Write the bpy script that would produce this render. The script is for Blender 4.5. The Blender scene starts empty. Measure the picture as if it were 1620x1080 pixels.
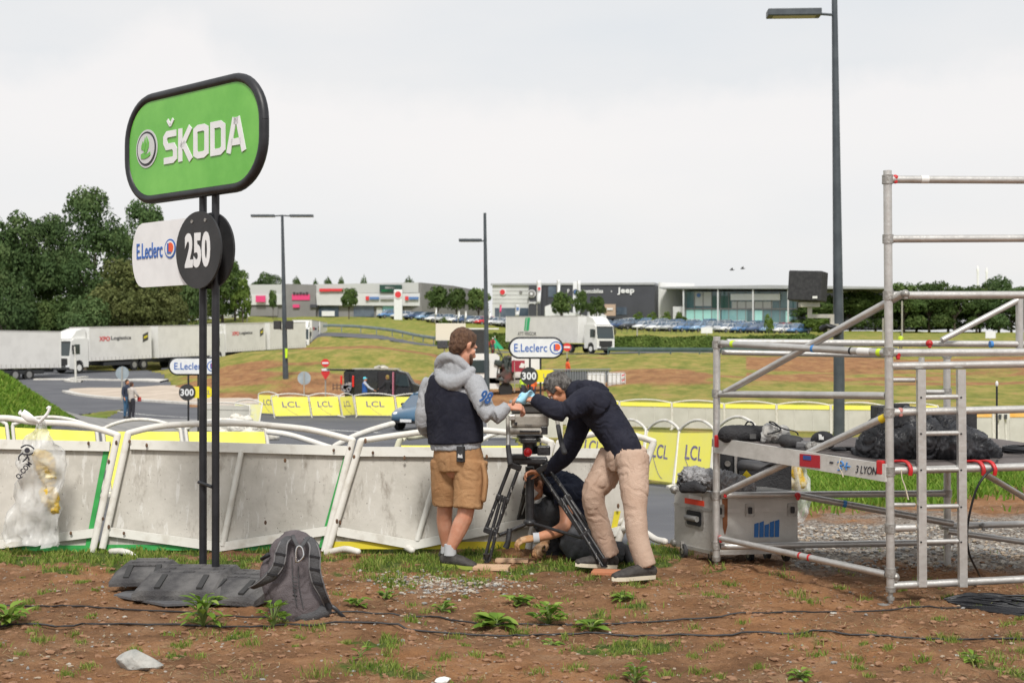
import bpy, bmesh, math, random
import numpy as np
from mathutils import Vector, Matrix, Quaternion
from mathutils.bvhtree import BVHTree
R = math.radians
random.seed(7)
rng = np.random.default_rng(7)
scene = bpy.context.scene
C = scene.collection
# ------------------------------------------------------------------ camera
F, HOR, EYE = 2000.0, 552.0, 1.6
cam_d = bpy.data.cameras.new('camera'); cam = bpy.data.objects.new('camera', cam_d); C.objects.link(cam)
scene.camera = cam
cam.location = (0, 0, EYE); cam.rotation_euler = (R(90), 0, 0)
cam_d.sensor_width = 36; cam_d.lens = F / 1620 * 36
cam_d.shift_y = (HOR - 540) / 1620
cam_d.clip_start = 0.1; cam_d.clip_end = 8000
cam_d.dof.use_dof = True; cam_d.dof.focus_distance = 9.3; cam_d.dof.aperture_fstop = 4.2
# ------------------------------------------------------------------ world, sun, exposure
SUN_EL, SUN_AZ = R(50), R(176)      # azimuth clockwise from +y; light comes from behind the camera
world = bpy.data.worlds.new('World'); scene.world = world; world.use_nodes = True
wt = world.node_tree; wt.nodes.clear()
def wn(t, **k):
    n = wt.nodes.new(t)
    for a, b in k.items(): setattr(n, a, b)
    return n
sky = wn('ShaderNodeTexSky', sky_type='NISHITA', sun_disc=False, sun_elevation=SUN_EL, sun_rotation=SUN_AZ)
sky.air_density = 1.2; sky.dust_density = 2.5
bg1 = wn('ShaderNodeBackground'); bg1.inputs[1].default_value = 0.10
wt.links.new(sky.outputs[0], bg1.inputs[0])
tc = wn('ShaderNodeTexCoord'); sep = wn('ShaderNodeSeparateXYZ')
wt.links.new(tc.outputs['Generated'], sep.inputs[0])
def wm(op, a, b=None, c=None, clamp=False):
    n = wn('ShaderNodeMath', operation=op); n.use_clamp = clamp
    for i, v in enumerate((a, b, c)):
        if v is None: continue
        if isinstance(v, (int, float)): n.inputs[i].default_value = v
        else: wt.links.new(v, n.inputs[i])
    return n.outputs[0]
az = wm('ARCTAN2', sep.outputs[0], sep.outputs[1])
el = wm('ARCSINE', sep.outputs[2])
azn = wm('ADD', wm('MULTIPLY', az, 1.0), 0.5, clamp=True)
fc = wn('ShaderNodeFloatCurve'); cv = fc.mapping.curves[0]
pts = [(0.0, .50), (.117, .43), (.171, .455), (.208, .49), (.248, .52), (.275, .475), (.312, .44), (.365, .41), (.44, .40), (.55, .41), (.75, .43), (1, .45)]
cv.points[0].location = pts[0]; cv.points[1].location = pts[-1]
for p in pts[1:-1]: cv.points.new(*p)
fc.mapping.update(); wt.links.new(azn, fc.inputs['Value'])
n1 = wn('ShaderNodeTexNoise'); n1.inputs['Scale'].default_value = 22; n1.inputs['Detail'].default_value = 6; n1.inputs['Roughness'].default_value = .55
n2 = wn('ShaderNodeTexNoise'); n2.inputs['Scale'].default_value = 3.2; n2.inputs['Detail'].default_value = 5
mp = wn('ShaderNodeMapping'); mp.inputs['Scale'].default_value = (1, 1, 3.2)
wt.links.new(tc.outputs['Generated'], mp.inputs[0]); wt.links.new(mp.outputs[0], n2.inputs[0]); wt.links.new(tc.outputs['Generated'], n1.inputs[0])
edge = wm('ADD', wm('MULTIPLY', fc.outputs[0], .5), wm('MULTIPLY', wm('SUBTRACT', n1.outputs[0], .5), .05))
cm = wm('MULTIPLY', wm('SUBTRACT', edge, el), 38.0, clamp=True)          # 1 inside the cumulus bank
fade = wm('MULTIPLY_ADD', el, 9.0, -.45, clamp=True)                     # bank dissolves toward the horizon
r = wn('ShaderNodeValToRGB')
r.color_ramp.elements[0].position = .32; r.color_ramp.elements[0].color = (.68, .70, .72, 1)
r.color_ramp.elements[1].position = .68; r.color_ramp.elements[1].color = (.76, .75, .745, 1)
wt.links.new(n2.outputs[0], r.inputs[0])
mx = wn('ShaderNodeMix', data_type='RGBA'); mx.inputs[7].default_value = (.83, .80, .785, 1)
fac = wm('MULTIPLY', wm('MULTIPLY', cm, fade), .75)
wt.links.new(fac, mx.inputs[0]); wt.links.new(r.outputs[0], mx.inputs[6])
bg2 = wn('ShaderNodeBackground'); bg2.inputs[1].default_value = 1.0
wt.links.new(mx.outputs[2], bg2.inputs[0])
ms = wn('ShaderNodeMixShader'); ms.inputs[0].default_value = .93
wo = wn('ShaderNodeOutputWorld')
wt.links.new(bg1.outputs[0], ms.inputs[1]); wt.links.new(bg2.outputs[0], ms.inputs[2]); wt.links.new(ms.outputs[0], wo.inputs[0])
sl = bpy.data.lights.new('sun', 'SUN'); so = bpy.data.objects.new('sun', sl); C.objects.link(so)
sl.energy = 2.7; sl.angle = R(11); sl.color = (1, .96, .9)
sd = Vector((math.sin(SUN_AZ) * math.cos(SUN_EL), math.cos(SUN_AZ) * math.cos(SUN_EL), math.sin(SUN_EL)))
so.rotation_euler = sd.to_track_quat('Z', 'Y').to_euler(); so.location = (0, 0, 30)
vs = scene.view_settings; vs.view_transform = 'Standard'; vs.look = 'None'; vs.exposure = 0.25; vs.gamma = 1
# ------------------------------------------------------------------ helpers
def P(px, py, d): return Vector(((px - 810) / F * d, d, EYE - (py - HOR) / F * d))
def onvp(px, py, g1, g2):
    """point seen at px,py on the vertical plane through ground points g1,g2"""
    k = (px - 810) / F; (x1, y1), (x2, y2) = g1, g2
    dx, dy = x2 - x1, y2 - y1
    t = (k * y1 - x1) / (dx - k * dy); y = y1 + t * dy
    return Vector((x1 + t * dx, y, EYE - (py - HOR) / F * y))
def hash2(i, j, s=0):
    h = (i.astype(np.int64) * 374761393 + j.astype(np.int64) * 668265263 + s * 974634777) & 0xffffffff
    h = ((h ^ (h >> 13)) * 1274126177) & 0xffffffff
    return ((h ^ (h >> 16)) & 0xffff) / 65535.0
def vn(x, y, s=0):
    x = np.asarray(x, float); y = np.asarray(y, float)
    i = np.floor(x); j = np.floor(y); fx = x - i; fy = y - j
    fx = fx * fx * (3 - 2 * fx); fy = fy * fy * (3 - 2 * fy)
    a = hash2(i, j, s); b = hash2(i + 1, j, s); c = hash2(i, j + 1, s); d = hash2(i + 1, j + 1, s)
    return a + (b - a) * fx + (c - a) * fy + (a - b - c + d) * fx * fy
def fbm(x, y, s=0, o=4):
    t = 0; a = .5; n = 0
    for k in range(o):
        t = t + a * vn(x * 2 ** k, y * 2 ** k, s + k); n += a; a *= .5
    return t / n
def fbm3(p, sc, s=0):
    x, y, z = p[:, 0] * sc, p[:, 1] * sc, p[:, 2] * sc
    return (fbm(x + z * .31, y + z * .83, s, 3) + fbm(x * .7 - y * .4 + 9, z + 5, s + 11, 3)) * .5
MATS = {}
def M(name, col=(.5, .5, .5), rough=.6, metal=0, col2=None, vs=4, vr=(.4, .62), bump=0, bs=40, detail=5, alpha=1, trans=0, emit=None, coat=0, stretch=(1, 1, 1), spec=.5, rnd=0, sss=0):
    if name in MATS: return MATS[name]
    m = bpy.data.materials.new(name); m.use_nodes = True; t = m.node_tree; b = t.nodes['Principled BSDF']
    b.inputs['Base Color'].default_value = (*col, 1); b.inputs['Roughness'].default_value = rough; b.inputs['Metallic'].default_value = metal
    b.inputs['Specular IOR Level'].default_value = spec
    if coat: b.inputs['Coat Weight'].default_value = coat
    if alpha < 1: b.inputs['Alpha'].default_value = alpha
    if trans: b.inputs['Transmission Weight'].default_value = trans
    if sss: b.inputs['Subsurface Weight'].default_value = sss; b.inputs['Subsurface Radius'].default_value = (.02, .008, .004)
    tcn = t.nodes.new('ShaderNodeTexCoord'); mpn = t.nodes.new('ShaderNodeMapping'); mpn.inputs['Scale'].default_value = stretch
    t.links.new(tcn.outputs['Object'], mpn.inputs[0])
    out = None
    if col2 is not None:
        n = t.nodes.new('ShaderNodeTexNoise'); n.inputs['Scale'].default_value = vs; n.inputs['Detail'].default_value = detail; n.inputs['Roughness'].default_value = .6
        t.links.new(mpn.outputs[0], n.inputs[0])
        r_ = t.nodes.new('ShaderNodeValToRGB'); r_.color_ramp.elements[0].position = vr[0]; r_.color_ramp.elements[1].position = vr[1]
        r_.color_ramp.elements[0].color = (*col, 1); r_.color_ramp.elements[1].color = (*col2, 1)
        t.links.new(n.outputs[0], r_.inputs[0]); out = r_.outputs[0]
        if rnd:
            oi = t.nodes.new('ShaderNodeObjectInfo'); hs = t.nodes.new('ShaderNodeHueSaturation')
            mr = t.nodes.new('ShaderNodeMapRange'); mr.inputs[3].default_value = 1 - rnd; mr.inputs[4].default_value = 1 + rnd
            t.links.new(oi.outputs['Random'], mr.inputs[0]); t.links.new(mr.outputs[0], hs.inputs['Value']); t.links.new(out, hs.inputs['Color']); out = hs.outputs[0]
        t.links.new(out, b.inputs['Base Color'])
    if bump:
        n = t.nodes.new('ShaderNodeTexNoise'); n.inputs['Scale'].default_value = bs; n.inputs['Detail'].default_value = 4
        t.links.new(mpn.outputs[0], n.inputs[0])
        bp = t.nodes.new('ShaderNodeBump'); bp.inputs['Strength'].default_value = bump; bp.inputs['Distance'].default_value = .02
        t.links.new(n.outputs[0], bp.inputs['Height']); t.links.new(bp.outputs[0], b.inputs['Normal'])
    if emit: b.inputs['Emission Color'].default_value = (*emit, 1); b.inputs['Emission Strength'].default_value = 1
    MATS[name] = m; return m
def thing(name, label, cat, loc=(0, 0, 0), rz=0, group=None):
    o = bpy.data.objects.new(name, None); C.objects.link(o); o.location = loc; o.rotation_euler = (0, 0, rz)
    o.empty_display_size = .1
    o['label'] = label; o['category'] = cat
    if group: o['group'] = group
    return o
def tag(o, label, cat, group=None, kind=None):
    if label: o['label'] = label
    if cat: o['category'] = cat
    if group: o['group'] = group
    if kind: o['kind'] = kind
    return o
def rootloc(p):
    v = Vector((0, 0, 0))
    while p is not None: v += Vector(p.location); p = p.parent
    return v
class MB:
    def __init__(s): s.starts = []; s.v = []; s.f = []; s.mi = []; s.sm = []; s.cur = 0
    def add(s, vs, fs, smooth=False):
        o = len(s.v); s.starts.append((o, len(s.f))); s.v += [tuple(p) for p in vs]; s.f += [tuple(i + o for i in f) for f in fs]
        s.mi += [s.cur] * len(fs); s.sm += [smooth] * len(fs); return s
    def box(s, c, size, rot=None, bev=0):
        x, y, z = size[0] / 2, size[1] / 2, size[2] / 2
        if bev:
            bm = bmesh.new(); bmesh.ops.create_cube(bm, size=1)
            bmesh.ops.scale(bm, vec=size, verts=bm.verts)
            bmesh.ops.bevel(bm, geom=bm.edges[:], offset=bev, segments=2, affect='EDGES', profile=.5)
            vs = [v.co.copy() for v in bm.verts]; bm.verts.index_update(); fs = [[v.index for v in f.verts] for f in bm.faces]; bm.free()
        else:
            vs = [Vector((a * x, b * y, d * z)) for a in (-1, 1) for b in (-1, 1) for d in (-1, 1)]
            fs = [(0, 1, 3, 2), (4, 6, 7, 5), (0, 4, 5, 1), (2, 3, 7, 6), (0, 2, 6, 4), (1, 5, 7, 3)]
        if rot is not None: vs = [rot @ p for p in vs]
        c = Vector(c); return s.add([p + c for p in vs], fs, False)
    def limb(s, pts, rad, side=(1, 0, 0), seg=12, sub=4, caps=True, smooth=True):
        """tube through pts, rad = r or (a along side, b across); rounded ends"""
        pts = [Vector(p) for p in pts]; rad = [(q, q) if isinstance(q, (int, float)) else tuple(q) for q in rad]
        n = len(pts); PP = []; RR = []
        if sub > 1 and n > 2:
            for i in range(n - 1):
                p0, p1, p2, p3 = pts[max(i - 1, 0)], pts[i], pts[i + 1], pts[min(i + 2, n - 1)]
                for k in range(sub):
                    t = k / sub; t2 = t * t; t3 = t2 * t
                    PP.append(.5 * ((2 * p1) + (p2 - p0) * t + (2 * p0 - 5 * p1 + 4 * p2 - p3) * t2 + (3 * p1 - p0 - 3 * p2 + p3) * t3))
                    w = t * t * (3 - 2 * t); RR.append((rad[i][0] * (1 - w) + rad[i + 1][0] * w, rad[i][1] * (1 - w) + rad[i + 1][1] * w))
            PP.append(pts[-1]); RR.append(rad[-1])
        else: PP, RR = pts, rad
        if caps == 'round':
            t0 = (PP[0] - PP[1]).normalized(); t1 = (PP[-1] - PP[-2]).normalized()
            r0 = min(RR[0]); r1 = min(RR[-1]); A = []; B = []; RA = []; RB = []
            for a in (80, 55, 28):
                A.append(PP[0] + t0 * r0 * math.sin(R(a))); RA.append((RR[0][0] * math.cos(R(a)), RR[0][1] * math.cos(R(a))))
            for a in (28, 55, 80):
                B.append(PP[-1] + t1 * r1 * math.sin(R(a))); RB.append((RR[-1][0] * math.cos(R(a)), RR[-1][1] * math.cos(R(a))))
            PP = A + PP + B; RR = RA + RR + RB
        m = len(PP); S = Vector(side); vs = []
        for i in range(m):
            T = (PP[min(i + 1, m - 1)] - PP[max(i - 1, 0)])
            T = T.normalized() if T.length > 1e-9 else Vector((0, 0, 1))
            a = S - T * S.dot(T)
            if a.length < .05: a = T.orthogonal()
            a.normalize(); b = T.cross(a); S = a if side is None else S
            for k in range(seg):
                w = 2 * math.pi * k / seg
                vs.append(PP[i] + a * (math.cos(w) * RR[i][0]) + b * (math.sin(w) * RR[i][1]))
        fs = [(i * seg + k, i * seg + (k + 1) % seg, (i + 1) * seg + (k + 1) % seg, (i + 1) * seg + k) for i in range(m - 1) for k in range(seg)]
        if caps == 'round': fs += [tuple(range(seg - 1, -1, -1)), tuple(range((m - 1) * seg, m * seg))]
        elif caps:
            q = len(vs); vs += vs[:seg] + vs[(m - 1) * seg:]; fs += [tuple(range(q + seg - 1, q - 1, -1)), tuple(range(q + seg, q + 2 * seg))]
        return s.add(vs, fs, smooth)
    def tube(s, a, b, r, seg=10, r2=None):
        return s.limb([a, b], [r, r if r2 is None else r2], side=(.3, .5, .8), seg=seg, sub=1)
    def cyl(s, c, ax, r, h, seg=16, r2=None):
        c = Vector(c); ax = Vector(ax).normalized() * h / 2
        return s.tube(c - ax, c + ax, r, seg, r2)
    def ell(s, c, r, rot=None, seg=14, ring=9):
        vs = [Vector((0, 0, -1))]; fs = []
        for i in range(1, ring):
            a = -math.pi / 2 + math.pi * i / ring
            for k in range(seg): w = 2 * math.pi * k / seg; vs.append(Vector((math.cos(a) * math.cos(w), math.cos(a) * math.sin(w), math.sin(a))))
        vs.append(Vector((0, 0, 1))); n = len(vs) - 1
        for k in range(seg):
            fs.append((0, 1 + (k + 1) % seg, 1 + k)); fs.append((n, n - seg + k, n - seg + (k + 1) % seg))
            for i in range(ring - 2): a = 1 + i * seg; fs.append((a + k, a + (k + 1) % seg, a + seg + (k + 1) % seg, a + seg + k))
        if isinstance(r, (int, float)): r = (r, r, r)
        vs = [Vector((p.x * r[0], p.y * r[1], p.z * r[2])) for p in vs]
        if rot is not None: vs = [rot @ p for p in vs]
        c = Vector(c); return s.add([p + c for p in vs], fs, True)
    def prism(s, poly, o, xd, yd, depth, smooth=False):
        """poly [(a,b)] in the plane o + a*xd + b*yd, thickness depth along xd x yd (centred)"""
        o = Vector(o); xd = Vector(xd); yd = Vector(yd); n = xd.cross(yd).normalized() * depth / 2; k = len(poly)
        vs = [o + xd * a + yd * b + n for a, b in poly] + [o + xd * a + yd * b - n for a, b in poly]
        fs = [tuple(range(k)), tuple(range(2 * k - 1, k - 1, -1))] + [(i, k + i, k + (i + 1) % k, (i + 1) % k) for i in range(k)]
        return s.add(vs, fs, smooth)
    def quad(s, a, b, c, d, th=0.0):
        a, b, c, d = map(Vector, (a, b, c, d))
        if not th: return s.add([a, b, c, d], [(0, 1, 2, 3)])
        n = (b - a).cross(d - a).normalized() * th / 2
        return s.add([a + n, b + n, c + n, d + n, a - n, b - n, c - n, d - n], [(0, 1, 2, 3), (7, 6, 5, 4), (0, 4, 5, 1), (1, 5, 6, 2), (2, 6, 7, 3), (3, 7, 4, 0)])
    def sep(s, name, mat, parent=None):
        """each primitive added becomes an object of its own"""
        out = []; a = s.starts + [(len(s.v), len(s.f))]
        for (v0, f0), (v1, f1) in zip(a[:-1], a[1:]):
            out.append(mkobj(name, np.array(s.v[v0:v1], float), [tuple(i - v0 for i in f) for f in s.f[f0:f1]], mat, parent, s.sm[f0:f1]))
        return out
    def build(s, name, mat, parent=None, solid=False):
        o = mkobj(name, np.array(s.v, float), s.f, mat, parent, s.sm, s.mi)
        return o
def mkobj(name, V, Fc, mat, parent=None, smooth=False, mi=None):
    if parent is not None:
        l = rootloc(parent); V = np.asarray(V, float) - np.array([l.x, l.y, l.z])
    me = bpy.data.meshes.new(name); me.from_pydata([tuple(p) for p in V], [], [tuple(f) for f in Fc]) if not isinstance(Fc, np.ndarray) else fast_mesh(me, V, Fc)
    if smooth is True: me.polygons.foreach_set('use_smooth', [True] * len(me.polygons))
    elif smooth: me.polygons.foreach_set('use_smooth', smooth)
    for q in (mat if isinstance(mat, (list, tuple)) else [mat]): me.materials.append(q)
    if mi is not None and isinstance(mat, (list, tuple)): me.polygons.foreach_set('material_index', mi)
    me.update()
    o = bpy.data.objects.new(name, me); C.objects.link(o); o.parent = parent
    return o
def fast_mesh(me, V, Fc):
    n, k = Fc.shape
    me.vertices.add(len(V)); me.vertices.foreach_set('co', np.ascontiguousarray(V, dtype=np.float32).ravel())
    me.loops.add(n * k); me.loops.foreach_set('vertex_index', Fc.astype(np.int32).ravel())
    me.polygons.add(n); me.polygons.foreach_set('loop_start', np.arange(0, n * k, k, dtype=np.int32))
    me.update(calc_edges=True)
def blob(name, mb, mat, parent, voxel=.008, smooth=6, fold=0, fsc=(14, 14, 5), dec=None, fold2=0):
    """weld overlapping limbs into one continuous surface, then wrinkle it"""
    me = bpy.data.meshes.new('t'); me.from_pydata(mb.v, [], mb.f); me.update()
    bm = bmesh.new(); bm.from_mesh(me); bmesh.ops.remove_doubles(bm, verts=bm.verts, dist=1e-6); bm.to_mesh(me); bm.free()
    t = bpy.data.objects.new('t', me); C.objects.link(t)
    m = t.modifiers.new('r', 'REMESH'); m.mode = 'VOXEL'; m.voxel_size = voxel
    m = t.modifiers.new('s', 'SMOOTH'); m.factor = .6; m.iterations = smooth
    dg = bpy.context.evaluated_depsgraph_get(); e = t.evaluated_get(dg); mm = bpy.data.meshes.new_from_object(e)
    n = len(mm.vertices); V = np.empty(n * 3, np.float32); mm.vertices.foreach_get('co', V); V = V.reshape(-1, 3).astype(float)
    if fold:
        N = np.empty(n * 3, np.float32); mm.vertices.foreach_get('normal', N); N = N.reshape(-1, 3)
        q = V * np.array(fsc) / 10.0
        w = fbm3(q + (fbm3(V, 6, 3)[:, None] - .5) * 1.2, 10, 5)
        w = 1 - np.abs(w * 2 - 1) * 2.6
        V = V + N * (w[:, None] * fold)
        if fold2: V = V + N * ((fbm3(V, 60, 8) - .5)[:, None] * fold2)
    l = rootloc(parent); V = V - np.array([l.x, l.y, l.z])
    mm.vertices.foreach_set('co', V.astype(np.float32).ravel()); mm.polygons.foreach_set('use_smooth', [True] * len(mm.polygons))
    mm.materials.clear(); mm.materials.append(mat); mm.update(); mm.name = name
    bpy.data.objects.remove(t); bpy.data.meshes.remove(me)
    o = bpy.data.objects.new(name, mm); C.objects.link(o); o.parent = parent
    return o
def copy_tree(o, parent=None):
    c = o.copy(); C.objects.link(c); c.parent = parent
    for ch in list(o.children): copy_tree(ch, c)
    return c
def text(name, s, mat, parent, o, xd, up, w=None, h=None, off=0.0, depth=.002, bold=0.0, shear=0):
    """lettering centred at o, baseline along xd, fitted into w x h; stands proud by depth"""
    cu = bpy.data.curves.new('t', 'FONT'); cu.body = s; cu.size = 1; cu.offset = bold; cu.extrude = .01; cu.resolution_u = 4; cu.shear = shear
    cu.space_character = 1 + bold * 2.2
    t = bpy.data.objects.new('t', cu); C.objects.link(t)
    dg = bpy.context.evaluated_depsgraph_get(); mm = bpy.data.meshes.new_from_object(t.evaluated_get(dg))
    V = np.empty(len(mm.vertices) * 3, np.float32); mm.vertices.foreach_get('co', V); V = V.reshape(-1, 3)
    lo, hi = V.min(0), V.max(0); sz = hi - lo
    sx = (w / sz[0]) if w else (h / sz[1]); sy = (h / sz[1]) if h else sx
    xd = np.array(Vector(xd).normalized()); up = np.array(Vector(up).normalized()); nn = np.cross(xd, up)
    q = (V - (lo + hi) / 2)
    W = np.array(o)[None] + np.outer(q[:, 0] * sx, xd) + np.outer(q[:, 1] * sy, up) + np.outer(q[:, 2] / .01 * depth / 2 + off, nn)
    l = rootloc(parent); W = W - np.array([l.x, l.y, l.z])
    mm.vertices.foreach_set('co', W.astype(np.float32).ravel()); mm.materials.clear(); mm.materials.append(mat); mm.update(); mm.name = name
    bpy.data.objects.remove(t); bpy.data.curves.remove(cu)
    ob = bpy.data.objects.new(name, mm); C.objects.link(ob); ob.parent = parent
    return ob
def circ(r, n=32, cx=0, cy=0, ry=None, a0=0, a1=2 * math.pi):
    full = abs(a1 - a0 - 2 * math.pi) < 1e-6
    return [(cx + r * math.cos(a0 + (a1 - a0) * k / (n if full else n - 1)), cy + (ry or r) * math.sin(a0 + (a1 - a0) * k / (n if full else n - 1))) for k in range(n)]
def rrect(w, h, r, n=8):
    p = []
    for cx, cy, a in ((w / 2 - r, h / 2 - r, 0), (-w / 2 + r, h / 2 - r, 90), (-w / 2 + r, -h / 2 + r, 180), (w / 2 - r, -h / 2 + r, 270)):
        for k in range(n + 1): t = R(a + 90 * k / n); p.append((cx + r * math.cos(t), cy + r * math.sin(t)))
    return p
def stroke(mb, pts, w, o, xd, up, depth=.003, closed=False):
    """thick polyline with mitred corners, as a solid ribbon"""
    p = [Vector((a, b)) for a, b in pts]; n = len(p); L = []; Rr = []
    for i in range(n):
        a = p[i - 1] if (i or closed) else None; b = p[(i + 1) % n] if (i < n - 1 or closed) else None
        d1 = (p[i] - a).normalized() if a is not None else None; d2 = (b - p[i]).normalized() if b is not None else None
        d1 = d1 or d2; d2 = d2 or d1
        n1 = Vector((-d1.y, d1.x)); n2 = Vector((-d2.y, d2.x)); m = (n1 + n2)
        m = m.normalized() if m.length > 1e-6 else n1
        k = w / 2 / max(.4, m.dot(n1)); L.append(p[i] + m * k); Rr.append(p[i] - m * k)
    rngi = range(n if closed else n - 1)
    for i in rngi:
        j = (i + 1) % n
        mb.prism([tuple(Rr[i]), tuple(Rr[j]), tuple(L[j]), tuple(L[i])], o, xd, up, depth)
# ------------------------------------------------------------------ terrain
CU = np.array([-400, 0, 130, 200, 260, 330, 400, 470, 500, 600, 680, 740, 800, 860, 920, 1000, 1150, 1300, 1450, 1620, 2000], float)
def row(*a): return np.interp(CU, [p for p, _ in a], [z for _, z in a])
TB = [
 (2, row((0, 0))), (9.8, row((0, 0))),
 (10.6, row((0, -.03), (1150, -.03), (1400, -.06), (1620, -.1))),
 (13, row((0, -.2), (1150, -.2), (1300, -.17), (1620, -.12))),
 (18.5, row((-400, -.2), (0, -.5), (130, -.55), (1150, -.55), (1300, -.35), (1450, -.25), (1620, -.2))),
 (22, row((-400, .8), (0, .0), (130, -.8), (200, -.85), (1150, -.85), (1300, -.6), (1450, -.45), (1620, -.4))),
 (30, row((-400, 2.2), (0, 1.05), (70, .3), (130, -.45), (200, -1.1), (260, -1.2), (1150, -1.2), (1620, -1.0))),
 (40, row((-400, 2.2), (0, .85), (70, .1), (130, -.8), (200, -1.35), (260, -1.45), (1150, -1.5), (1620, -1.45))),
 (50, row((-400, 1.5), (0, -.3), (130, -1.45), (200, -1.55), (1620, -1.55))),
 (60, row((-400, -1), (0, -1.3), (130, -1.5), (200, -1.55), (800, -1.55), (920, -1.5), (1000, -1.4), (1150, -1.3), (1300, -1.2), (1620, -1.1))),
 (70, row((-400, -1.4), (0, -1.5), (860, -1.55), (920, -1.4), (1000, -1.0), (1150, -.85), (1620, -.7))),
 (80, row((-400, -1.4), (260, -1.5), (800, -1.4), (860, -1.2), (920, -.9), (1000, -.4), (1620, -.3))),
 (90, row((-400, -1.2), (200, -1.4), (260, -1.2), (330, -.6), (400, -.3), (500, 0), (600, 0), (680, -.3), (740, -1.0), (800, -1.1), (860, -.8), (920, -.2), (1000, .2), (1620, .4))),
 (105, row((-400, -.9), (200, -.95), (260, -.3), (330, .9), (400, 1.5), (500, 1.85), (600, 1.85), (680, 1.2), (740, -.2), (800, -.6), (860, -.1), (920, .6), (1000, .95), (1620, 1.0))),
 (116, row((-400, -.5), (200, -.55), (260, -.45), (330, .7), (400, 1.3), (500, 1.7), (600, 1.9), (680, 1.4), (740, .3), (800, .2), (860, .5), (920, .9), (1620, 1.0))),
 (130, row((-400, -.3), (200, -.3), (260, -.25), (330, -.15), (400, .4), (500, 1.0), (600, 1.7), (680, 1.5), (740, 1.1), (1620, .9))),
 (150, row((-400, .2), (330, .2), (400, .25), (470, .5), (500, 1.5), (600, 2.1), (740, 1.7), (800, 1.4), (920, 1.1), (1000, 1.4), (1150, 1.6), (1620, 1.6))),
 (165, row((-400, .9), (400, .7), (470, 1.2), (500, 3.3), (600, 2.95), (680, 2.3), (740, 2.1), (920, 2.0), (1000, 2.4), (1620, 2.3))),
 (180, row((-400, 2), (330, 2.0), (400, 2.4), (470, 3.4), (500, 4.3), (600, 4.1), (680, 3.7), (740, 3.4), (1000, 3.4), (1620, 3.0))),
 (200, row((-400, 3), (400, 5.0), (500, 5.6), (600, 5.5), (680, 5.1), (800, 4.4), (1000, 4.3), (1300, 4.0), (1620, 3.8))),
 (220, row((-400, 4.2), (400, 6.6), (500, 6.8), (600, 6.8), (680, 6.4), (800, 5.8), (1000, 5.3), (1150, 5.1), (1300, 4.6), (1620, 4.4))),
 (240, row((-400, 5), (200, 6), (330, 7.4), (400, 7.8), (680, 7.7), (800, 7.2), (1000, 6.6), (1150, 6.2), (1300, 5), (1620, 4.6))),
 (320, row((-400, 5.5), (200, 7), (400, 8.2), (1000, 7), (1300, 5.5), (1620, 5))),
 (6000, row((0, 6))),
]
TD = np.log(np.array([t[0] for t in TB], float)); TZ = np.array([t[1] for t in TB])
def _bil(u, l):
    u = np.clip(u, CU[0], CU[-1] - 1e-6); l = np.clip(l, TD[0], TD[-1] - 1e-6)
    i = np.clip(np.searchsorted(CU, u, side='right') - 1, 0, len(CU) - 2); j = np.clip(np.searchsorted(TD, l, side='right') - 1, 0, len(TD) - 2)
    a = (u - CU[i]) / (CU[i + 1] - CU[i]); b = (l - TD[j]) / (TD[j + 1] - TD[j])
    return (TZ[j, i] * (1 - a) + TZ[j, i + 1] * a) * (1 - b) + (TZ[j + 1, i] * (1 - a) + TZ[j + 1, i + 1] * a) * b
def hz0(x, y):
    x = np.asarray(x, float); y = np.maximum(np.asarray(y, float), 2.1)
    u = 810 + F * x / y; l = np.log(y); s = 0
    for du, a in ((-22, 1), (0, 2), (22, 1)):
        for dl, b in ((-.03, 1), (0, 2), (.03, 1)): s = s + a * b * _bil(u + du, l + dl)
    return s / 16
# asphalt as a region of (bearing, distance)
AN = ([-300, 1000, 1040, 1100, 1150, 1160], [10.45, 10.45, 10.55, 10.9, 11.4, 22])       # near edge by bearing
AF = ([-300, 0, 70, 130, 200, 350, 420, 500, 640, 740, 770, 800, 850, 950, 1150], [18, 20, 23, 45, 67, 68, 70, 72, 74, 75, 70, 48, 31, 25, 22.3])
def asph(u, d):
    u = np.asarray(u, float); d = np.asarray(d, float)
    a = np.minimum(d - np.interp(u, *AN), np.interp(u, *AF) - d)
    a = np.where(u > 1150, -1, a)
    # ring road on the left with the lorries on it
    nb = np.interp(u, [-400, 0, 130, 200, 235, 300, 350], [52, 52, 60, 66, 66, 66, 66]); fb = np.interp(u, [-400, 0, 60, 130, 200, 235, 300, 350], [128, 126, 124, 122, 121, 120, 68, 67])
    b = np.minimum(d - nb, fb - d); b = np.where(u > 345, -1, b)
    return np.maximum(a, b)
def road2(u, d):  # the upper road, climbing right to left behind the mound
    c = np.interp(u, [255, 330, 420, 470, 500, 600, 690, 780, 860, 1000, 1700], [122, 134, 150, 161, 171, 168, 155, 140, 136, 140, 142])
    return 4.2 - np.abs(d - c)
def hz(x, y):
    x = np.asarray(x, float); y = np.asarray(y, float); yy = np.maximum(y, 2.1); u = 810 + F * x / yy
    z = hz0(x, y)
    return z
def gz(x, y):   # ground sheet itself (sunk beneath the asphalt, lumpy elsewhere)
    yy = np.maximum(y, 2.1); u = 810 + F * x / yy; z = hz0(x, y)
    a = np.maximum(asph(u, yy), road2(u, yy))
    near = np.clip((26 - yy) / 14, 0, 1)
    lump = (fbm(x * 1.1, y * 1.1, 1) - .5) * .10 + (fbm(x * 5, y * 7, 7, 4) - .5) * .055 + (fbm(x * 22, y * 26, 21, 3) - .5) * .034
    far = (fbm(x * .16, y * .16, 31) - .5) * np.clip((yy - 30) / 50, 0, 1) * .7
    out = np.clip(-a / .25, 0, 1)
    return z + (lump * near + far) * out - .16 * np.clip(a / .3, 0, 1)
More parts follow.
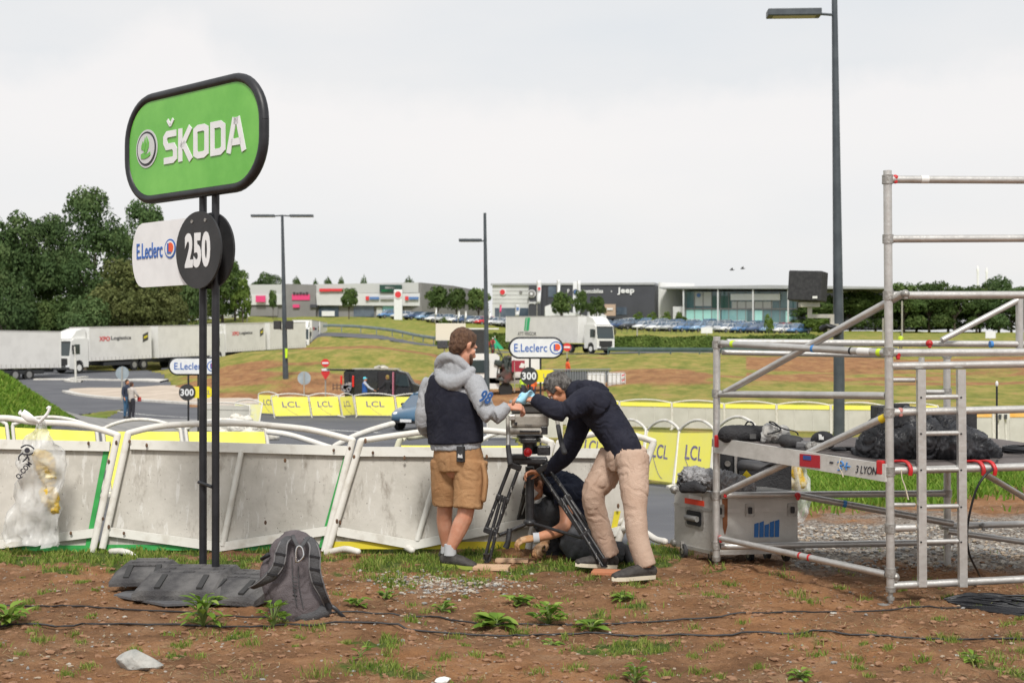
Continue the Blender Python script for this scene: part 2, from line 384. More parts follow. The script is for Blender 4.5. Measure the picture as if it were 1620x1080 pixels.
def hgt(x, y): return float(hz(np.array([x]), np.array([y]))[0])
def gnd(x, y): return float(gz(np.array([x], float), np.array([y], float))[0])
def G(px, d, dz=0):
    x = (px - 810) / F * d; return Vector((x, d, hgt(x, d) + dz))
def Gn(px, d, dz=0):
    x = (px - 810) / F * d; return Vector((x, d, gnd(x, d) + dz))
# masks
def grass_mask(x, y):
    yy = np.maximum(y, 2.1); u = 810 + F * x / yy; d = yy
    n = fbm(x * 1.3, y * 2.2, 41, 4); n2 = fbm(x * 4, y * 5, 51, 3)
    base = np.zeros_like(x)
    # strip of grass along the foot of the near barriers
    s = np.interp(d, [7.7, 8.3, 8.9, 9.6, 10.45], [-.10, -.02, .05, .11, .26]) * np.interp(u, [-100, 500, 800, 1060, 1150], [1, 1, .85, .8, 0])
    base = np.where((d > 7) & (d < 10.5) & (u < 1150), s, -.10)
    base = np.where(d < 7.9, -.10 + .06 * ((u > 600) & (u < 1050)), base)
    m = np.clip((n * .6 + n2 * .4 - .56 + base) * 7, 0, 1)
    # hillock on the right beyond the gravel
    h = np.clip((d - 13.5) / 2, 0, 1) * np.clip((u - 1150) / 30, 0, 1)
    m = np.where((u > 1150) & (d > 10.5), np.clip(h * (1.5 - np.clip((u - 1470) / 60, 0, 1) * np.clip((17 - d) / 3, 0, 1) * 1.6) + (n - .5) * 2.5, 0, 1) * h, m)
    far = d > 20
    fb = fbm(x * .10, y * .22, 61, 5)
    brown = np.clip((fb - .5) * 9, 0, 1)
    mound = np.clip((d - 74) / 4, 0, 1) * np.clip((128 - d) / 10, 0, 1) * ((u > 150))
    rightslope = (u > 850) & (d > 55) & (d < 125)
    f = np.ones_like(x)
    f = np.where(mound > 0, 1 - brown * .75 * mound, f)
    toe = np.clip((90 - d) / 9 + (fb - .5) * 3, 0, 1) * ((u > 200) & (u < 860) & (d > 66))
    f = f * (1 - .95 * toe)
    f = np.where((u > 1180) & (d > 75) & (d < 116), f * (1 - .8 * np.clip((fbm(x * .06, y * .16, 66, 5) - .34) * 5, 0, 1)), f)
    bank = (u < 200) & (d > 20) & (d < 56)
    f = np.where(bank, 1 - .7 * np.clip((fbm(x * .5, y * .35, 71, 4) - .53) * 8, 0, 1), f)
    return np.where(far, f, m)
def gravel_mask(x, y):
    yy = np.maximum(y, 2.1); u = 810 + F * x / yy; d = yy
    n = fbm(x * 2, y * 2, 81, 4)
    a = np.clip((u - 1225) / 60, 0, 1) * np.clip((d - 9.15 + (n - .5) * 1.2) * 3, 0, 1) * np.clip((13.6 - d + (n - .5) * 2) * 1.5, 0, 1)
    b = np.clip(1 - ((u - 700) / 110) ** 2 - ((d - 8.6) / .35) ** 2 + (n - .5) * 1.5, 0, 1)
    c = np.clip(1 - ((u - 1200) / 140) ** 2 - ((d - 10.6) / .9) ** 2, 0, 1)
    return np.clip(a + b * .8 + c, 0, 1)
def grid_mesh(name, us, ds, zf, mat, keep=None, off=0.0):
    U, D = np.meshgrid(us, ds); X = (U - 810) / F * np.maximum(D, 3.0); Y = D
    Z = zf(X, Y) + off; V = np.stack([X.ravel(), Y.ravel(), Z.ravel()], 1); nu, nd = len(us), len(ds)
    idx = np.arange(nu * nd).reshape(nd, nu)
    q = np.stack([idx[:-1, :-1], idx[:-1, 1:], idx[1:, 1:], idx[1:, :-1]], -1)
    if keep is not None:
        k = keep((U[:-1, :-1] + U[1:, 1:]) / 2, (D[:-1, :-1] + D[1:, 1:]) / 2); q = q[k]
    q = q.reshape(-1, 4)
    used = np.unique(q); mp_ = -np.ones(len(V), int); mp_[used] = np.arange(len(used))
    o = mkobj(name, V[used], mp_[q], mat, None, True)
    return o, V[used]
def ground_material():
    m = bpy.data.materials.new('ground'); m.use_nodes = True; t = m.node_tree; b = t.nodes['Principled BSDF']; b.inputs['Roughness'].default_value = .95; b.inputs['Specular IOR Level'].default_value = .15
    N = t.nodes.new; L = t.links.new
    geo = N('ShaderNodeNewGeometry'); att = N('ShaderNodeAttribute'); att.attribute_name = 'mask'
    sp = N('ShaderNodeSeparateColor'); L(att.outputs['Color'], sp.inputs[0])
    def noise(sc, det=6, rough=.6, st=(1, 1, 1)):
        mpn = N('ShaderNodeMapping'); mpn.inputs['Scale'].default_value = st; L(geo.outputs['Position'], mpn.inputs[0])
        n = N('ShaderNodeTexNoise'); n.inputs['Scale'].default_value = sc; n.inputs['Detail'].default_value = det; n.inputs['Roughness'].default_value = rough; L(mpn.outputs[0], n.inputs[0]); return n.outputs[0]
    def ramp(src, els):
        r_ = N('ShaderNodeValToRGB'); e = r_.color_ramp.elements
        while len(e) < len(els): e.new(.5)
        for q, (p, c) in zip(e, els): q.position = p; q.color = (*c, 1)
        L(src, r_.inputs[0]); return r_.outputs[0]
    def mix(f, a, c):
        n = N('ShaderNodeMix'); n.data_type = 'RGBA'; L(a, n.inputs[6]); L(c, n.inputs[7])
        if isinstance(f, float): n.inputs[0].default_value = f
        else: L(f, n.inputs[0])
        return n.outputs[2]
    def math_(op, a, b_, clamp=True):
        n = N('ShaderNodeMath'); n.operation = op; n.use_clamp = clamp
        for i, v in enumerate((a, b_)):
            if isinstance(v, (int, float)): n.inputs[i].default_value = v
            else: L(v, n.inputs[i])
        return n.outputs[0]
    dirt = ramp(noise(2.2, 12, .74, (1, 1.5, 1)), [(.30, (.07, .034, .017)), (.42, (.19, .096, .047)), (.55, (.34, .185, .096)), (.70, (.44, .29, .18))])
    redd = ramp(noise(.9, 5, .6), [(.40, (.42, .20, .085)), (.52, (.25, .14, .075)), (.64, (.15, .09, .055))])
    dirt = mix(.36, dirt, redd)
    damp = math_('MULTIPLY', math_('SUBTRACT', noise(1.7, 6, .65, (1, 2.2, 1)), .52, True), 2.3)
    dirt = mix(damp, dirt, ramp(noise(20, 5, .7), [(.3, (.07, .038, .022)), (.7, (.19, .11, .065))]))
    vor = N('ShaderNodeTexVoronoi'); vor.inputs['Scale'].default_value = 34; L(geo.outputs['Position'], vor.inputs[0])
    sepc = N('ShaderNodeSeparateColor'); L(vor.outputs['Color'], sepc.inputs[0])
    peb = math_('MULTIPLY', math_('LESS_THAN', vor.outputs['Distance'], .30), math_('GREATER_THAN', sepc.outputs[0], .90))
    pebc = ramp(sepc.outputs[1], [(.1, (.22, .19, .16)), (.6, (.40, .36, .31)), (.95, (.62, .58, .52))])
    dirt = mix(math_('MULTIPLY', peb, .8), dirt, pebc)
    v2 = N('ShaderNodeTexVoronoi'); v2.inputs['Scale'].default_value = 42; L(geo.outputs['Position'], v2.inputs[0])
    s2 = N('ShaderNodeSeparateColor'); L(v2.outputs['Color'], s2.inputs[0])
    grav = ramp(s2.outputs[0], [(.05, (.10, .09, .08)), (.4, (.24, .225, .20)), (.75, (.31, .29, .26)), (1., (.42, .40, .36))])
    gf = math_('MULTIPLY', math_('ADD', sp.outputs[1], math_('MULTIPLY', math_('SUBTRACT', noise(9, 4), .5, False), .9, False)), 1.0)
    gf = math_('MULTIPLY', gf, math_('GREATER_THAN', sp.outputs[1], .03))
    base = mix(math_('MULTIPLY', gf, .85), dirt, grav)
    g_near = ramp(noise(16, 5, .7), [(.32, (.04, .065, .015)), (.52, (.09, .13, .028)), (.72, (.17, .19, .06))])
    g_far = ramp(noise(.8, 9, .72, (1, .5, 1)), [(.34, (.13, .16, .03)), (.47, (.22, .22, .05)), (.58, (.33, .27, .08)), (.68, (.36, .22, .10))])
    grs = mix(sp.outputs[2], g_near, g_far)
    g_far = mix(math_('MULTIPLY', math_('SUBTRACT', noise(4.5, 8, .8, (1, .6, 1)), .45, True), 2.2), g_far, ramp(noise(9, 5, .8, (1, .5, 1)), [(.35, (.09, .10, .025)), (.6, (.33, .27, .11))]))
    g_lush = ramp(noise(3, 8, .7), [(.35, (.09, .15, .02)), (.6, (.17, .24, .035))])
    grs = mix(att.outputs['Alpha'], grs, g_lush)
    ff = math_('MULTIPLY', math_('ADD', math_('SUBTRACT', sp.outputs[0], .5, False), math_('MULTIPLY', math_('SUBTRACT', noise(5, 8, .75), .5, False), 1.6, False), False), 3.0, False)
    ff = math_('ADD', ff, .5); ff = math_('MULTIPLY', ff, math_('GREATER_THAN', sp.outputs[0], .02))
    farbrown = ramp(noise(1.1, 9, .75, (1, .5, 1)), [(.3, (.16, .085, .04)), (.5, (.30, .15, .07)), (.66, (.38, .23, .10))])
    base = mix(sp.outputs[2], base, farbrown)
    L(mix(ff, base, grs), b.inputs['Base Color'])
    bp = N('ShaderNodeBump'); bp.inputs['Strength'].default_value = 1.0; bp.inputs['Distance'].default_value = .05
    hh = math_('ADD', math_('MULTIPLY', noise(14, 8, .7), 1.2, False), math_('MULTIPLY', math_('MULTIPLY', peb, .35), 1.0, False), False)
    L(hh, bp.inputs['Height']); L(bp.outputs[0], b.inputs['Normal'])
    return m
us = np.concatenate([np.linspace(-9000, -400, 12)[:-1], np.linspace(-400, -60, 30)[:-1], np.arange(-60, 1680, 4.5), np.linspace(1690, 2100, 30), np.linspace(2300, 9000, 12)])
ds = np.concatenate([[-60, -15, -3, 1, 2.5, 3.5, 4.5, 5.2], np.arange(5.5, 14.5, .034), np.geomspace(14.6, 330, 210), np.geomspace(345, 6000, 14)])
ground, GV = grid_mesh('ground', us, ds, gz, ground_material())
tag(ground, None, None, kind='structure')
gx, gy = GV[:, 0], GV[:, 1]; u_ = 810 + F * gx / np.maximum(gy, 2.1)
ca = ground.data.attributes.new('mask', 'FLOAT_COLOR', 'POINT')
lush = np.where((u_ < 220) & (gy > 20) & (gy < 60), .85, 0) + np.where((u_ > 1150) & (gy > 13) & (gy < 30), .7, 0)
lush = lush + np.clip((gy - 165) / 30, 0, 1) * .35
lush = lush + np.where((u_ > 120) & (u_ < 235) & (gy > 95) & (gy < 120), .5, 0)
ca.data.foreach_set('color', np.stack([grass_mask(gx, gy), gravel_mask(gx, gy), np.clip((gy - 14) / 10, 0, 1), lush], 1).astype(np.float32).ravel())
def M2(name, cols, sc, **k): return M(name, cols[0], col2=cols[1], vs=sc, **k)
m_asph = M('asphalt', (.075, .078, .09), .85, col2=(.115, .118, .13), vs=.5, bump=.25, bs=60, detail=9, vr=(.35, .7))
ao, _ = grid_mesh('road', np.arange(-400, 1156, 5.0), np.concatenate([np.arange(10.4, 26, .15), np.geomspace(26, 130, 170)]), lambda x, y: hz0(x, y), m_asph, lambda u, d: asph(u, d) > 0, .0)
tag(ao, None, None, kind='structure')
ao2, _ = grid_mesh('upper_road', np.arange(255, 1700, 8.0), np.geomspace(112, 180, 260), lambda x, y: hz0(x, y), m_asph, lambda u, d: (road2(u, d) > 0) & ~(asph(u, d) > 0), .02)
tag(ao2, None, None, kind='structure')
def strip(name, pts, w, mat, off=.012, sub=8, thick=0):
    """ribbon along ground points [(px,d)], width w in metres (or list)"""
    q = [Vector((*((px - 810) / F * d, d), 0)) for px, d in pts]; W = w if isinstance(w, list) else [w] * len(q)
    PP = []; WW = []
    for i in range(len(q) - 1):
        p0, p1, p2, p3 = q[max(i - 1, 0)], q[i], q[i + 1], q[min(i + 2, len(q) - 1)]
        for k in range(sub):
            t = k / sub; PP.append(.5 * ((2 * p1) + (p2 - p0) * t + (2 * p0 - 5 * p1 + 4 * p2 - p3) * t ** 2 + (3 * p1 - p0 - 3 * p2 + p3) * t ** 3)); WW.append(W[i] * (1 - t) + W[i + 1] * t)
    PP.append(q[-1]); WW.append(W[-1]); V = []; Fc = []
    for i, p in enumerate(PP):
        T = (PP[min(i + 1, len(PP) - 1)] - PP[max(i - 1, 0)]).normalized(); n = Vector((-T.y, T.x, 0))
        for s_ in (1, -1):
            a = p + n * s_ * WW[i] / 2; a.z = hgt(a.x, a.y) + off; V.append(a)
    if thick:
        n0 = len(V); V += [a - Vector((0, 0, thick)) for a in V[:n0]]
        for i in range(len(PP) - 1):
            a, b_, c, d = 2 * i, 2 * i + 1, 2 * i + 3, 2 * i + 2
            Fc += [(a, b_, c, d), (a, d, d + n0, a + n0), (b_, b_ + n0, c + n0, c)]
    else:
        Fc = [(2 * i, 2 * i + 1, 2 * i + 3, 2 * i + 2) for i in range(len(PP) - 1)]
    o = mkobj(name, V, Fc, mat); tag(o, None, None, kind='structure'); return o
m_mark = M('road_paint', (.62, .62, .60), .7, col2=(.35, .35, .36), vs=3, vr=(.5, .8))
m_kerb = M('kerb_stone', (.62, .60, .56), .8, col2=(.5, .48, .44), vs=2)
m_apron = M('apron_concrete', (.52, .44, .36), .9, col2=(.42, .35, .28), vs=.6)
# beige apron and kerbs round the roundabout
strip('apron', [(128, 93), (180, 90), (240, 83), (300, 78), (350, 75), (420, 76), (480, 79)], [1.5, 7, 8, 7, 5.5, 4, 2.5], m_apron, .02, thick=.1)
strip('kerb', [(104, 88), (120, 84), (150, 80.5), (200, 77), (240, 74.5), (300, 71.5), (350, 70.5), (420, 72), (470, 76), (560, 79)], .5, m_kerb, .12, thick=.2)
strip('kerb', [(55, 104.5), (120, 104.5), (180, 103.5), (215, 101), (260, 95)], .7, m_kerb, .1, thick=.2)
strip('kerb', [(136, 108), (118, 106), (106, 103.4), (112, 101.6), (130, 101.3)], .45, m_kerb, .12, thick=.2)
strip('road_marking', [(35, 112), (90, 114), (140, 117), (200, 119)], .22, m_mark)
strip('road_marking', [(400, 50.5), (450, 50.2), (520, 49), (600, 47.2)], .22, m_mark)
strip('road_marking', [(180, 64), (230, 60.5), (300, 58)], .15, m_mark)
strip('pavement', [(110, 41), (150, 46.5), (190, 52), (230, 53.5), (258, 47), (300, 42), (345, 38)], [2, 4, 5.5, 6, 4.5, 2.5, 1], M('pavement', (.27, .26, .25), .9, col2=(.2, .2, .2), vs=1), .03, thick=.12)
# ------------------------------------------------------------------ shared materials
m_black = M('black_paint', (.009, .010, .013), .45, col2=(.017, .018, .022), vs=9)
m_blackm = M('black_matt', (.022, .022, .025), .7, col2=(.04, .04, .042), vs=12, bump=.2, bs=90)
m_white = M('white_paint', (.66, .65, .60), .5, col2=(.50, .47, .41), vs=7, vr=(.5, .75))
m_wtube = M('white_tube', (.68, .66, .61), .45, col2=(.46, .42, .35), vs=6, vr=(.52, .78), bump=.1)
m_rust = M('rusty_dark', (.08, .05, .035), .9, col2=(.2, .11, .06), vs=30)
m_panel = M('barrier_back', (.54, .515, .465), .75, col2=(.42, .40, .355), vs=3.2, vr=(.36, .66), bump=.12, bs=25, detail=10)
def scuff(m, sc=9.0):
    t = m.node_tree; b = t.nodes['Principled BSDF']; src = b.inputs['Base Color'].links[0].from_socket; geo = t.nodes.new('ShaderNodeNewGeometry')
    def lay(src, scale, st, lo, hi, col, k):
        mp_ = t.nodes.new('ShaderNodeMapping'); mp_.inputs['Scale'].default_value = st; mp_.inputs['Rotation'].default_value = (0, .4, .3); t.links.new(geo.outputs['Position'], mp_.inputs[0])
        n = t.nodes.new('ShaderNodeTexNoise'); n.inputs['Scale'].default_value = scale; n.inputs['Detail'].default_value = 8; n.inputs['Roughness'].default_value = .7; t.links.new(mp_.outputs[0], n.inputs[0])
        mr = t.nodes.new('ShaderNodeMapRange'); mr.inputs[1].default_value = lo; mr.inputs[2].default_value = hi; mr.inputs[4].default_value = k; t.links.new(n.outputs[0], mr.inputs[0])
        mx_ = t.nodes.new('ShaderNodeMix'); mx_.data_type = 'RGBA'; t.links.new(mr.outputs[0], mx_.inputs[0]); t.links.new(src, mx_.inputs[6]); mx_.inputs[7].default_value = (*col, 1); return mx_.outputs[2]
    s1 = lay(src, sc, (1, 1, .35), .55, .70, (.22, .19, .155), .75)      # grime streaks
    s2 = lay(s1, sc * 5, (1, 1, 1), .63, .67, (.09, .07, .06), .9)    # chips
    s3 = lay(s2, sc * .8, (2.5, 1, .5), .58, .63, (.66, .65, .62), .6)  # pale rubs
    t.links.new(s3, b.inputs['Base Color'])
scuff(m_panel)
m_green = M('sign_green', (.115, .42, .045), .38, col2=(.165, .50, .07), vs=2.5, coat=.2)
m_gstrip = M('green_strip', (.02, .26, .05), .5, col2=(.03, .34, .07), vs=8)
m_yel = M('barrier_yellow', (.90, .84, .10), .5, col2=(.84, .79, .18), vs=2.5, vr=(.35, .7))
m_yel2 = M('strip_yellow', (.62, .52, .02), .6)
m_lwhite = M('sign_white', (.76, .77, .78), .45, col2=(.70, .71, .72), vs=5)
m_blue = M('print_blue', (.03, .12, .42), .5)
m_or = M('print_orange', (.75, .10, .03), .5)
m_rubber = M('recycled_rubber', (.05, .048, .05), .85, col2=(.13, .125, .122), vs=5, bump=.6, bs=120, detail=9)
m_ink = M('print_ink', (.03, .03, .04), .6)
m_navyink = M('print_violet', (.10, .08, .22), .6, col2=(.22, .2, .3), vs=12)
m_alu = M('aluminium', (.58, .57, .55), .42, metal=.6, col2=(.46, .45, .43), vs=9, vr=(.35, .7), bump=.15, bs=30)
m_alud = M('aluminium_cast', (.42, .41, .39), .5, metal=.7, col2=(.3, .29, .27), vs=20, bump=.3, bs=60)
# ------------------------------------------------------------------ tall sprint sign
S0 = Vector((-485 / F * 8.32, 8.32)); T2 = Vector((.745, -.667)); gA = tuple(S0 - T2); gB = tuple(S0 + T2)
tX = Vector((T2.x, T2.y, 0)); nX = Vector((-.667, -.745, 0)); UP = Vector((0, 0, 1)); yX = UP
def sp(px, py, off=0): return onvp(px, py, gA, gB) + nX * off
sign = thing('distance_sign', 'tall sign on black poles, green panel above a black disc reading 250', 'sign', (S0.x, S0.y, 0))
for a in (-.071, .071):
    b = MB(); p = Vector((S0.x, S0.y, 0)) + tX * a; p = p - nX * .03; b.tube(p + UP * .06, p + UP * 2.62, .0255, 14); b.build('pole', m_black, sign)
b = MB()
for z in (.72,): b.tube(Vector((S0.x, S0.y, z)) - tX * .075, Vector((S0.x, S0.y, z - .02)) + tX * .075, .012, 8)
b.build('crossbar', m_black, sign)
pc = Vector((S0.x, S0.y, 0)) + tX * (-.147) + UP * 2.983
b = MB(); b.prism(rrect(1.512, .662, .285), pc, tX, UP, .03); panel = b.build('sign_panel', m_green, sign)
b = MB(); o_ = rrect(1.55, .70, .30, 10)
b.limb([pc + tX * x + UP * z for x, z in o_ + o_[:1]], [.032] * (len(o_) + 1), side=nX, seg=10, sub=1, caps=False); b.build('frame', m_black, panel)
# lettering: extended capitals drawn as strokes
bl = MB(); org = sp(262, 0); A0 = (sp(263, 225) - pc).dot(tX); A1 = (sp(392, 215) - pc).dot(tX); zb, zt = -.128, .094
H = zt - zb; Wl = (A1 - A0); lw = .044
def let(poly, x0, w, closed=False): stroke(bl, [(A0 + x0 * Wl + x * w * Wl, zb + y * H) for x, y in poly], lw, pc + nX * .019, -tX * -1, UP, .006, closed)
e = lw / 2 / H
let([(.98, 1 - e), (.28, 1 - e), (.12, .9 - e), (.12, .66), (.26, .52), (.76, .52), (.90, .4), (.90, .16), (.74, e), (.02, e)], 0, .165)
let([(.15, 0), (.15, 1)], .19, .17); let([(.22, .42), (.92, 1)], .19, .17); let([(.36, .56), (.95, 0)], .19, .17)
let([(.3, 1 - e), (.7, 1 - e), (.88, .84), (.88, .16), (.7, e), (.3, e), (.12, .16), (.12, .84)], .385, .18, True)
let([(.12, e), (.12, 1 - e), (.68, 1 - e), (.88, .82), (.88, .18), (.68, e)], .595, .17, True)
let([(.08, 0), (.42, 1)], .79, .21); let([(.58, 1), (.93, 0)], .79, .21); let([(.38, 1 - e), (.62, 1 - e)], .79, .21); let([(.24, .3), (.78, .3)], .79, .21)
lw = .024; let([(.30, 1.34), (.53, 1.15)], 0, .165); let([(.51, 1.15), (.76, 1.34)], 0, .165)
bl.build('lettering', m_lwhite, panel)
ec = sp(236, 236); ez = (552 - 236) / F * ec.y + EYE; ec.z = ez; rr_ = .118
b = MB(); b.cur = 0; b.prism(circ(rr_ * 1.12, 40), ec + nX * .018, tX, UP, .004); b.cur = 1; b.prism(circ(rr_ * 1.0, 40), ec + nX * .021, tX, UP, .004)
b.cur = 0; b.prism(circ(rr_ * .88, 40), ec + nX * .024, tX, UP, .004)
b.cur = 2
def e2(pl): b.prism([(x * rr_, y * rr_) for x, y in pl], ec + nX * .028, tX, UP, .005)
e2([(-.48, -.55), (-.5, -.3), (-.2, -.22), (-.05, -.36), (.25, -.30), (.45, -.22), (.5, -.42), (.2, -.55), (-.15, -.6)])
e2([(-.12, -.3), (.12, -.25), (.32, .05), (.34, .35), (.1, .72), (.12, .3), (-.02, .0)])
e2([(-.15, -.2), (-.02, .05), (.04, .32), (-.05, .66), (-.18, .3), (-.28, .0)])
e2([(-.3, -.08), (-.22, .12), (-.28, .45), (-.42, .2), (-.46, 0)])
b.build('emblem', [M('silver', (.55, .56, .57), .4), m_ink, m_green], panel)
# discs
dc = Vector((S0.x, S0.y, 0)) + UP * (EYE + (552 - 396) / F * 8.32)
for off, nm in ((.045, 'number_disc'), (-.055, 'rear_disc')):
    b = MB(); b.prism(circ(.253, 48), dc + nX * off + (tX * -.01), tX, UP, .014); dd = b.build(nm, M('disc_black', (.022, .023, .025), .55, col2=(.035, .035, .037), vs=4), sign)
    if off > 0:
        text('lettering', '250', m_lwhite, dd, dc + nX * (off + .009) - tX * .012, tX, UP, .285, .232, depth=.003, bold=.045)
        b = MB()
        for q in (-.075, .075): b.cyl(dc + nX * (off + .008) + tX * q + UP * .19, nX, .012, .008, 10)
        b.sep('bolt', m_alud, dd)
pa0 = (sp(215, 400) - dc).dot(tX)
poly = [(-.03, .222), (pa0 + .13, .222)] + [(pa0 + .13 - .13 * math.cos(t) , .222 * math.sin(t)) for t in [R(70 - 14 * k) for k in range(11)]] + [(pa0 + .13, -.222), (-.03, -.222)]
b = MB(); b.prism(poly, dc + nX * .026, tX, UP, .008); lp = b.build('side_panel', m_lwhite, sign)
def shop_mark(par, c, xd, wid, h, nrm, circ_r, txt='E.Leclerc', k=1):
    """wordmark with its ringed letter at the right"""
    text('lettering', txt, m_blue, par, c - xd * (circ_r * 1.25), xd, UP, wid, h, off=.001, depth=.003, bold=.012)
    cc = c + xd * (wid / 2 + circ_r * .15); b = MB(); b.cur = 0; b.prism(circ(circ_r, 28), cc + nrm * .001, xd, UP, .003)
    b.cur = 1; b.prism(circ(circ_r * .82, 28), cc + nrm * .003, xd, UP, .003)
    b.cur = 2; b.prism(circ(circ_r * .55, 20, .12 * circ_r, .08 * circ_r), cc + nrm * .005, xd, UP, .003)
    b.cur = 0; s_ = circ_r
    b.prism([(-.38 * s_, .55 * s_), (-.16 * s_, .55 * s_), (-.16 * s_, -.32 * s_), (.3 * s_, -.32 * s_), (.3 * s_, -.5 * s_), (-.38 * s_, -.5 * s_)], cc + nrm * .008, xd, UP, .003)
    b.build('emblem', [m_blue, m_lwhite, m_or], par)
c1 = sp(246, 394); c1 = sp(252, 396) + nX * .032; shop_mark(lp, c1 + tX * .012, tX, .32, .108, nX, .066)
# ballast blocks that hold the poles
def ballast(name_label, c, rz, w=.80, d=.40, h=.13, tilt=0):
    o = thing('ballast_block', name_label, 'ballast block', c, rz, 'rubber ballast blocks under the tall sign'); Lc = Vector(c)
    b = MB(); hw, hd = w / 2, d / 2
    prof = [(-hw, 0), (-hw, h * .6), (-hw + .05, h), (hw - .05, h), (hw, h * .6), (hw, 0)]
    secs = []; b_ch = 0
    for y, ins, hh in ((-hd, .02, .22), (-hd + .012, .0, .45), (-hd + .21, 0, 1), (hd - .09, 0, 1), (hd, .03, .5), (hd, .05, .0)):
        secs.append([Vector((x * (1 - ins), y, z * hh)) for x, z in prof])
    vs = [p for s_ in secs for p in s_]; n = 6
    fs = [(i * n + k, i * n + (k + 1) % n, (i + 1) * n + (k + 1) % n, (i + 1) * n + k) for i in range(5) for k in range(n)] + [tuple(range(n - 1, -1, -1)), tuple(range(5 * n, 6 * n))]
    rt = Matrix.Rotation(tilt, 3, 'X')
    b.add([rt @ p + Lc for p in vs], fs)
    for x in np.linspace(-hw + .12, hw - .12, 3):
        for y in (-.05, .07, .19): b.box(rt @ Vector((x, y, h + .001)) + Lc, (.07, .04, .010), rt, .004)
    b.build('block_body', m_rubber, o)
    b = MB()
    for x in (-hw * .45, hw * .5): b.box(rt @ Vector((x, -hd + .11, h * .74)) + Lc, (.035, .17, .02), rt @ Matrix.Rotation(.31, 3, 'X'))
    b.sep('slot', M('slot_dark', (.035, .035, .035), .9), o)
    return o
def bal(label, px, d, rz, w, dd, h, dz=0): x = (px - 810) / F * d; ballast(label, (x, d, gnd(x, d) + dz), R(rz), w, dd, h)
bal('grey rubber ballast block at the front, widest one under the tall sign poles', 303, 8.15, -3, .56, .66, .13, .03)
bal('grey rubber ballast block at the left of the pole base, sticking out', 232, 8.34, 5, .38, .52, .10, .05)
bal('grey rubber ballast block at right, touching the backpack', 392, 8.10, -16, .42, .64, .125, .02)
b = MB(); g0 = gnd(-2.15, 7.95); b.prism([(-.40, .02), (-.34, .16), (-.1, .25), (.42, .1), (.46, -.16), (.0, -.26), (-.2, -.12)], (-2.12, 7.98, g0 + .03), (1, 0, 0), (0, 1, .02), .014)
tag(b.build('rubber_mat', M('mat_grey', (.13, .13, .135), .8, col2=(.07, .07, .075), vs=6), None), 'thin grey mat sheet poking out under the ballast blocks', 'mat')
# ------------------------------------------------------------------ near barriers (backs towards us), leaning boards in arched white frames
def bd(py, d0=10.08, off=0): return d0 + (870 - py) / 200 * .17 - off
def near_barrier(label, arch, lp_, rp_, top, low, struts, strip_col, strips, panel_poly, patches=(), d0=10.08, group='near barriers with their backs to us', feet=()):
    def q(px, py, off=0): return P(px, py, bd(py, d0, off))
    base = P((lp_[1][0] + rp_[1][0]) / 2, 885, d0); base.z = 0
    o = thing('crowd_barrier', label, 'barrier', base, 0, group)
    b = MB()
    b.limb([q(*p) for p in arch], [.0255] * len(arch), side=(0, 1, 0), seg=12, sub=6, caps='round')
    b.build('arch_rail', m_wtube, o)
    for pp in (lp_, rp_):
        if pp: b = MB(); b.limb([q(*p, .01) for p in pp], [(.029, .024)] * len(pp), side=(1, 0, 0), seg=10, sub=1); b.build('side_post', m_wtube, o)
    b = MB(); b.add([q(*p, -.03) for p in panel_poly] + [q(*p, -.045) for p in panel_poly], [tuple(range(len(panel_poly))), tuple(range(2 * len(panel_poly) - 1, len(panel_poly) - 1, -1))] + [(i, i + len(panel_poly), (i + 1) % len(panel_poly) + len(panel_poly), (i + 1) % len(panel_poly)) for i in range(len(panel_poly))])
    pn = b.build('panel', m_panel, o)
    b = MB()
    for pts_, hh in ((top, .038), (low, .034)):
        for i in range(len(pts_) - 1):
            a, c = q(*pts_[i], .012), q(*pts_[i + 1], .012)
            u = Vector((0, .16, 1)).normalized() * hh
            b.add([a - u, c - u, c + u, a + u] + [p + Vector((0, .03, 0)) for p in (a - u, c - u, c + u, a + u)], [(0, 1, 2, 3), (7, 6, 5, 4), (0, 4, 5, 1), (1, 5, 6, 2), (2, 6, 7, 3), (3, 7, 4, 0)])
    b.sep('rail', m_white, o)
    for s_ in struts:
        b = MB(); b.tube(q(*s_[0], 0), q(*s_[1], 0), .024, 6); b.build('strut', m_white, o)
    b = MB()
    for s_ in strips:
        pts_ = [q(*p, -.022) for p in s_]; b.quad(*pts_, th=.004)
    if strips: b.sep('edge_strip', strip_col, o)
    b = MB()
    for px, py in patches: b.ell(q(px, py, .036), (.011, .006, .014 + .008 * random.random()))
    if patches: b.sep('rusty_clamp', m_rust, o)
    if feet:
        b = MB()
        for f_ in feet: b.limb([P(px, py, d_) for px, py, d_ in f_], [.026] * len(f_), seg=8, sub=4, caps='round')
        b.sep('foot_tube', m_wtube, o)
    return o
near_barrier('grey-backed barrier at the left picture edge with a green right border, bag tied to it',
    [(-240, 690), (-120, 668), (0, 661), (50, 667), (110, 670), (151, 677), (186, 688)], [(-260, 700), (-290, 873)], [(186, 688), (146, 873)],
    [(-250, 697), (173, 706)], [(-270, 845), (-60, 868), (154, 842)], [((-50, 705), (-60, 866))], m_gstrip,
    [[(-270, 862), (142, 862), (138, 872), (-272, 872)], [(164, 712), (172, 712), (142, 869), (134, 869)]],
    [(-252, 695), (176, 702), (140, 866), (-285, 866)], [(140, 701), (112, 843), (184, 700), (163, 820), (172, 730)])
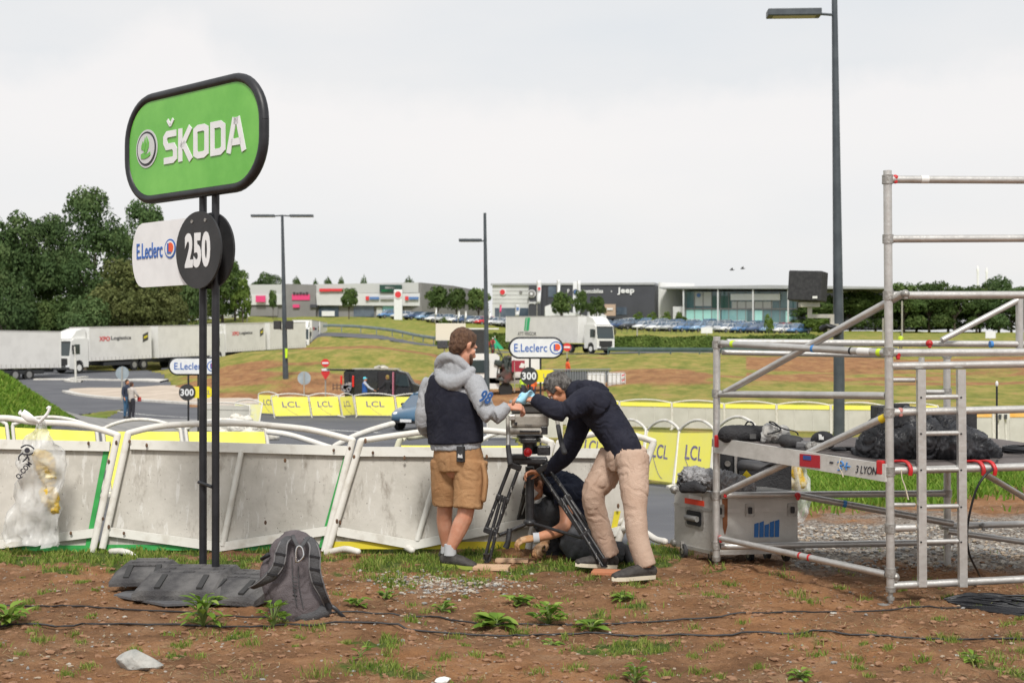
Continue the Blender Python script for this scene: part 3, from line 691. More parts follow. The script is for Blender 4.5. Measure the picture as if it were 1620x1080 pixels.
near_barrier('grey-backed barrier behind the tall sign poles with green right border',
    [(203, 685), (260, 673), (367, 669), (430, 673), (493, 680), (558, 696)], [(203, 685), (162, 867)], [(557, 698), (513, 872)],
    [(206, 703), (553, 713)], [(173, 841), (347, 865), (520, 839)], [((382, 713), (352, 863))], m_gstrip,
    [[(168, 861), (505, 861), (503, 870), (166, 870)], [(545, 718), (552, 718), (511, 866), (504, 866)]],
    [(205, 700), (556, 710), (512, 866), (166, 866)], [(232, 704), (528, 712), (172, 833), (196, 843), (451, 728), (205, 698), (553, 709), (420, 826), (538, 826)],
    feet=[[(176, 872, 9.95), (200, 873, 9.85), (222, 890, 9.7)]])
near_barrier('scuffed grey-backed barrier directly behind the man in shorts, yellow lower border',
    [(571, 697), (624, 689), (690, 681), (760, 680), (830, 688), (872, 700)], [(571, 697), (518, 872)], [(872, 702), (836, 868)],
    [(568, 714), (868, 716)], [(533, 840), (655, 862), (836, 826)], [((692, 747), (660, 855))], m_yel2,
    [[(522, 856), (832, 856), (830, 868), (520, 868)]],
    [(568, 712), (870, 714), (832, 864), (522, 864)], [(590, 716), (560, 722), (533, 824), (578, 697), (640, 724), (770, 722), (800, 800)],
    feet=[[(516, 874, 9.98), (545, 868, 9.9), (566, 872, 9.8)], [(636, 862, 10.2), (652, 870, 10.0)]])
near_barrier('grey-backed barrier between the tripod and the bending man, partly hidden',
    [(884, 700), (920, 690), (960, 684), (1000, 688), (1034, 698)], [(884, 702), (846, 868)], [(1034, 700), (988, 830), (975, 862)],
    [(884, 716), (1030, 718)], [(850, 826), (940, 850), (985, 838)], [((962, 740), (940, 846))], m_yel2,
    [[(846, 856), (975, 856), (973, 868), (844, 868)], [(972, 808), (982, 808), (970, 862), (962, 862)]],
    [(884, 714), (1030, 716), (980, 862), (850, 862)], [(1000, 722), (978, 800)],
    feet=[[(985, 838, 10.1), (1010, 836, 9.9), (1036, 852, 9.7), (1052, 856, 9.6)], [(960, 835, 10.2), (985, 824, 10.15)]])
# ------------------------------------------------------------------ clear plastic bag tied to the rail
m_plast = M('thin_plastic', (.80, .80, .78), .25, col2=(.70, .70, .68), vs=6, alpha=.40, bump=.5, bs=14)
m_ylit = M('yellow_litter', (.58, .38, .04), .5, col2=(.72, .64, .40), vs=14, vr=(.45, .6), bump=.4)
def plastic_bag(label, outl, d, yel, zb, lean=0, printed=False):
    o = thing('plastic_bag', label, 'plastic bag', P(outl[0][0], outl[0][1], d))
    b = MB(); pts = []; rad = []
    for px, py, hw in outl: pts.append(P(px, py, d)); rad.append((hw / F * d, hw / F * d * .42))
    b.limb(pts, rad, side=(1, 0, 0), seg=40, sub=5, caps=True)
    V = np.array(b.v); rr = V.copy(); n = fbm(V[:, 0] * 26 + V[:, 2] * 6, V[:, 2] * 9 - V[:, 0] * 7, 3, 4) - .5
    V[:, 1] += n * .24; V[:, 2] += (fbm(V[:, 0] * 12, V[:, 1] * 12 + 4, 6, 3) - .5) * .05; V[:, 0] += (fbm(V[:, 2] * 9 + 3, V[:, 1] * 14, 9, 3) - .5) * .06; b.v = [tuple(p) for p in V]
    b.build('bag_film', m_plast, o)
    b = MB()
    for px, py, rx, rz_ in yel: b.ell(P(px, py, d), (rx / F * d, .04, rz_ / F * d), Matrix.Rotation(random.uniform(-.5, .5), 3, 'Y'))
    blob('wrapper_litter', b, m_ylit, o, .012, 3, fold=.025, fsc=(20, 20, 20))
    return o
bag = plastic_bag('clear plastic bag with yellow litter tied to the rail at far left', [(66, 664, 5), (63, 676, 9), (62, 700, 24), (66, 735, 37), (60, 780, 36), (52, 830, 42), (48, 858, 44)], 9.86, [(70, 733, 15, 18), (76, 755, 11, 12), (78, 785, 12, 17), (86, 800, 8, 12), (60, 722, 7, 9)], 0)
b = MB()
b.limb([P(62, 668, 9.82), (P(48, 662, 9.8)), P(36, 653, 9.8), P(30, 655, 9.8)], [(.015, .01), (.035, .015), (.03, .01), (.012, .006)], seg=10)
b.limb([P(62, 668, 9.82), P(70, 660, 9.8), P(76, 652, 9.8), P(79, 643, 9.8), P(74, 646, 9.8)], [.014, .013, .012, .011, .008], seg=8)
b.build('knot', M('plastic_knot', (.78, .78, .77), .4), bag)
b = MB(); fx = lambda x, y: P(x, y, 9.74)
b.prism(circ(.021, 16), fx(43, 712), (1, 0, 0), UP, .003)
for st in ([(36, 716), (30, 722), (30, 728)], [(36, 718), (46, 719), (52, 716)], [(44, 718), (42, 724), (36, 730)], [(44, 722), (46, 728)], [(33, 708), (40, 704), (48, 705), (54, 710)]):
    b.limb([fx(*p) for p in st], [.006] * len(st), seg=6, sub=3)
b.build('printed_figure', m_ink, bag)
text('lettering', 'Q-COM', m_ink, bag, P(38, 744, 9.73), Vector((.62, 0, .75)), Vector((-.75, 0, .62)), .155, .05, bold=.03, depth=.004)
# ------------------------------------------------------------------ backpack
bk = thing('backpack', 'grey backpack standing upright against the ballast blocks, straps facing us', 'backpack', Gn(480, 7.45)); D0 = 7.5
m_bp = M('pack_fabric', (.095, .08, .085), .85, col2=(.13, .11, .116), vs=6, bump=.5, bs=160)
m_bp2 = M('pack_fabric_dark', (.05, .05, .053), .85, col2=(.085, .085, .09), vs=8, bump=.5, bs=140)
b = MB(); zoff = Vector((0, 0, 0))
b.limb([P(468, 856, D0 + .12), P(464, 872, D0 + .08), P(464, 900, D0 + .05), P(464, 930, D0 + .02), P(474, 958, D0), P(482, 978, D0)], [(.105, .065), (.14, .09), (.15, .11), (.15, .12), (.145, .125), (.125, .11)], side=(1, 0, 0), seg=20, sub=5, caps='round')
blob('pack_body', b, m_bp, bk, .008, 5, fold=.006, fsc=(12, 12, 6))
b = MB(); b.limb([P(452, 962, D0 - .03), P(480, 972, D0 - .04), P(512, 966, D0 - .02)], [(.06, .05), (.09, .06), (.06, .05)], side=(0, 1, 0), seg=14, caps='round')
blob('pack_base', b, m_bp2, bk, .008, 4)
b = MB(); b.limb([P(432, 882, D0 + .12), P(425, 905, D0 + .1), P(431, 935, D0 + .05), P(437, 962, D0 + .03)], [(.035, .07), (.045, .09), (.045, .09), (.035, .07)], side=(1, 0, 0), seg=14, caps='round')
blob('side_pocket', b, m_bp, bk, .008, 4, fold=.008)
for pth in ([(457, 850, -.0), (449, 858, -.10), (444, 876, -.13), (441, 892, -.14), (431, 908, -.13), (414, 921, -.10), (400, 929, -.04)],
            [(487, 851, -.0), (496, 862, -.10), (498, 880, -.13), (498, 900, -.14), (503, 922, -.13), (512, 942, -.10), (519, 957, -.05)]):
    b = MB(); b.limb([P(x, y, D0 + z) for x, y, z in pth], [(.030, .012)] * 2 + [(.036, .014)] * 3 + [(.028, .012), (.018, .008)], side=(1, 0, 0), seg=12, sub=5, caps='round'); st_ = b.build('shoulder_strap', m_bp2, bk)
    for sg in (-1, 1): b = MB(); b.limb([P(x + sg * (8.5 if 1 < i_ < 5 else 6), y, D0 + z - .010) for i_, (x, y, z) in enumerate(pth)], [.0045] * 7, seg=6, sub=5); b.build('strap_piping', M('piping_grey', (.16, .155, .16), .8), st_)
    b = MB()
    for k in (2, 3, 4): x, y, z = pth[k]; b.box(P(x, y, D0 + z - .016), (.062, .006, .012), Matrix.Rotation(.2, 3, 'Y'))
    b.build('webbing', m_black, st_)
b = MB(); b.limb([P(463, 846, D0 - .03), P(468, 858, D0 - .09), P(474, 866, D0 - .1), P(481, 858, D0 - .09), P(487, 850, D0 - .03)], [(.012, .004)] * 5, seg=8); b.build('grab_handle', m_bp2, bk)
b = MB(); b.limb([P(473, 863, D0 - .15), P(478, 867, D0 - .15), P(480, 880, D0 - .16), P(470, 889, D0 - .16), P(468, 884, D0 - .16), P(469, 868, D0 - .155), P(473, 863, D0 - .15)], [.0055] * 7, seg=8, sub=4, caps=False); b.build('carabiner', M('steel', (.6, .6, .6), .25, metal=1), bk)
b = MB()
for k in range(7):
    y = 912 + k * 7; b.limb([P(463, y, D0 - .115), P(470, y + 1.5, D0 - .117)], [.0035, .0035], seg=6, sub=1)
b.limb([P(462, 880, D0 - .11), P(463, 915, D0 - .118), P(470, 960, D0 - .13)], [.003] * 3, seg=6); b.limb([P(472, 895, D0 - .11), P(473, 925, D0 - .118), P(480, 962, D0 - .13)], [.003] * 3, seg=6)
b.build('back_seams', m_bp2, bk)
b = MB(); b.limb([P(519, 955, D0 - .05), P(530, 962, D0 - .06), P(542, 974, D0 - .06), P(550, 980, D0 - .05), P(540, 983, D0 - .05), P(532, 974, D0 - .05)], [(.012, .003)] * 6, seg=8); b.limb([P(517, 950, D0 - .07), P(521, 962, D0 - .07)], [(.018, .01)] * 2, seg=8, sub=1); b.build('loose_strap', m_black, bk)
b = MB(); b.limb([P(414, 884, D0 + .02), P(420, 880, D0 + .0), P(426, 876, D0)], [(.014, .01)] * 3, seg=8); b.limb([P(516, 946, D0 - .1), P(514, 938, D0 - .1)], [.012] * 2, seg=8, sub=1); b.build('buckle', m_black, bk)
# ------------------------------------------------------------------ cables on the ground
def g_z(p): return gnd(p.x, p.y)
def cable(label, pts, r=.009, wob=.008, grp=None, name='cable'):
    Pn = []
    for i in range(len(pts) - 1):
        (a, da), (c, dc_) = pts[i], pts[i + 1]; n = max(3, int(abs(c - a) / 14))
        for k in range(n):
            t = k / n; px = a + (c - a) * t; d = da + (dc_ - da) * t; d += wob * (fbm(np.array([px * .013]), np.array([3.0 + r * 99]), 5)[0] - .5) * 3
            g_ = Gn(px, d, 0); g_.z = np.mean([gnd(g_.x + e_, g_.y) for e_ in (-.45, -.3, -.15, 0, .15, .3, .45)]) + 0; g_.z = max(g_.z, max(g_z(g_), gnd(g_.x + .05, g_.y), gnd(g_.x - .05, g_.y))) + r * .9; Pn.append(g_)
    b = MB(); b.limb(Pn, [r] * len(Pn), seg=6, sub=1); o = b.build(name, M('cable_black', (.016, .016, .018), .5), None); tag(o, label, 'cable', grp); return o
cable('upper black cable crossing the dirt behind the plants', [(-40, 7.72), (20, 7.84), (130, 7.78), (210, 7.64), (300, 7.56), (420, 7.46), (560, 7.52), (680, 7.54), (760, 7.42), (860, 7.40), (960, 7.40), (1080, 7.46), (1200, 7.50), (1340, 7.66), (1470, 7.74), (1540, 7.78)], .0052)
cable('lower black cable crossing the whole dirt foreground', [(-40, 7.26), (130, 7.30), (280, 7.28), (470, 7.18), (560, 7.16), (700, 7.13), (900, 7.10), (1060, 7.06), (1300, 6.96), (1480, 6.92), (1660, 6.93)], .0062)
# ------------------------------------------------------------------ people at the tripod
m_skin = M('skin', (.54, .24, .15), .55, col2=(.60, .31, .21), vs=10, sss=.05)
m_skin2 = M('skin_tanned', (.50, .22, .12), .5, col2=(.58, .28, .17), vs=10, sss=.05)
m_navy = M('navy_fleece', (.016, .017, .028), .95, col2=(.026, .027, .04), vs=8, bump=.3, bs=200, spec=.2)
m_grey = M('grey_marl', (.31, .32, .34), .95, col2=(.39, .40, .42), vs=160, bump=.3, bs=160, spec=.2)
m_shorts = M('tan_cotton', (.35, .19, .09), .9, col2=(.42, .245, .125), vs=5, bump=.3, bs=120, spec=.2)
m_chino = M('beige_chino', (.44, .31, .235), .9, col2=(.50, .37, .29), vs=5, bump=.3, bs=120, spec=.2)
m_navy2 = M('navy_cotton', (.010, .013, .026), .9, col2=(.018, .022, .038), vs=6, spec=.2)
m_dgrey = M('charcoal_cotton', (.055, .058, .065), .9, col2=(.085, .088, .095), vs=6, bump=.3, bs=120, spec=.2)
m_brownhair = M('brown_hair', (.075, .034, .018), .7, col2=(.15, .078, .042), vs=60, bump=.8, bs=160, stretch=(1, 1, .25))
m_greyhair = M('grey_hair', (.05, .045, .042), .7, col2=(.17, .16, .15), vs=50, bump=.8, bs=160, stretch=(1, 1, .3))
m_sock = M('grey_sock', (.45, .46, .48), .95)
m_shoe = M('shoe_dark', (.03, .026, .025), .7, col2=(.055, .05, .045), vs=20, bump=.3)
m_sole = M('sole_lime', (.30, .36, .06), .6); m_solew = M('sole_cream', (.66, .60, .47), .6)
m_glove = M('work_glove', (.42, .22, .10), .85, col2=(.5, .33, .2), vs=16, bump=.5, bs=60)
def hand(mb, wrist, d, palmn, spread=.35, curl=.9, size=1.0, thumb=1):
    """palm and five bent fingers, d = hand direction, palmn = palm normal (fingers curl towards it)"""
    w = Vector(wrist); d = Vector(d).normalized(); n = Vector(palmn); n = (n - d * n.dot(d)).normalized(); s = d.cross(n)
    mb.limb([w - d * .02, w + d * .035 * size, w + d * .085 * size], [(.027 * size, .022 * size), (.040 * size, .018 * size), (.042 * size, .014 * size)], side=s, seg=12, caps='round')
    for i, (o, L) in enumerate(((-.031, .062), (-.011, .072), (.010, .068), (.030, .052))):
        p = w + d * (.088 * size) + s * o * size; q = [p - d * .015]; a = .15; dd = d + s * (o * spread * 8)
        for seg_, f in enumerate((.48, .3, .22)):
            a += curl * (.62 if seg_ else .5); v = (dd.normalized() * math.cos(a) + n * math.sin(a)); p = p + v * L * f * size * 1.25; q.append(p)
        mb.limb(q, [.0098 * size, .0098 * size, .009 * size, .0078 * size], side=s, seg=8, sub=3, caps='round')
    p = w + d * .03 * size - s * .03 * size * thumb; v1 = (d * .6 - s * .75 * thumb + n * .45).normalized(); v2 = (d * .85 - s * .1 * thumb + n * .6).normalized()
    mb.limb([p - v1 * .01, p + v1 * .038 * size, p + v1 * .038 * size + v2 * .036 * size], [.014 * size, .011 * size, .0088 * size], side=n, seg=8, sub=3, caps='round')
def head(mb, c, fw, up, s=1.0):
    """skull, jaw, nose, brow, lips, ears; fw = gaze, up = crown direction"""
    c = Vector(c); fw = Vector(fw).normalized(); up = Vector(up); up = (up - fw * up.dot(fw)).normalized(); rt = fw.cross(up)
    Rm = Matrix((rt, fw, up)).transposed()
    def pt(x, y, z): return c + Rm @ (Vector((x, y, z)) * s)
    mb.ell(pt(0, -.012, .022), (.074 * s, .094 * s, .092 * s), Rm, 18, 12)
    mb.ell(pt(0, .032, -.045), (.056 * s, .058 * s, .068 * s), Rm, 16, 10)
    mb.ell(pt(0, .058, -.088), (.030 * s, .026 * s, .020 * s), Rm)
    mb.limb([pt(0, .084, .012), pt(0, .098, -.012), pt(0, .108, -.030), pt(0, .092, -.040)], [.009 * s, .011 * s, .014 * s, .010 * s], seg=8, caps='round')
    mb.limb([pt(-.05, .07, .022), pt(0, .082, .028), pt(.05, .07, .022)], [.010 * s, .012 * s, .010 * s], seg=8, caps='round')
    mb.limb([pt(-.022, .084, -.060), pt(0, .092, -.060), pt(.022, .084, -.060)], [.006 * s, .009 * s, .006 * s], seg=8, caps='round')
    for q in (-1, 1):
        mb.ell(pt(.040 * q, .058, -.022), (.022 * s, .022 * s, .022 * s))
        mb.limb([pt(.073 * q, -.002, -.028), pt(.082 * q, -.012, -.002), pt(.080 * q, -.006, .022)], [(.008 * s, .012 * s), (.010 * s, .017 * s), (.007 * s, .012 * s)], side=rt, seg=8, caps='round')
    return pt, Rm
def eyes(parent, pt, s=1.0):
    for q in (-1, 1):
        b = MB(); b.cur = 0; b.ell(pt(.030 * q, .072, .002), .0115 * s, None, 10, 8); b.cur = 1; b.ell(pt(.030 * q, .0775, .002), .0068 * s, None, 8, 6)
        b.build('eye', [M('eye_white', (.7, .68, .65), .3), M('iris', (.03, .02, .015), .3)], parent)
def hairblob(parent, pt, Rm, mat, s=1.0, spikes=0, front=.035, seed=1, side_low=-.02):
    b = MB(); b.ell(pt(0, -.020, .038), (.083 * s, .100 * s, .090 * s), Rm, 18, 12)
    b.ell(pt(0, -.055, -.01), (.070 * s, .060 * s, .075 * s), Rm)
    rr = random.Random(seed)
    for k in range(spikes):
        a = rr.uniform(-1, 1); c = rr.uniform(-1, 1); z = math.sqrt(max(.05, 1 - a * a * .8 - c * c * .7))
        p0 = pt(a * .055, -.02 + c * .075, .03 + .075 * z); dr = (Rm @ Vector((a * .3 + rr.uniform(-.3, .3), c * .3 + .3, 1))).normalized()
        b.limb([p0, p0 + dr * rr.uniform(.02, .038)], [.010, .004], seg=6, sub=1)
    o = blob('hair', b, mat, parent, .0065, 2, fold=.004, fsc=(30, 30, 8), fold2=.018)
    # trim to the hairline: nothing in front of the face or below the ears
    me = o.data; L0 = rootloc(parent); bm = bmesh.new(); bm.from_mesh(me); inv = Rm.transposed(); cc = pt(0, 0, 0)
    dl = [v for v in bm.verts if (lambda q: (q.y > front * s and q.z < .068 * s + (q.y - .05) * .3) or (q.z < side_low * s and q.y > -.012 * s))(inv @ (v.co + L0 - cc))]
    bmesh.ops.delete(bm, geom=dl, context='VERTS'); bm.to_mesh(me); bm.free()
    return o
def shoe(parent, heel, toe, ankle, mat, smat, w=.05, lace=None):
    heel, toe, ankle = Vector(heel), Vector(toe), Vector(ankle); d = (toe - heel); n = d.cross(UP).normalized()
    b = MB()
    def mix(t, up_): return heel.lerp(toe, t) + UP * up_
    b.limb([mix(.02, .05), mix(.25, .055), mix(.5, .05), mix(.75, .038), mix(.95, .03)], [(w * .72, .045), (w * .8, .05), (w * .92, .044), (w, .034), (w * .7, .024)], side=n, seg=14, caps='round')
    b.limb([mix(.16, .06), ankle], [(w * .8, w * .95), (w * .85, w * .95)], side=n, seg=12, sub=1)
    s_ = blob('shoe', b, mat, parent, .0065, 3)
    b = MB(); out = [(0, -.6), (.2, -.85), (.55, -.9), (.8, -1), (.96, -.75), (1.03, 0), (.96, .75), (.8, 1), (.55, .9), (.2, .85), (0, .6), (-.03, 0)]
    b.prism([(q[0] * d.length, q[1] * w) for q in out], heel + UP * .012, d.normalized(), UP.cross(d).normalized(), .026); b.build('sole', smat, s_)
    if lace:
        b = MB()
        for t in (.38, .47, .56): b.limb([mix(t, .096 - t * .03) - n * w * .5, mix(t + .01, .112 - t * .04), mix(t, .096 - t * .03) + n * w * .5], [.004] * 3, seg=6)
        b.build('laces', lace, s_)
    return s_
# ---------------- man 1: back to us, looking down to his right hand
z0 = 0.0
m1 = thing('person', 'man in grey hoodie, dark fleece vest and tan shorts standing with his back to us', 'person', (-.44, 9.35, 0))
fw = Vector((.55, .83, 0)).normalized(); rt = Vector((.83, -.55, 0)).normalized()
hip = P(725, 722, 9.42); 
def m1b(k=0):  # skeleton radii offset k
    b = MB()
    b.limb([P(724, 735, 9.42), P(724, 705, 9.42), P(719, 670, 9.42), P(715, 635, 9.42), P(716, 606, 9.40), P(722, 590, 9.38)], [(.175 + k, .125 + k), (.178 + k, .130 + k), (.190 + k, .130 + k), (.205 + k, .125 + k), (.195 + k, .105 + k), (.085 + k, .075 + k)], side=rt, seg=20, caps='round')
    return b
b = m1b(-.012); b.limb([P(724, 600, 9.38), P(731, 575, 9.37), P(736, 556, 9.36)], [.062, .060, .058], seg=12)
hc = P(734, 548, 9.36); pt, Rm = head(b, hc, Vector((.74, .52, -.42)), Vector((.15, .25, 1)), 1.04)
shR = P(752, 610, 9.28); elR = P(776, 658, 9.16); wrR = P(806, 643, 9.22)
shL = P(681, 612, 9.52); elL = P(670, 668, 9.50); wrL = P(692, 690, 9.75)
b.limb([shR, elR, wrR], [.055, .043, .030], seg=10, sub=3); b.limb([shL, elL, wrL], [.055, .043, .03], seg=10, sub=3)
hand(b, wrR, (.9, .15, -.05), (.1, .6, -.8), curl=1.5, thumb=-1, spread=.12); hand(b, wrL, (.3, .9, .1), (0, 0, -1), curl=1)
hL = P(706, 728, 9.47); hR = P(746, 728, 9.36); kL = P(704, 800, 9.52); kR = P(737, 808, 9.33); aL = P(707, 868, 9.60); aR = P(712, 871, 9.34)
b.limb([hL, kL, P(703, 825, 9.56), aL], [.098, .060, .060, .037], seg=12, sub=4); b.limb([hR, kR, P(729, 830, 9.34), aR, aR - UP * .05], [.100, .062, .064, .038, .04], seg=12, sub=4)
body = blob('body', b, m_skin, m1, .0065, 3)
eyes(m1, pt, 1.04)
hairblob(m1, pt, Rm, m_brownhair, 1.05, spikes=60, front=.045)
b = MB(); b.limb([pt(-.05, .045, -.055), pt(-.03, .078, -.085), pt(0, .09, -.092), pt(.03, .078, -.085), pt(.05, .045, -.055)], [(.014, .02)] * 5, seg=8, caps='round'); blob('beard', b, M('beard', (.10, .05, .03), .8), m1, .006, 2)
# hoodie: torso, sleeves, hood
b = MB()
b.limb([P(721, 710, 9.42), P(719, 670, 9.42), P(715, 635, 9.42), P(716, 608, 9.40), P(720, 594, 9.38)], [(.205, .150), (.205, .145), (.222, .142), (.205, .118), (.10, .085)], side=rt, seg=24, caps=True)
b.limb([shR + Vector((-.03, .03, .01)), shR, elR, wrR - Vector((.02, 0, 0))], [.085, .078, .064, .042], seg=14, sub=4); b.limb([shL + Vector((.03, -.02, .01)), shL, elL, wrL], [.085, .076, .062, .044], seg=14, sub=4)
b.limb([P(693, 588, 9.40), P(700, 600, 9.32), P(716, 606, 9.26), P(733, 598, 9.24), P(748, 584, 9.28)], [(.022, .03), (.032, .045), (.038, .052), (.032, .042), (.02, .025)], side=(0, 1, 0), seg=12, caps='round')
b.limb([P(692, 586, 9.42), P(697, 570, 9.38), P(712, 564, 9.33), P(730, 574, 9.30), P(745, 588, 9.30)], [(.022, .025), (.032, .036), (.036, .036), (.030, .032), (.018, .02)], side=(0, 1, 0), seg=12, caps='round')
b.limb([P(718, 600, 9.36), P(718, 582, 9.36), P(717, 572, 9.36)], [(.12, .07), (.105, .065), (.07, .05)], side=rt, seg=14, caps='round')
blob('hoodie', b, m_grey, m1, .0085, 4, fold=.006, fsc=(6, 6, 9))
b = MB()
b.limb([P(721, 700, 9.42), P(719, 670, 9.42), P(715, 635, 9.42), P(717, 610, 9.40), P(720, 599, 9.38)], [(.224, .166), (.230, .164), (.236, .158), (.208, .136), (.14, .105)], side=rt, seg=24, caps=True)
blob('fleece_vest', b, m_navy, m1, .0085, 3, fold=.004, fsc=(6, 6, 3))
b = MB()
b.limb([P(724, 706, 9.42), P(725, 722, 9.42), P(727, 742, 9.42)], [(.186, .140), (.198, .152), (.192, .145)], side=rt, seg=20, caps=True)
b.limb([hL, P(705, 765, 9.49), P(705, 797, 9.51)], [.118, .105, .098], seg=16, sub=4); b.limb([hR, P(743, 765, 9.35), P(740, 803, 9.33)], [.122, .115, .108], seg=16, sub=4)
sh_ = blob('shorts', b, m_shorts, m1, .0085, 3, fold=.0065, fsc=(4, 4, 8))
b = MB(); b.limb([P(764, 735, 9.28), P(768, 760, 9.27), P(765, 790, 9.26)], [(.02, .045), (.022, .05), (.02, .045)], seg=10, caps='round'); b.build('cargo_pocket', m_shorts, sh_)
b = MB(); b.limb([aR + UP * .05, aR - UP * .03], [.043, .048], seg=12, sub=1); b.limb([aL + UP * .05, aL - UP * .03], [.043, .048], seg=12, sub=1); b.sep('sock', m_sock, m1)
shoe(m1, P(702, 895, 9.36), P(752, 900, 9.28), aR - UP * .02, m_shoe, m_sole, .052); shoe(m1, P(700, 888, 9.66), P(722, 890, 9.85), aL - UP * .02, m_shoe, m_sole, .05)
ua = (elR - shR).normalized(); nrm = Vector((.2, -1, .1)); nrm = (nrm - ua * nrm.dot(ua)).normalized(); xdir = (-ua).cross(nrm) * -1
text('sleeve_number', '98', M('print_sleeve', (.04, .13, .38), .7), m1, P(769, 628, 9.10), Vector((.82, .35, -.25)), Vector((.45, -.1, .88)), .085, .095, depth=.012, bold=.02)
rad = thing('walkie_talkie', 'black two-way radio with stubby antenna clipped to the tan shorts', 'radio', P(729, 715, 9.23))
b = MB(); b.box(P(729, 718, 9.24), (.058, .035, .115), Matrix.Rotation(R(-30), 3, 'Z') , .006); b.build('casing', m_blackm, rad)
b = MB(); b.tube(P(732, 708, 9.24), P(734, 690, 9.25), .005, 8); b.build('antenna', m_black, rad)
b = MB(); b.prism([(-.02, -.012), (.02, -.014), (.014, .014), (0, .004), (-.016, .014)], P(728, 721, 9.21), (.87, -.5, 0), UP, .006); b.build('sticker', M('sticker', (.6, .6, .6), .6), rad)
# ---------------- man 2: bending over the camera head, seen from his left side
m2 = thing('person', 'man in dark sweater and beige trousers bending over the camera head', 'person', (.9, 9.0, 0))
b = MB(); D = 9.25
spine = [P(990, 722, 9.05), P(985, 705, 9.06), P(970, 680, 9.12), P(952, 655, 9.18), P(932, 633, 9.22), P(915, 622, 9.24)]
sr = [(.145, .118), (.148, .110), (.158, .115), (.178, .122), (.178, .112), (.095, .085)]
def m2t(k, seg=20):
    q = MB(); q.limb(spine, [(a + k, c + k) for a, c in sr], side=(0, 1, 0), seg=seg, caps='round'); return q
b = m2t(-.012)
b.limb([P(922, 625, 9.24), P(902, 617, 9.26)], [.062, .058], seg=12, sub=1)
hc = P(884, 616, 9.27); pt, Rm = head(b, hc, Vector((-.62, .10, -.78)), Vector((-.75, .10, .62)), 1.0)
s1 = P(930, 632, 9.02); e1 = P(890, 651, 8.93); w1 = P(842, 632, 9.05)      # near arm, forward over the head
s2 = P(925, 652, 9.42); e2_ = P(898, 715, 9.38); w2 = P(858, 748, 9.45)     # far arm, down to the bowl
b.limb([s1, e1, w1], [.055, .042, .03], seg=10, sub=3); b.limb([s2, e2_, w2], [.055, .042, .03], seg=10, sub=3)
hand(b, w1, (-.95, .1, .15), (-.1, .3, -.9), curl=.8, thumb=1); hand(b, w2, (-.9, .1, .1), (0, -.3, -.8), curl=1.1)
h1 = P(1000, 722, 8.95); h2 = P(975, 722, 9.18); k1 = P(1005, 812, 8.78); k2 = P(938, 783, 9.14); a1 = P(1023, 898, 8.72); a2 = P(965, 880, 9.22)
b.limb([h1, P(1003, 765, 8.86), k1, a1], [.08, .065, .05, .036], seg=12, sub=5); b.limb([h2, P(955, 755, 9.16), k2, a2], [.08, .065, .05, .036], seg=12, sub=5)
blob('body', b, m_skin2, m2, .0065, 3); eyes(m2, pt, 1.0)
hairblob(m2, pt, Rm, m_greyhair, 1.02, spikes=6, front=.05, seed=3, side_low=.0)
b = m2t(.008, 24)
b.limb([P(950, 645, 9.06), s1, e1, w1 + Vector((.02, 0, 0))], [.10, .092, .068, .046], seg=14, sub=5); b.limb([P(945, 655, 9.36), s2, e2_, w2 + Vector((.02, 0, .01))], [.10, .090, .066, .046], seg=14, sub=5)
b.limb([P(962, 640, 9.10), P(945, 622, 9.10), P(925, 614, 9.16)], [.06, .08, .06], seg=12, caps='round')
blob('sweater', b, m_navy, m2, .0085, 4, fold=.008, fsc=(5, 5, 5))
b = MB(); b.limb([P(989, 710, 9.05), P(983, 694, 9.06)], [(.138, .104), (.134, .10)], side=(0, 1, 0), seg=20, sub=1); b.build('shirt_hem', M('shirt_grey', (.07, .085, .085), .9), m2)
b = MB()
b.limb([P(993, 704, 9.05), P(990, 722, 9.06), P(988, 742, 9.07)], [(.158, .135), (.165, .145), (.15, .13)], side=(0, 1, 0), seg=20, caps=True)
b.limb([h1, P(1003, 765, 8.86), k1, P(1010, 855, 8.75), a1 + UP * .01], [.122, .100, .076, .070, .066], seg=16, sub=4)
b.limb([h2, P(955, 755, 9.16), k2, P(950, 835, 9.2), a2 + UP * .01], [.128, .108, .082, .074, .067], seg=16, sub=4)
tr_ = blob('trousers', b, m_chino, m2, .0085, 3, fold=.0065, fsc=(3, 3, 7))
shoe(m2, P(1033, 914, 8.76), P(970, 918, 8.56), a1 - UP * .03, m_shoe, m_solew, .05, m_black)
shoe(m2, P(973, 898, 9.28), P(912, 895, 9.12), a2 - UP * .02, m_shoe, m_solew, .05, m_black)
N_ = 12; V = []; 
for j in range(N_ + 1):
    for i in range(N_ + 1):
        a, c = i / N_, j / N_; p = P(820 + 29 * a - 4 * c, 634 - 17 * (1 - c) * (1 - abs(a - .55)) + 3 * c, 9.0 + .05 * a); p.y += .03 * math.sin(a * 9 + c * 3); p.z += .012 * math.sin(a * 11) ; V.append(p)
Fm = [(j * (N_ + 1) + i, j * (N_ + 1) + i + 1, (j + 1) * (N_ + 1) + i + 1, (j + 1) * (N_ + 1) + i) for j in range(N_) for i in range(N_)]
mo = mkobj('face_mask', V, Fm, M('mask_blue', (.38, .66, .80), .8, col2=(.30, .58, .74), vs=20), None, True); so_ = mo.modifiers.new('s', 'SOLIDIFY'); so_.thickness = .006
tag(mo, 'crumpled light blue face mask held in the bending man\'s hand', 'face mask')
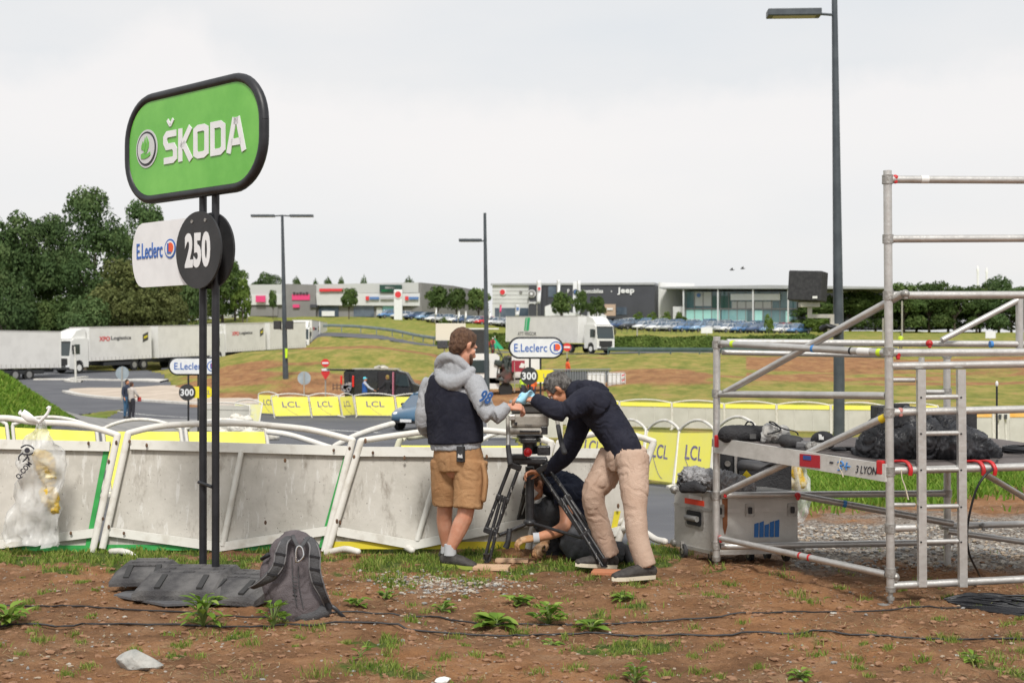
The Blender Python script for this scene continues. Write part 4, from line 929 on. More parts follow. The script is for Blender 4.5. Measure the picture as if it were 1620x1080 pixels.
# ---------------- man 3: crouching behind the tripod
m3 = thing('person', 'crouching man in dark blue shirt and work gloves behind the tripod', 'person', (.4, 9.85, 0))
b = MB()
sp3 = [P(935, 845, 9.82), P(930, 822, 9.84), P(915, 795, 9.86), P(895, 772, 9.88), P(872, 764, 9.9)]
r3 = [(.15, .12), (.16, .125), (.18, .12), (.18, .11), (.09, .085)]
def m3t(k): q = MB(); q.limb(sp3, [(a + k, c + k) for a, c in r3], side=(0, 1, 0), seg=20, caps='round'); return q
b = m3t(-.012); b.limb([P(878, 768, 9.9), P(862, 766, 9.88)], [.06, .055], seg=12, sub=1)
pt, Rm = head(b, P(848, 766, 9.86), Vector((-.8, -.35, -.45)), Vector((-.35, .1, .9)), .98)
s1 = P(893, 783, 9.66); e1 = P(893, 832, 9.58); w1 = P(846, 851, 9.42); s2 = P(882, 780, 10.05); e2_ = P(868, 830, 10.0); w2 = P(862, 858, 9.75)
b.limb([s1, e1, w1], [.056, .050, .034], seg=12, sub=4); b.limb([s2, e2_, w2], [.055, .042, .031], seg=10, sub=3)
hA = P(930, 840, 9.72); hB = P(928, 840, 9.96); kA = P(905, 862, 9.55); kB = P(856, 806, 9.92); aA = P(985, 872, 9.60); aB = P(878, 868, 9.96)
for q in ([hA, kA, aA], [hB, kB, aB]): b.limb(q, [.085, .06, .04], seg=12, sub=4)
blob('body', b, m_skin2, m3, .0075, 3); eyes(m3, pt, .98)
hairblob(m3, pt, Rm, m_brownhair, 1.0, spikes=4, seed=5)
b = m3t(.012); b.limb([P(905, 785, 9.75), s1, P(891, 797, 9.64)], [.09, .078, .066], seg=14, sub=3); b.limb([P(895, 785, 10.0), s2, P(876, 800, 10.02)], [.09, .075, .064], seg=14, sub=3)
blob('shirt', b, m_navy2, m3, .0085, 4, fold=.012, fsc=(8, 8, 7))
b = MB(); b.limb([hA, kA, P(940, 872, 9.58), aA], [.115, .095, .085, .07], seg=14, sub=4); b.limb([hB, P(890, 815, 9.95), kB, P(868, 840, 9.94), aB], [.115, .108, .095, .085, .07], seg=14, sub=4)
b.limb([P(938, 850, 9.82), P(928, 835, 9.84)], [(.16, .13), (.16, .125)], side=(0, 1, 0), seg=16, sub=1)
blob('trousers', b, m_dgrey, m3, .0085, 3, fold=.012, fsc=(9, 9, 8))
gb = MB(); hand(gb, w1, (-.95, -.1, -.1), (.1, .2, -.9), curl=1.0, size=1.12, thumb=1); gl = blob('glove', gb, m_glove, m3, .0065, 2, fold=.004)
gb = MB(); hand(gb, w2, (-.55, -.7, -.25), (.4, 0, -.8), curl=1.2, size=1.12, thumb=-1); blob('glove', gb, m_glove, m3, .0065, 2, fold=.004)
b = MB(); b.limb([w1 + Vector((.035, 0, .004)), w1 - Vector((.01, 0, 0))], [.040, .042], seg=12, sub=1); b.build('glove_cuff', m_sock, m3)
b = MB(); b.limb([pt(-.06, .05, -.03), pt(-.03, .1, -.05), pt(.0, .115, -.05), pt(.03, .1, -.05), pt(.06, .05, -.03)], [(.035, .006)] * 5, side=Rm @ Vector((0, 0, 1)), seg=10); b.build('face_mask', M('mask_white', (.7, .7, .7), .8), m3)
shoe(m3, P(912, 884, 9.98), P(864, 886, 9.86), aB - UP * .01, M('shoe_black', (.015, .015, .018), .6), M('sole_black', (.02, .02, .02), .8), .05)
b = MB(); b.limb([aA + Vector((-.06, 0, 0)), P(990, 872, 9.6), P(1000, 888, 9.55)], [.062, .058, .045], seg=12, sub=4, caps='round'); blob('shoe', b, MATS['shoe_black'], m3, .007, 2)
# ------------------------------------------------------------------ video tripod with fluid head
tp = thing('camera_tripod', 'heavy black video tripod with grey fluid head and red knob', 'tripod', Gn(838, 9.6))
m_tb = M('tripod_black', (.016, .016, .018), .38, col2=(.03, .03, .032), vs=20, bump=.2)
m_sc = M('tripod_scratched', (.018, .018, .02), .4, col2=(.45, .43, .40), vs=55, vr=(.60, .68), stretch=(1, 1, .5))
m_head = M('head_grey', (.27, .25, .22), .5, col2=(.34, .32, .28), vs=9, bump=.15, bs=80)
tc_ = P(840, 735, 9.55)
legs_ = [(P(815, 735, 9.48), P(775, 842, 9.42), P(770, 886, 9.38), 'l'), (P(858, 738, 9.42), P(930, 845, 9.20), P(957, 893, 9.10), 'r'), (P(845, 735, 9.70), P(828, 820, 10.15), P(812, 858, 10.35), 'b')]
for a, k, f, w in legs_:
    lo = MB(); dv = (k - a).normalized(); sd = dv.cross(Vector((0, 1, 0))).normalized() if w != 'b' else Vector((1, 0, 0))
    for q in (-.034, .034): lo.tube(a + sd * q, k + sd * q * 1.1, .0145, 10)
    for q in (-.034, .034): lo.tube(a.lerp(k, .45) + sd * q * .45 + Vector((0, -.02, 0)), f + sd * q * .55, .0125, 10)
    lg = lo.build('leg', m_sc if w != 'b' else m_tb, tp)
    lo = MB()
    for t in (.02, .5, .98): c = a.lerp(k, t); lo.box(c, (.105, .05, .045), Matrix.Rotation(math.atan2(dv.x, -dv.z) * -1, 3, 'Y'), .008)
    lo.limb([f + UP * .05, f + UP * .0], [.03, .014], seg=10, sub=1); lo.cyl(f - UP * .01, UP, .02, .012, 12); lo.sep('leg_clamp', m_tb, lg)
b = MB(); b.tube(P(838, 738, 9.56), P(838, 824, 9.56), .034, 14); b.build('centre_column', m_tb, tp)
b = MB(); hub = P(838, 826, 9.55); b.ell(hub, (.05, .05, .03))
for tgt in (P(790, 846, 9.44), P(920, 850, 9.28), P(815, 838, 10.1)): b.tube(hub, tgt, .013, 8)
b.limb([P(806, 836, 9.38), P(804, 855, 9.36), P(800, 866, 9.36)], [.02, .02, .024], seg=8); b.build('ground_spreader', m_tb, tp)
b = MB(); b.box(P(838, 728, 9.55), (.27, .17, .05), None, .012); b.box(P(820, 722, 9.46), (.13, .05, .04), None, .008); b.cyl(P(838, 706, 9.55), UP, .055, .11, 24); b.box(P(860, 712, 9.52), (.10, .1, .07), None, .01); b.build('crown', m_tb, tp)
b = MB(); b.cyl(P(835, 715, 9.42), (0, 1, 0), .031, .05, 24); b.ell(P(835, 715, 9.395), (.024, .012, .024)); b.build('bubble_knob', M('knob_red', (.55, .01, .015), .35), tp)
b = MB(); b.cyl(P(838, 696, 9.55), UP, .085, .022, 28); b.cyl(P(838, 690, 9.55), UP, .10, .02, 28); b.box(P(836, 697, 9.45), (.12, .06, .035), None, .006); b.build('bowl_clamp', m_tb, tp)
fh = MB(); fh.box(P(838, 664, 9.55), (.285, .20, .105), None, .022); fh.box(P(833, 681, 9.53), (.27, .18, .05), None, .02); b = fh; body_ = b.build('fluid_head', m_head, tp)
b = MB(); b.box(P(835, 645, 9.55), (.25, .19, .07), None, .01); b.build('head_core', M('head_dark', (.06, .058, .055), .6), tp)
b = MB(); b.box(P(838, 636, 9.55), (.31, .23, .026), None, .008); b.box(P(842, 631, 9.56), (.24, .14, .02), None, .005); b.build('camera_plate', M('plate_grey', (.15, .15, .14), .5, col2=(.2, .2, .19), vs=20), tp)
b = MB(); b.box(P(838, 682, 9.428), (.15, .01, .016), None, .003); b.box(P(816, 670, 9.444), (.022, .008, .022)); b.limb([P(868, 655, 9.5), P(876, 656, 9.5)], [.03, .03], seg=14, sub=1); b.box(P(861, 680, 9.5), (.05, .12, .06), None, .006); b.build('drag_controls', m_tb, tp)
text('lettering', 'Vision', M('print_grey', (.12, .12, .12), .6), tp, P(836, 671.5, 9.446), (1, 0, 0), UP, .055, .012, depth=.002)
b = MB(); b.limb([P(803, 660, 9.42), P(804, 690, 9.36)], [.014, .016], seg=10, sub=1); ph = b.build('pan_bar', m_head, tp)
b = MB(); b.limb([P(804, 706, 9.34), P(807, 732, 9.30)], [.019, .021], seg=12, sub=1, caps='round'); b.build('grip', m_blackm, ph)
b = MB(); b.limb([P(804, 688, 9.36), P(804, 707, 9.34)], [.016, .016], seg=10, sub=1); b.box(P(810, 660, 9.45), (.05, .05, .04), None, .006); b.sep('bar_joint', m_alu, ph)
b = MB(); b.limb([P(880, 655, 9.40), P(883, 674, 9.28)], [.015, .015], seg=10, sub=1); ph = b.build('pan_bar', m_head, tp)
b = MB(); b.limb([P(883, 674, 9.28), P(888, 700, 9.1), P(893, 715, 9.0)], [.017, .018, .02], seg=12, sub=2, caps='round'); b.build('grip', m_blackm, ph)
for px, py, d, w, h_, rz, lab in ((778, 899, 9.25, .26, .16, -8, 'pale wooden board under the left tripod foot'), (810, 890, 9.55, .25, .09, -6, 'spare wooden board lying behind the left tripod foot'), (966, 909, 8.95, .26, .14, -12, 'reddish wooden board under the right tripod foot')):
    b = MB(); p = Gn(px, d, .02); b.box(p, (w, h_, .024), Matrix.Rotation(R(rz), 3, 'Z'), .003)
    c1_, c2_ = ((.62, .42, .27), (.5, .32, .2)) if px < 900 else ((.50, .20, .10), (.42, .16, .08))
    tag(b.build('wooden_board', M('board_%d' % px, c1_, .8, col2=c2_, vs=14, stretch=(.3, 1, 1)), None), lab, 'board', 'wooden boards under the tripod')
# ------------------------------------------------------------------ aluminium scaffold tower
SA = (1.502, 9.30); SB = (2.38, 7.96); SC = (3.25, 9.42); SD = (4.20, 8.18)
tower = thing('scaffold_tower', 'aluminium scaffold tower with ladder frame and work platform at right', 'scaffold', (2.38, 8.3, 0))
pf = lambda x, y: onvp(x, y, SB, SD); pb = lambda x, y: onvp(x, y, SA, SC); ps = lambda x, y: onvp(x, y, SA, SB)
A3 = lambda y: P(1133, y, 9.30); B3 = lambda y: P(1407, y, 7.96)
def bar(name, a, b_, r=.0245, m=m_alu, seg=14):
    q = MB(); q.limb([a, b_], [r, r], side=(.3, .5, .8), seg=seg, sub=1); return q.build(name, m, tower)
# corner posts with their collars and feet
def post(x0, y0, x1, y1, d, collars, r=.0265, plate=True):
    q = MB(); a, b_ = P(x0, y0, d), P(x1, y1, d); q.tube(a, b_, r, 16); o = q.build('corner_post', m_alu, tower)
    for cy in collars:
        q = MB(); c = P(x0 + (x1 - x0) * (cy - y0) / (y1 - y0), cy, d); q.cyl(c, UP, r + .008, .055, 16); q.build('collar', m_alud, o)
    if plate:
        q = MB(); g = P(x1, y1, d); q.limb([g, g - UP * .03], [r + .006, r + .004], seg=14, sub=1); q.tube(g, g - UP * .10, .015, 10); q.cyl(g - UP * .072, UP, r * .9, .02, 14)
        q.cyl(g - UP * .108, UP, .085, .008, 20); q.build('base_jack', m_alud, o)
    return o
post(1404, 270, 1409, 928, 7.96, [284, 378, 467, 556, 652, 745, 835, 905])
post(1134, 532, 1133, 880, 9.30, [545, 622, 700, 783, 862])
post(1498, 552, 1499, 893, 9.42, [560, 620, 705, 780])
post(1835, 270, 1840, 925, 8.18, [], plate=True)
q = MB(); q.tube(P(1458, 565, 9.40), P(1459, 852, 9.40), .022, 10); q.build('rear_ladder_stile', m_alu, tower)
bar('rear_rung', P(1464, 620, 9.40), P(1498, 620, 9.42), .019); bar('rear_rung', P(1464, 705, 9.40), P(1498, 705, 9.42), .019)
# front frame
E_ = 1834
for y0, y1 in ((284, 286), (378, 376), (467, 466), (558, 556), (579, 572)): bar('front_rail', pf(1410, y0), pf(E_, y1))
for y0, y1 in ((652, 642), (744, 732), (926, 905)): bar('front_rail', pf(1410, y0), pf(E_, y1))
for y in (601, 798): bar('short_rung', pf(1412, y), pf(1447, y), .014)
bar('short_rung', pf(1412, 835), pf(1447, 834))
for x in (1454, 1517):
    q = MB(); a, b_ = pf(x, 584), pf(x + (2 if x < 1500 else 3), 926); fw_ = Vector((SD[0] - SB[0], SD[1] - SB[1], 0)).normalized()
    q.limb([a - Vector((0, .04, 0)), b_ - Vector((0, .04, 0))], [.036, .036], side=fw_, seg=4, sub=1) if 0 else q.prism([(-.026, 0), (.026, 0), (.026, (b_ - a).length), (-.026, (b_ - a).length)], a - Vector((0, .035, 0)), fw_, (b_ - a).normalized(), .03)
    st = q.build('ladder_stile', m_alu, tower)
    q = MB()
    for y in (628, 685, 742, 800, 855): q.cyl(pf(x - 1, y) - Vector((0, .052, 0)), (0, 1, 0), .006, .006, 8)
    q.sep('rung_hole', m_black, st)
for y in (628, 685, 742, 800, 855): bar('ladder_rung', pf(1460, y) - Vector((0, .035, 0)), pf(1512, y - 1) - Vector((0, .035, 0)), .0155)
# rear frame
bar('rear_rail', pb(1140, 783), pb(1500, 780)); bar('rear_rail', pb(1140, 864), pb(1508, 857)); bar('rear_rail', pb(1150, 541), P(1700, 545, 9.6)); bar('rear_rail', pb(1142, 557), pb(1400, 562), .02)
bar('rear_brace', pb(1490, 538), P(1612, 474, 9.55), .022); bar('rear_upright', P(1613, 468, 9.55), P(1613, 552, 9.55), .028)
bar('rear_brace', P(1262, 783, 9.32), P(1508, 828, 9.2)); bar('rear_brace', P(1488, 832, 9.3), P(1700, 826, 9.4)); bar('rear_brace', P(1500, 840, 9.25), P(1700, 868, 9.1), .022)
bar('rear_brace', P(1556, 748, 8.5), P(1680, 822, 9.3), .021)
# long side
bar('side_brace', ps(1143, 623), P(1428, 465, 7.90)); bar('side_rail', ps(1140, 543), ps(1402, 558)); bar('side_rail', ps(1140, 623), ps(1402, 626))
bar('side_brace', ps(1143, 780), ps(1404, 658)); bar('side_brace', ps(1140, 851), ps(1402, 908), .022)
def ring(name, f, x, y, tx, ty, m, w=.03, r=.026):
    a, b_ = f(x, y), f(tx, ty); d = (b_ - a).normalized() * w / 2; q = MB(); q.tube(a - d, a + d, r, 14); q.build(name, m, tower)
m_redp = M('red_plastic', (.55, .015, .02), .45, col2=(.4, .02, .02), vs=20); m_tblue = M('tape_blue', (.05, .22, .55), .5); m_tlime = M('tape_lime', (.55, .75, .03), .6)
m_tyel = M('tape_yellow', (.72, .55, .02), .5); m_twht = M('tape_white', (.7, .7, .68), .6)
ring('tape', ps, 1160, 544, 1402, 558, m_tlime); ring('tape', ps, 1392, 557.5, 1402, 558, m_tlime); ring('tape', ps, 1287, 551.4, 1402, 558, m_tblue, .02); ring('tape', ps, 1347, 554.9, 1402, 558, m_black, .015); ring('tape', ps, 1368, 556.1, 1402, 558, m_twht, .10)
ring('tape', ps, 1398, 661, 1402, 659, m_tyel, .05); ring('tape', ps, 1266, 878.5, 1402, 908, m_redp, .015, .0235); ring('tape', ps, 1281, 881.7, 1402, 908, m_redp, .015, .0235)
ring('tape', lambda x, y: P(x, y, 9.28), 1336, 796.5, 1508, 828, m_tblue, .025); ring('tape', pb, 1568, 544.5, 1600, 544.6, m_tblue, .02)
ring('tape', pf, 1462, 284, 1600, 285, m_twht, .05)
def hook(p, m, r=.024):
    r *= .78
    q = MB(); q.ell(p, (r * 1.2, r * 1.4, r * 1.2)); q.box(p + Vector((.0, -.01, -.018)), (.024, .026, .034), None, .008); q.build('brace_hook', m, tower)
hook(pf(1416, 282), m_redp); hook(pf(1420, 560), m_redp); hook(P(1470, 543, 9.4), m_redp, .028); hook(P(1432, 465, 7.88), m_alud, .03); hook(ps(1147, 620), m_alud, .026); hook(ps(1147, 779), m_redp, .02)
hook(ps(1140, 850), m_redp, .02); hook(pf(1424, 650), M('hook_worn', (.45, .18, .16), .5), .024); hook(pf(1416, 912), m_alud, .03); hook(P(1262, 783, 9.28), m_redp, .024); hook(ps(1142, 543), m_alud, .028); hook(P(1555, 831, 9.3), m_alud, .026)
# work platform
dkm = M('deck_plywood', (.10, .085, .08), .75, col2=(.15, .13, .125), vs=6, stretch=(1, 1, 1), bump=.2, bs=90)
plat = thing('work_platform', 'work platform with dark deck, aluminium edge beam and red corner hooks', 'platform', (2.9, 8.6, 0))
zt = 1.6 - (735 - 552) / F * 7.96
pa, pb_ = ps(1143, 700), ps(1400, 746); pa.z = 1.6 - (693 - 552) / F * pa.y; pb_.z = zt
zt_b = .5 * (pa.z + pb_.z)
c4 = [Vector((*SB, pb_.z)), Vector((*SD, pb_.z)), Vector((SC[0] + .25, SC[1], pa.z)), Vector((*SA, pa.z))]
q = MB(); q.quad(*[c + Vector((0, 0, -.008)) for c in c4], th=.016); q.build('deck', dkm, plat)
def beam(a, b_, h=.10, th=.028, name='edge_beam'):
    q = MB(); u = Vector((0, 0, 1)); n = (b_ - a).cross(u).normalized() * th / 2; vs_ = [a - n, b_ - n, b_ + n, a + n]; vs2 = [p - u * h for p in vs_]
    q.add([p + u * .006 for p in vs_] + vs2, [(0, 1, 2, 3), (7, 6, 5, 4), (0, 4, 5, 1), (1, 5, 6, 2), (2, 6, 7, 3), (3, 7, 4, 0)]); return q.build(name, M('beam_alu', (.60, .59, .56), .5, metal=.25, col2=(.50, .49, .46), vs=8, bump=.1), plat)
nrm_s = Vector((SB[0] - SA[0], SB[1] - SA[1], 0)).normalized(); out_s = Vector((nrm_s.y, -nrm_s.x, 0))
a_ = c4[3] + out_s * .03 + nrm_s * .02; b__ = c4[0] + out_s * .03 - nrm_s * .0
eb = beam(a_, b__, .105)
def onbeam(t, z=0, off=.018): return a_.lerp(b__, t) + out_s * off + UP * (-.05 + z)
q = MB(); c = onbeam(.60); q.prism([(-.09, -.042), (.09, -.042), (.09, .042), (-.09, .042)], c, nrm_s, UP, .004); lb = q.build('warning_label', M('label_red', (.36, .015, .025), .6), eb)
q = MB(); q.prism([(-.055, .005), (.015, .005), (.015, .034), (-.055, .034)], c + out_s * .004, nrm_s, UP, .003); q.build('label_patch', M('label_blue', (.03, .07, .25), .6), lb)
text('lettering', '3 LYON', m_ink, eb, onbeam(.905, 0, .017), nrm_s, UP, .175, .05, depth=.003, shear=.25)
text('lettering', '-', m_ink, eb, onbeam(.72, .012, .017), nrm_s, UP, .03, .012, depth=.003)
q = MB(); q.limb([onbeam(t, z, .018) for t, z in ((.755, .02), (.775, .03), (.785, .01), (.765, .0), (.775, -.02), (.755, -.03))], [.005] * 6, seg=6, sub=4); q.limb([onbeam(t, z, .018) for t, z in ((.805, .03), (.80, 0), (.802, -.02))], [.005] * 3, seg=6); q.limb([onbeam(t, z, .018) for t, z in ((.79, .0), (.82, .006))], [.005] * 2, seg=6, sub=1); q.build('marker_scrawl', m_tblue, eb)
for t in (.02, .50, .97):
    q = MB(); c = onbeam(t, .0, .0); q.box(c + UP * .03, (.05, .035, .09), Matrix.Rotation(math.atan2(nrm_s.y, nrm_s.x), 3, 'Z'), .008)
    if t != .5: q.build('corner_hook', m_redp, plat)
for x in (1433, 1548, 1566):
    q = MB(); c = pf(x, 742); q.limb([c + Vector((-.05, .06, .045)), c + Vector((0, -.0, .05)), c + Vector((.02, -.035, .01)), c + Vector((.018, -.03, -.035))], [(.014, .009)] * 4, seg=8, sub=3); q.build('corner_hook', m_redp, plat)
for x0, y0, pts_ in ((1330, 724, [(0, 0), (-3, 12), (1, 22), (4, 30)]), (1426, 742, [(0, 0), (1, 14), (6, 28), (11, 48)])):
    q = MB(); q.limb([P(x0 + a, y0 + c, 7.9 if x0 > 1400 else 8.15) for a, c in pts_], [.004, .0035, .004, .005], seg=6); o = q.build('string', M('string', (.55, .5, .38), .9), None); tag(o, 'pale string hanging from the platform beam ' + ('right of the front post' if x0 > 1400 else 'left of the front post'), 'string', 'pale strings hanging from the platform')
def deck(px, py):
    """point on the deck seen at px,py"""
    n = (c4[1] - c4[0]).cross(c4[3] - c4[0]); o = Vector((0, 0, EYE)); d = Vector(((px - 810) / F, 1, -(py - HOR) / F)); t = (c4[0] - o).dot(n) / d.dot(n); return o + d * t
# things lying on the platform
m_bag = M('black_nylon', (.013, .013, .016), .75, col2=(.03, .03, .033), vs=6, bump=.5, bs=60)
b = MB(); p = lambda x, y, d=9.15: P(x, y, d)
b.limb([p(1148, 687), p(1165, 686), p(1195, 686), p(1222, 688)], [(.055, .06), (.065, .062), (.065, .06), (.05, .055)], side=(0, 1, 0), seg=14, sub=4, caps='round'); eq = thing('camera_bag', 'black camera bag lying at the left end of the platform', 'bag', deck(1180, 695)); blob('bag_body', b, m_bag, eq, .008, 3, fold=.006)
b = MB(); b.limb([p(1178, 674), p(1183, 667), p(1190, 668), p(1194, 675)], [.006] * 4, seg=6); b.build('handle', m_black, eq); b = MB(); b.box(p(1191, 690, 9.07), (.045, .006, .035)); b.build('patch', M('patch', (.08, .08, .08), .5), eq)
b = MB(); b.limb([p(1208, 694, 9.0), p(1218, 682, 9.0), p(1224, 672, 9.0)], [(.02, .02), (.05, .035), (.02, .015)], seg=12, sub=4, caps='round'); b.limb([p(1228, 688, 9.0), p(1240, 684, 9.0)], [.045, .04], seg=12, sub=1, caps='round')
o = blob('plastic_wrap', b, M('wrap', (.5, .49, .46), .35, col2=(.3, .3, .3), vs=12), None, .008, 2, fold=.02, fsc=(20, 20, 20)); tag(o, 'crumpled clear plastic wrap between camera bag and lens on the platform', 'plastic wrap')
b = MB(); b.limb([p(1214, 686, 8.95), p(1235, 680, 8.95), p(1224, 668, 8.95), p(1217, 668, 8.95), p(1240, 678, 8.9), p(1258, 682, 8.88), p(1263, 688, 8.88)], [.005] * 7, seg=6); o = b.build('strap_cord', m_black, None); tag(o, 'thin black looped cord over the plastic wrap on the platform', 'cord')
vf = thing('viewfinder', 'grey-black camera viewfinder tube lying on the platform', 'viewfinder', deck(1260, 705))
b = MB(); b.limb([p(1242, 697, 8.7), p(1262, 699, 8.68)], [.047, .042], seg=18, sub=1, caps='round'); b.build('eyecup', m_blackm, vf); b = MB(); b.limb([p(1258, 698, 8.68), p(1282, 706, 8.64)], [.030, .022], seg=14, sub=1); b.box(p(1272, 703, 8.66), (.12, .05, .045), None, .01); b.build('barrel', M('vf_grey', (.10, .10, .105), .5), vf)
b = MB(); b.limb([p(1282, 706, 8.62), p(1290, 706, 8.6), p(1302, 704, 8.6)], [.035, .03, .02], seg=12, sub=1, caps='round'); b.cyl(p(1288, 702, 8.55), (0, 1, 0), .018, .02, 14); b.build('mount_knob', m_alud, vf)
cap = thing('baseball_cap', 'black cap with small white emblem on the platform beside the viewfinder', 'cap', deck(1300, 705))
b = MB(); b.ell(p(1302, 697, 8.75), (.085, .09, .068), None, 18, 12); b.build('crown', m_bag, cap); b = MB(); b.limb([p(1290, 703, 8.7), p(1280, 706, 8.62)], [(.05, .012), (.045, .008)], side=(0, 1, 0), seg=12, sub=1, caps='round'); b.build('peak', m_bag, cap)
b = MB(); b.prism([(-.016, -.02), (.016, -.02), (.016, .004), (.006, 0), (.002, .016), (-.016, .02)], p(1299, 691, 8.655), (1, 0, 0), (0, .3, .95), .01); b.build('emblem', m_twht, cap)
def coil(c, r, n, rr=.007, sq=.6, tilt=0, seed=0):
    q = MB(); rn = random.Random(seed); pts_ = []
    for k in range(n * 14):
        a = 2 * math.pi * k / 14; r_ = r * (1 + .18 * math.sin(a * .37 + seed) + rn.uniform(-.02, .02)); pts_.append(Vector(c) + Vector((math.cos(a) * r_, math.sin(a) * r_ * sq, rr + rr * 1.3 * (k / (n * 14)) * n * .5)))
    q.limb(pts_, [rr] * len(pts_), seg=6, sub=1); return q
o = coil(deck(1338, 713), .085, 4, .006, .8, seed=2).build('cable_coil', m_black, None); tag(o, 'small black cable coil on the deck beside the cap', 'cable coil')
o = coil(deck(1607, 716) + Vector((.08, 0, .0)), .15, 6, .009, .9, seed=5).build('cable_coil', m_black, None); tag(o, 'large black cable coil on the deck at the right picture edge', 'cable coil')
b = MB(); b.limb([deck(1536, 722) + UP * .01, deck(1560, 718) + UP * .01, deck(1590, 712) + UP * .01], [.006] * 3, seg=6); o = b.build('cable', m_black, None); tag(o, 'short black cable running over the deck to the large coil', 'cable')
b = MB(); b.limb([P(1578, 728, 8.1), P(1570, 742, 8.0), P(1558, 752, 7.95), P(1543, 778, 7.95), P(1531, 830, 8.0), P(1532, 870, 8.1), P(1545, 900, 8.25), Gn(1560, 8.6, .01), Gn(1600, 8.75, .01), Gn(1680, 8.8, .01)], [.0075] * 10, seg=8, sub=6); o = b.build('cable', m_black, None); tag(o, 'black cable hanging from the platform down to the gravel behind the ladder', 'cable')
# covered equipment
m_tarp = M('tarp_black', (.020, .021, .026), .42, col2=(.04, .042, .048), vs=5, bump=.2, bs=60)
cov = thing('covered_camera_kit', 'broadcast kit under a crumpled black rain cover on the platform', 'covered kit', deck(1450, 730))
b = MB(); q_ = lambda x, y, d=8.35: P(x, y, d)
b.limb([q_(1362, 718, 8.45), q_(1382, 708), q_(1402, 686, 8.4), q_(1412, 662, 8.45)], [(.03, .03), (.07, .08), (.10, .10), (.04, .04)], side=(0, 1, 0), seg=16, sub=4, caps='round')
b.limb([q_(1385, 712), q_(1420, 700), q_(1450, 695), q_(1490, 700), q_(1530, 706), q_(1568, 716)], [(.09, .055), (.16, .10), (.18, .13), (.18, .12), (.13, .09), (.05, .03)], side=(0, 1, 0), seg=18, sub=4, caps='round')
b.limb([q_(1420, 690), q_(1440, 672), q_(1456, 668)], [.09, .09, .06], seg=14, caps='round'); b.limb([q_(1470, 690), q_(1480, 676), q_(1500, 690)], [.08, .07, .06], seg=14, caps='round')
blob('rain_cover', b, m_tarp, cov, .010, 2, fold=.05, fsc=(1.1, 1.1, 1.9))
b = MB(); b.limb([q_(1362, 718, 8.4), q_(1366, 722, 8.35), q_(1373, 716, 8.3)], [.008, .01, .012], seg=8); b.build('draw_cord', m_tarp, cov)
mon = thing('broadcast_monitor', 'black box-shaped monitor standing behind the rain cover on the platform', 'monitor', deck(1500, 715))
b = MB(); b.box(P(1497, 683, 8.95), (.36, .22, .30), None, .008); b.build('casing', m_blackm, mon)
b = MB(); b.box(P(1492, 662, 8.83), (.26, .01, .05), None, .003); b.box(P(1503, 676, 8.82), (.13, .012, .05), None, .004); b.cyl(P(1502, 684, 8.82), (0, 1, 0), .035, .02, 18); b.build('fittings', M('fit_grey', (.05, .05, .055), .4), mon)
b = MB(); b.ell(P(1491, 650, 8.9), (.028, .028, .02)); b.build('knob', m_alud, mon); b = MB(); b.box(P(1466, 667, 8.82), (.02, .01, .035)); b.build('status_sticker', m_tblue, mon)
kb = thing('monitor_case', 'black hard case corner sticking up left of the front scaffold post', 'case', deck(1395, 705)); b = MB(); b.box(P(1400, 668, 9.0), (.16, .18, .24), None, .01); b.build('case_shell', m_blackm, kb); b = MB(); b.box(P(1425, 660, 8.93), (.12, .04, .20), None, .01); b.build('screen_back', m_blackm, kb)
# poles of a windsock-like marker and thin pole
for px, y0, y1, d, lab in ((1577, 603, 700, 12, 'thin black rod with silver tip standing beyond the platform'), (1524, 585, 640, 9.8, 'thin white-tipped rod right behind the ladder')):
    o = thing('thin_rod', lab, 'rod', P(px, y1, d)); b = MB(); b.tube(P(px, y1 + 20, d), P(px, y0 + 6, d), .009, 8); b.build('rod', m_black, o); b = MB(); b.ell(P(px, y0 + 4, d), (.014, .014, .028)) if px > 1550 else b.tube(P(px, y0 + 30, d), P(px, y0, d), .012, 8); b.build('tip', m_twht, o)
# loudspeaker on its bracket
spk = thing('loudspeaker', 'black loudspeaker on a bracket fixed to the big lamp post', 'loudspeaker', P(1278, 478, 33))
d_ = 33; rz_ = Matrix.Rotation(R(-28), 3, 'Z'); b = MB(); b.box(P(1278, 453, d_), (.88, .62, .78), Matrix.Rotation(R(3), 3, 'Y') @ rz_, .03); b.build('cabinet', m_blackm, spk)
b = MB(); c = P(1290, 470, d_ - .55); b.prism([(-.06, -.03), (.06, -.03), (.06, .03), (-.06, .03)], c + Vector((0, .06, 0)), (1, 0, 0), UP, .02); b.build('badge', m_twht, spk)
m_galv = M('galvanised', (.42, .41, .38), .5, metal=.5, col2=(.5, .47, .40), vs=6)
b = MB(); b.box(P(1280, 482, d_), (.5, .3, .12)); b.box(P(1281, 493, d_), (.1, .1, .26)); b.box(P(1300, 500, d_), (.72, .09, .10)); b.box(P(1317, 508, d_), (.12, .1, .34)); b.box(P(1318, 520, d_), (.22, .3, .25)); b.build('bracket', m_galv, spk)
b = MB(); b.limb([P(1300, 521, d_ - .2), P(1308, 516, d_ - .3), P(1330, 521, d_ - .3), P(1322, 528, d_ - .3), P(1304, 530, d_ - .3)], [.09, .07, .05, .08, .07], seg=8); b.build('ratchet_strap', m_black, spk)
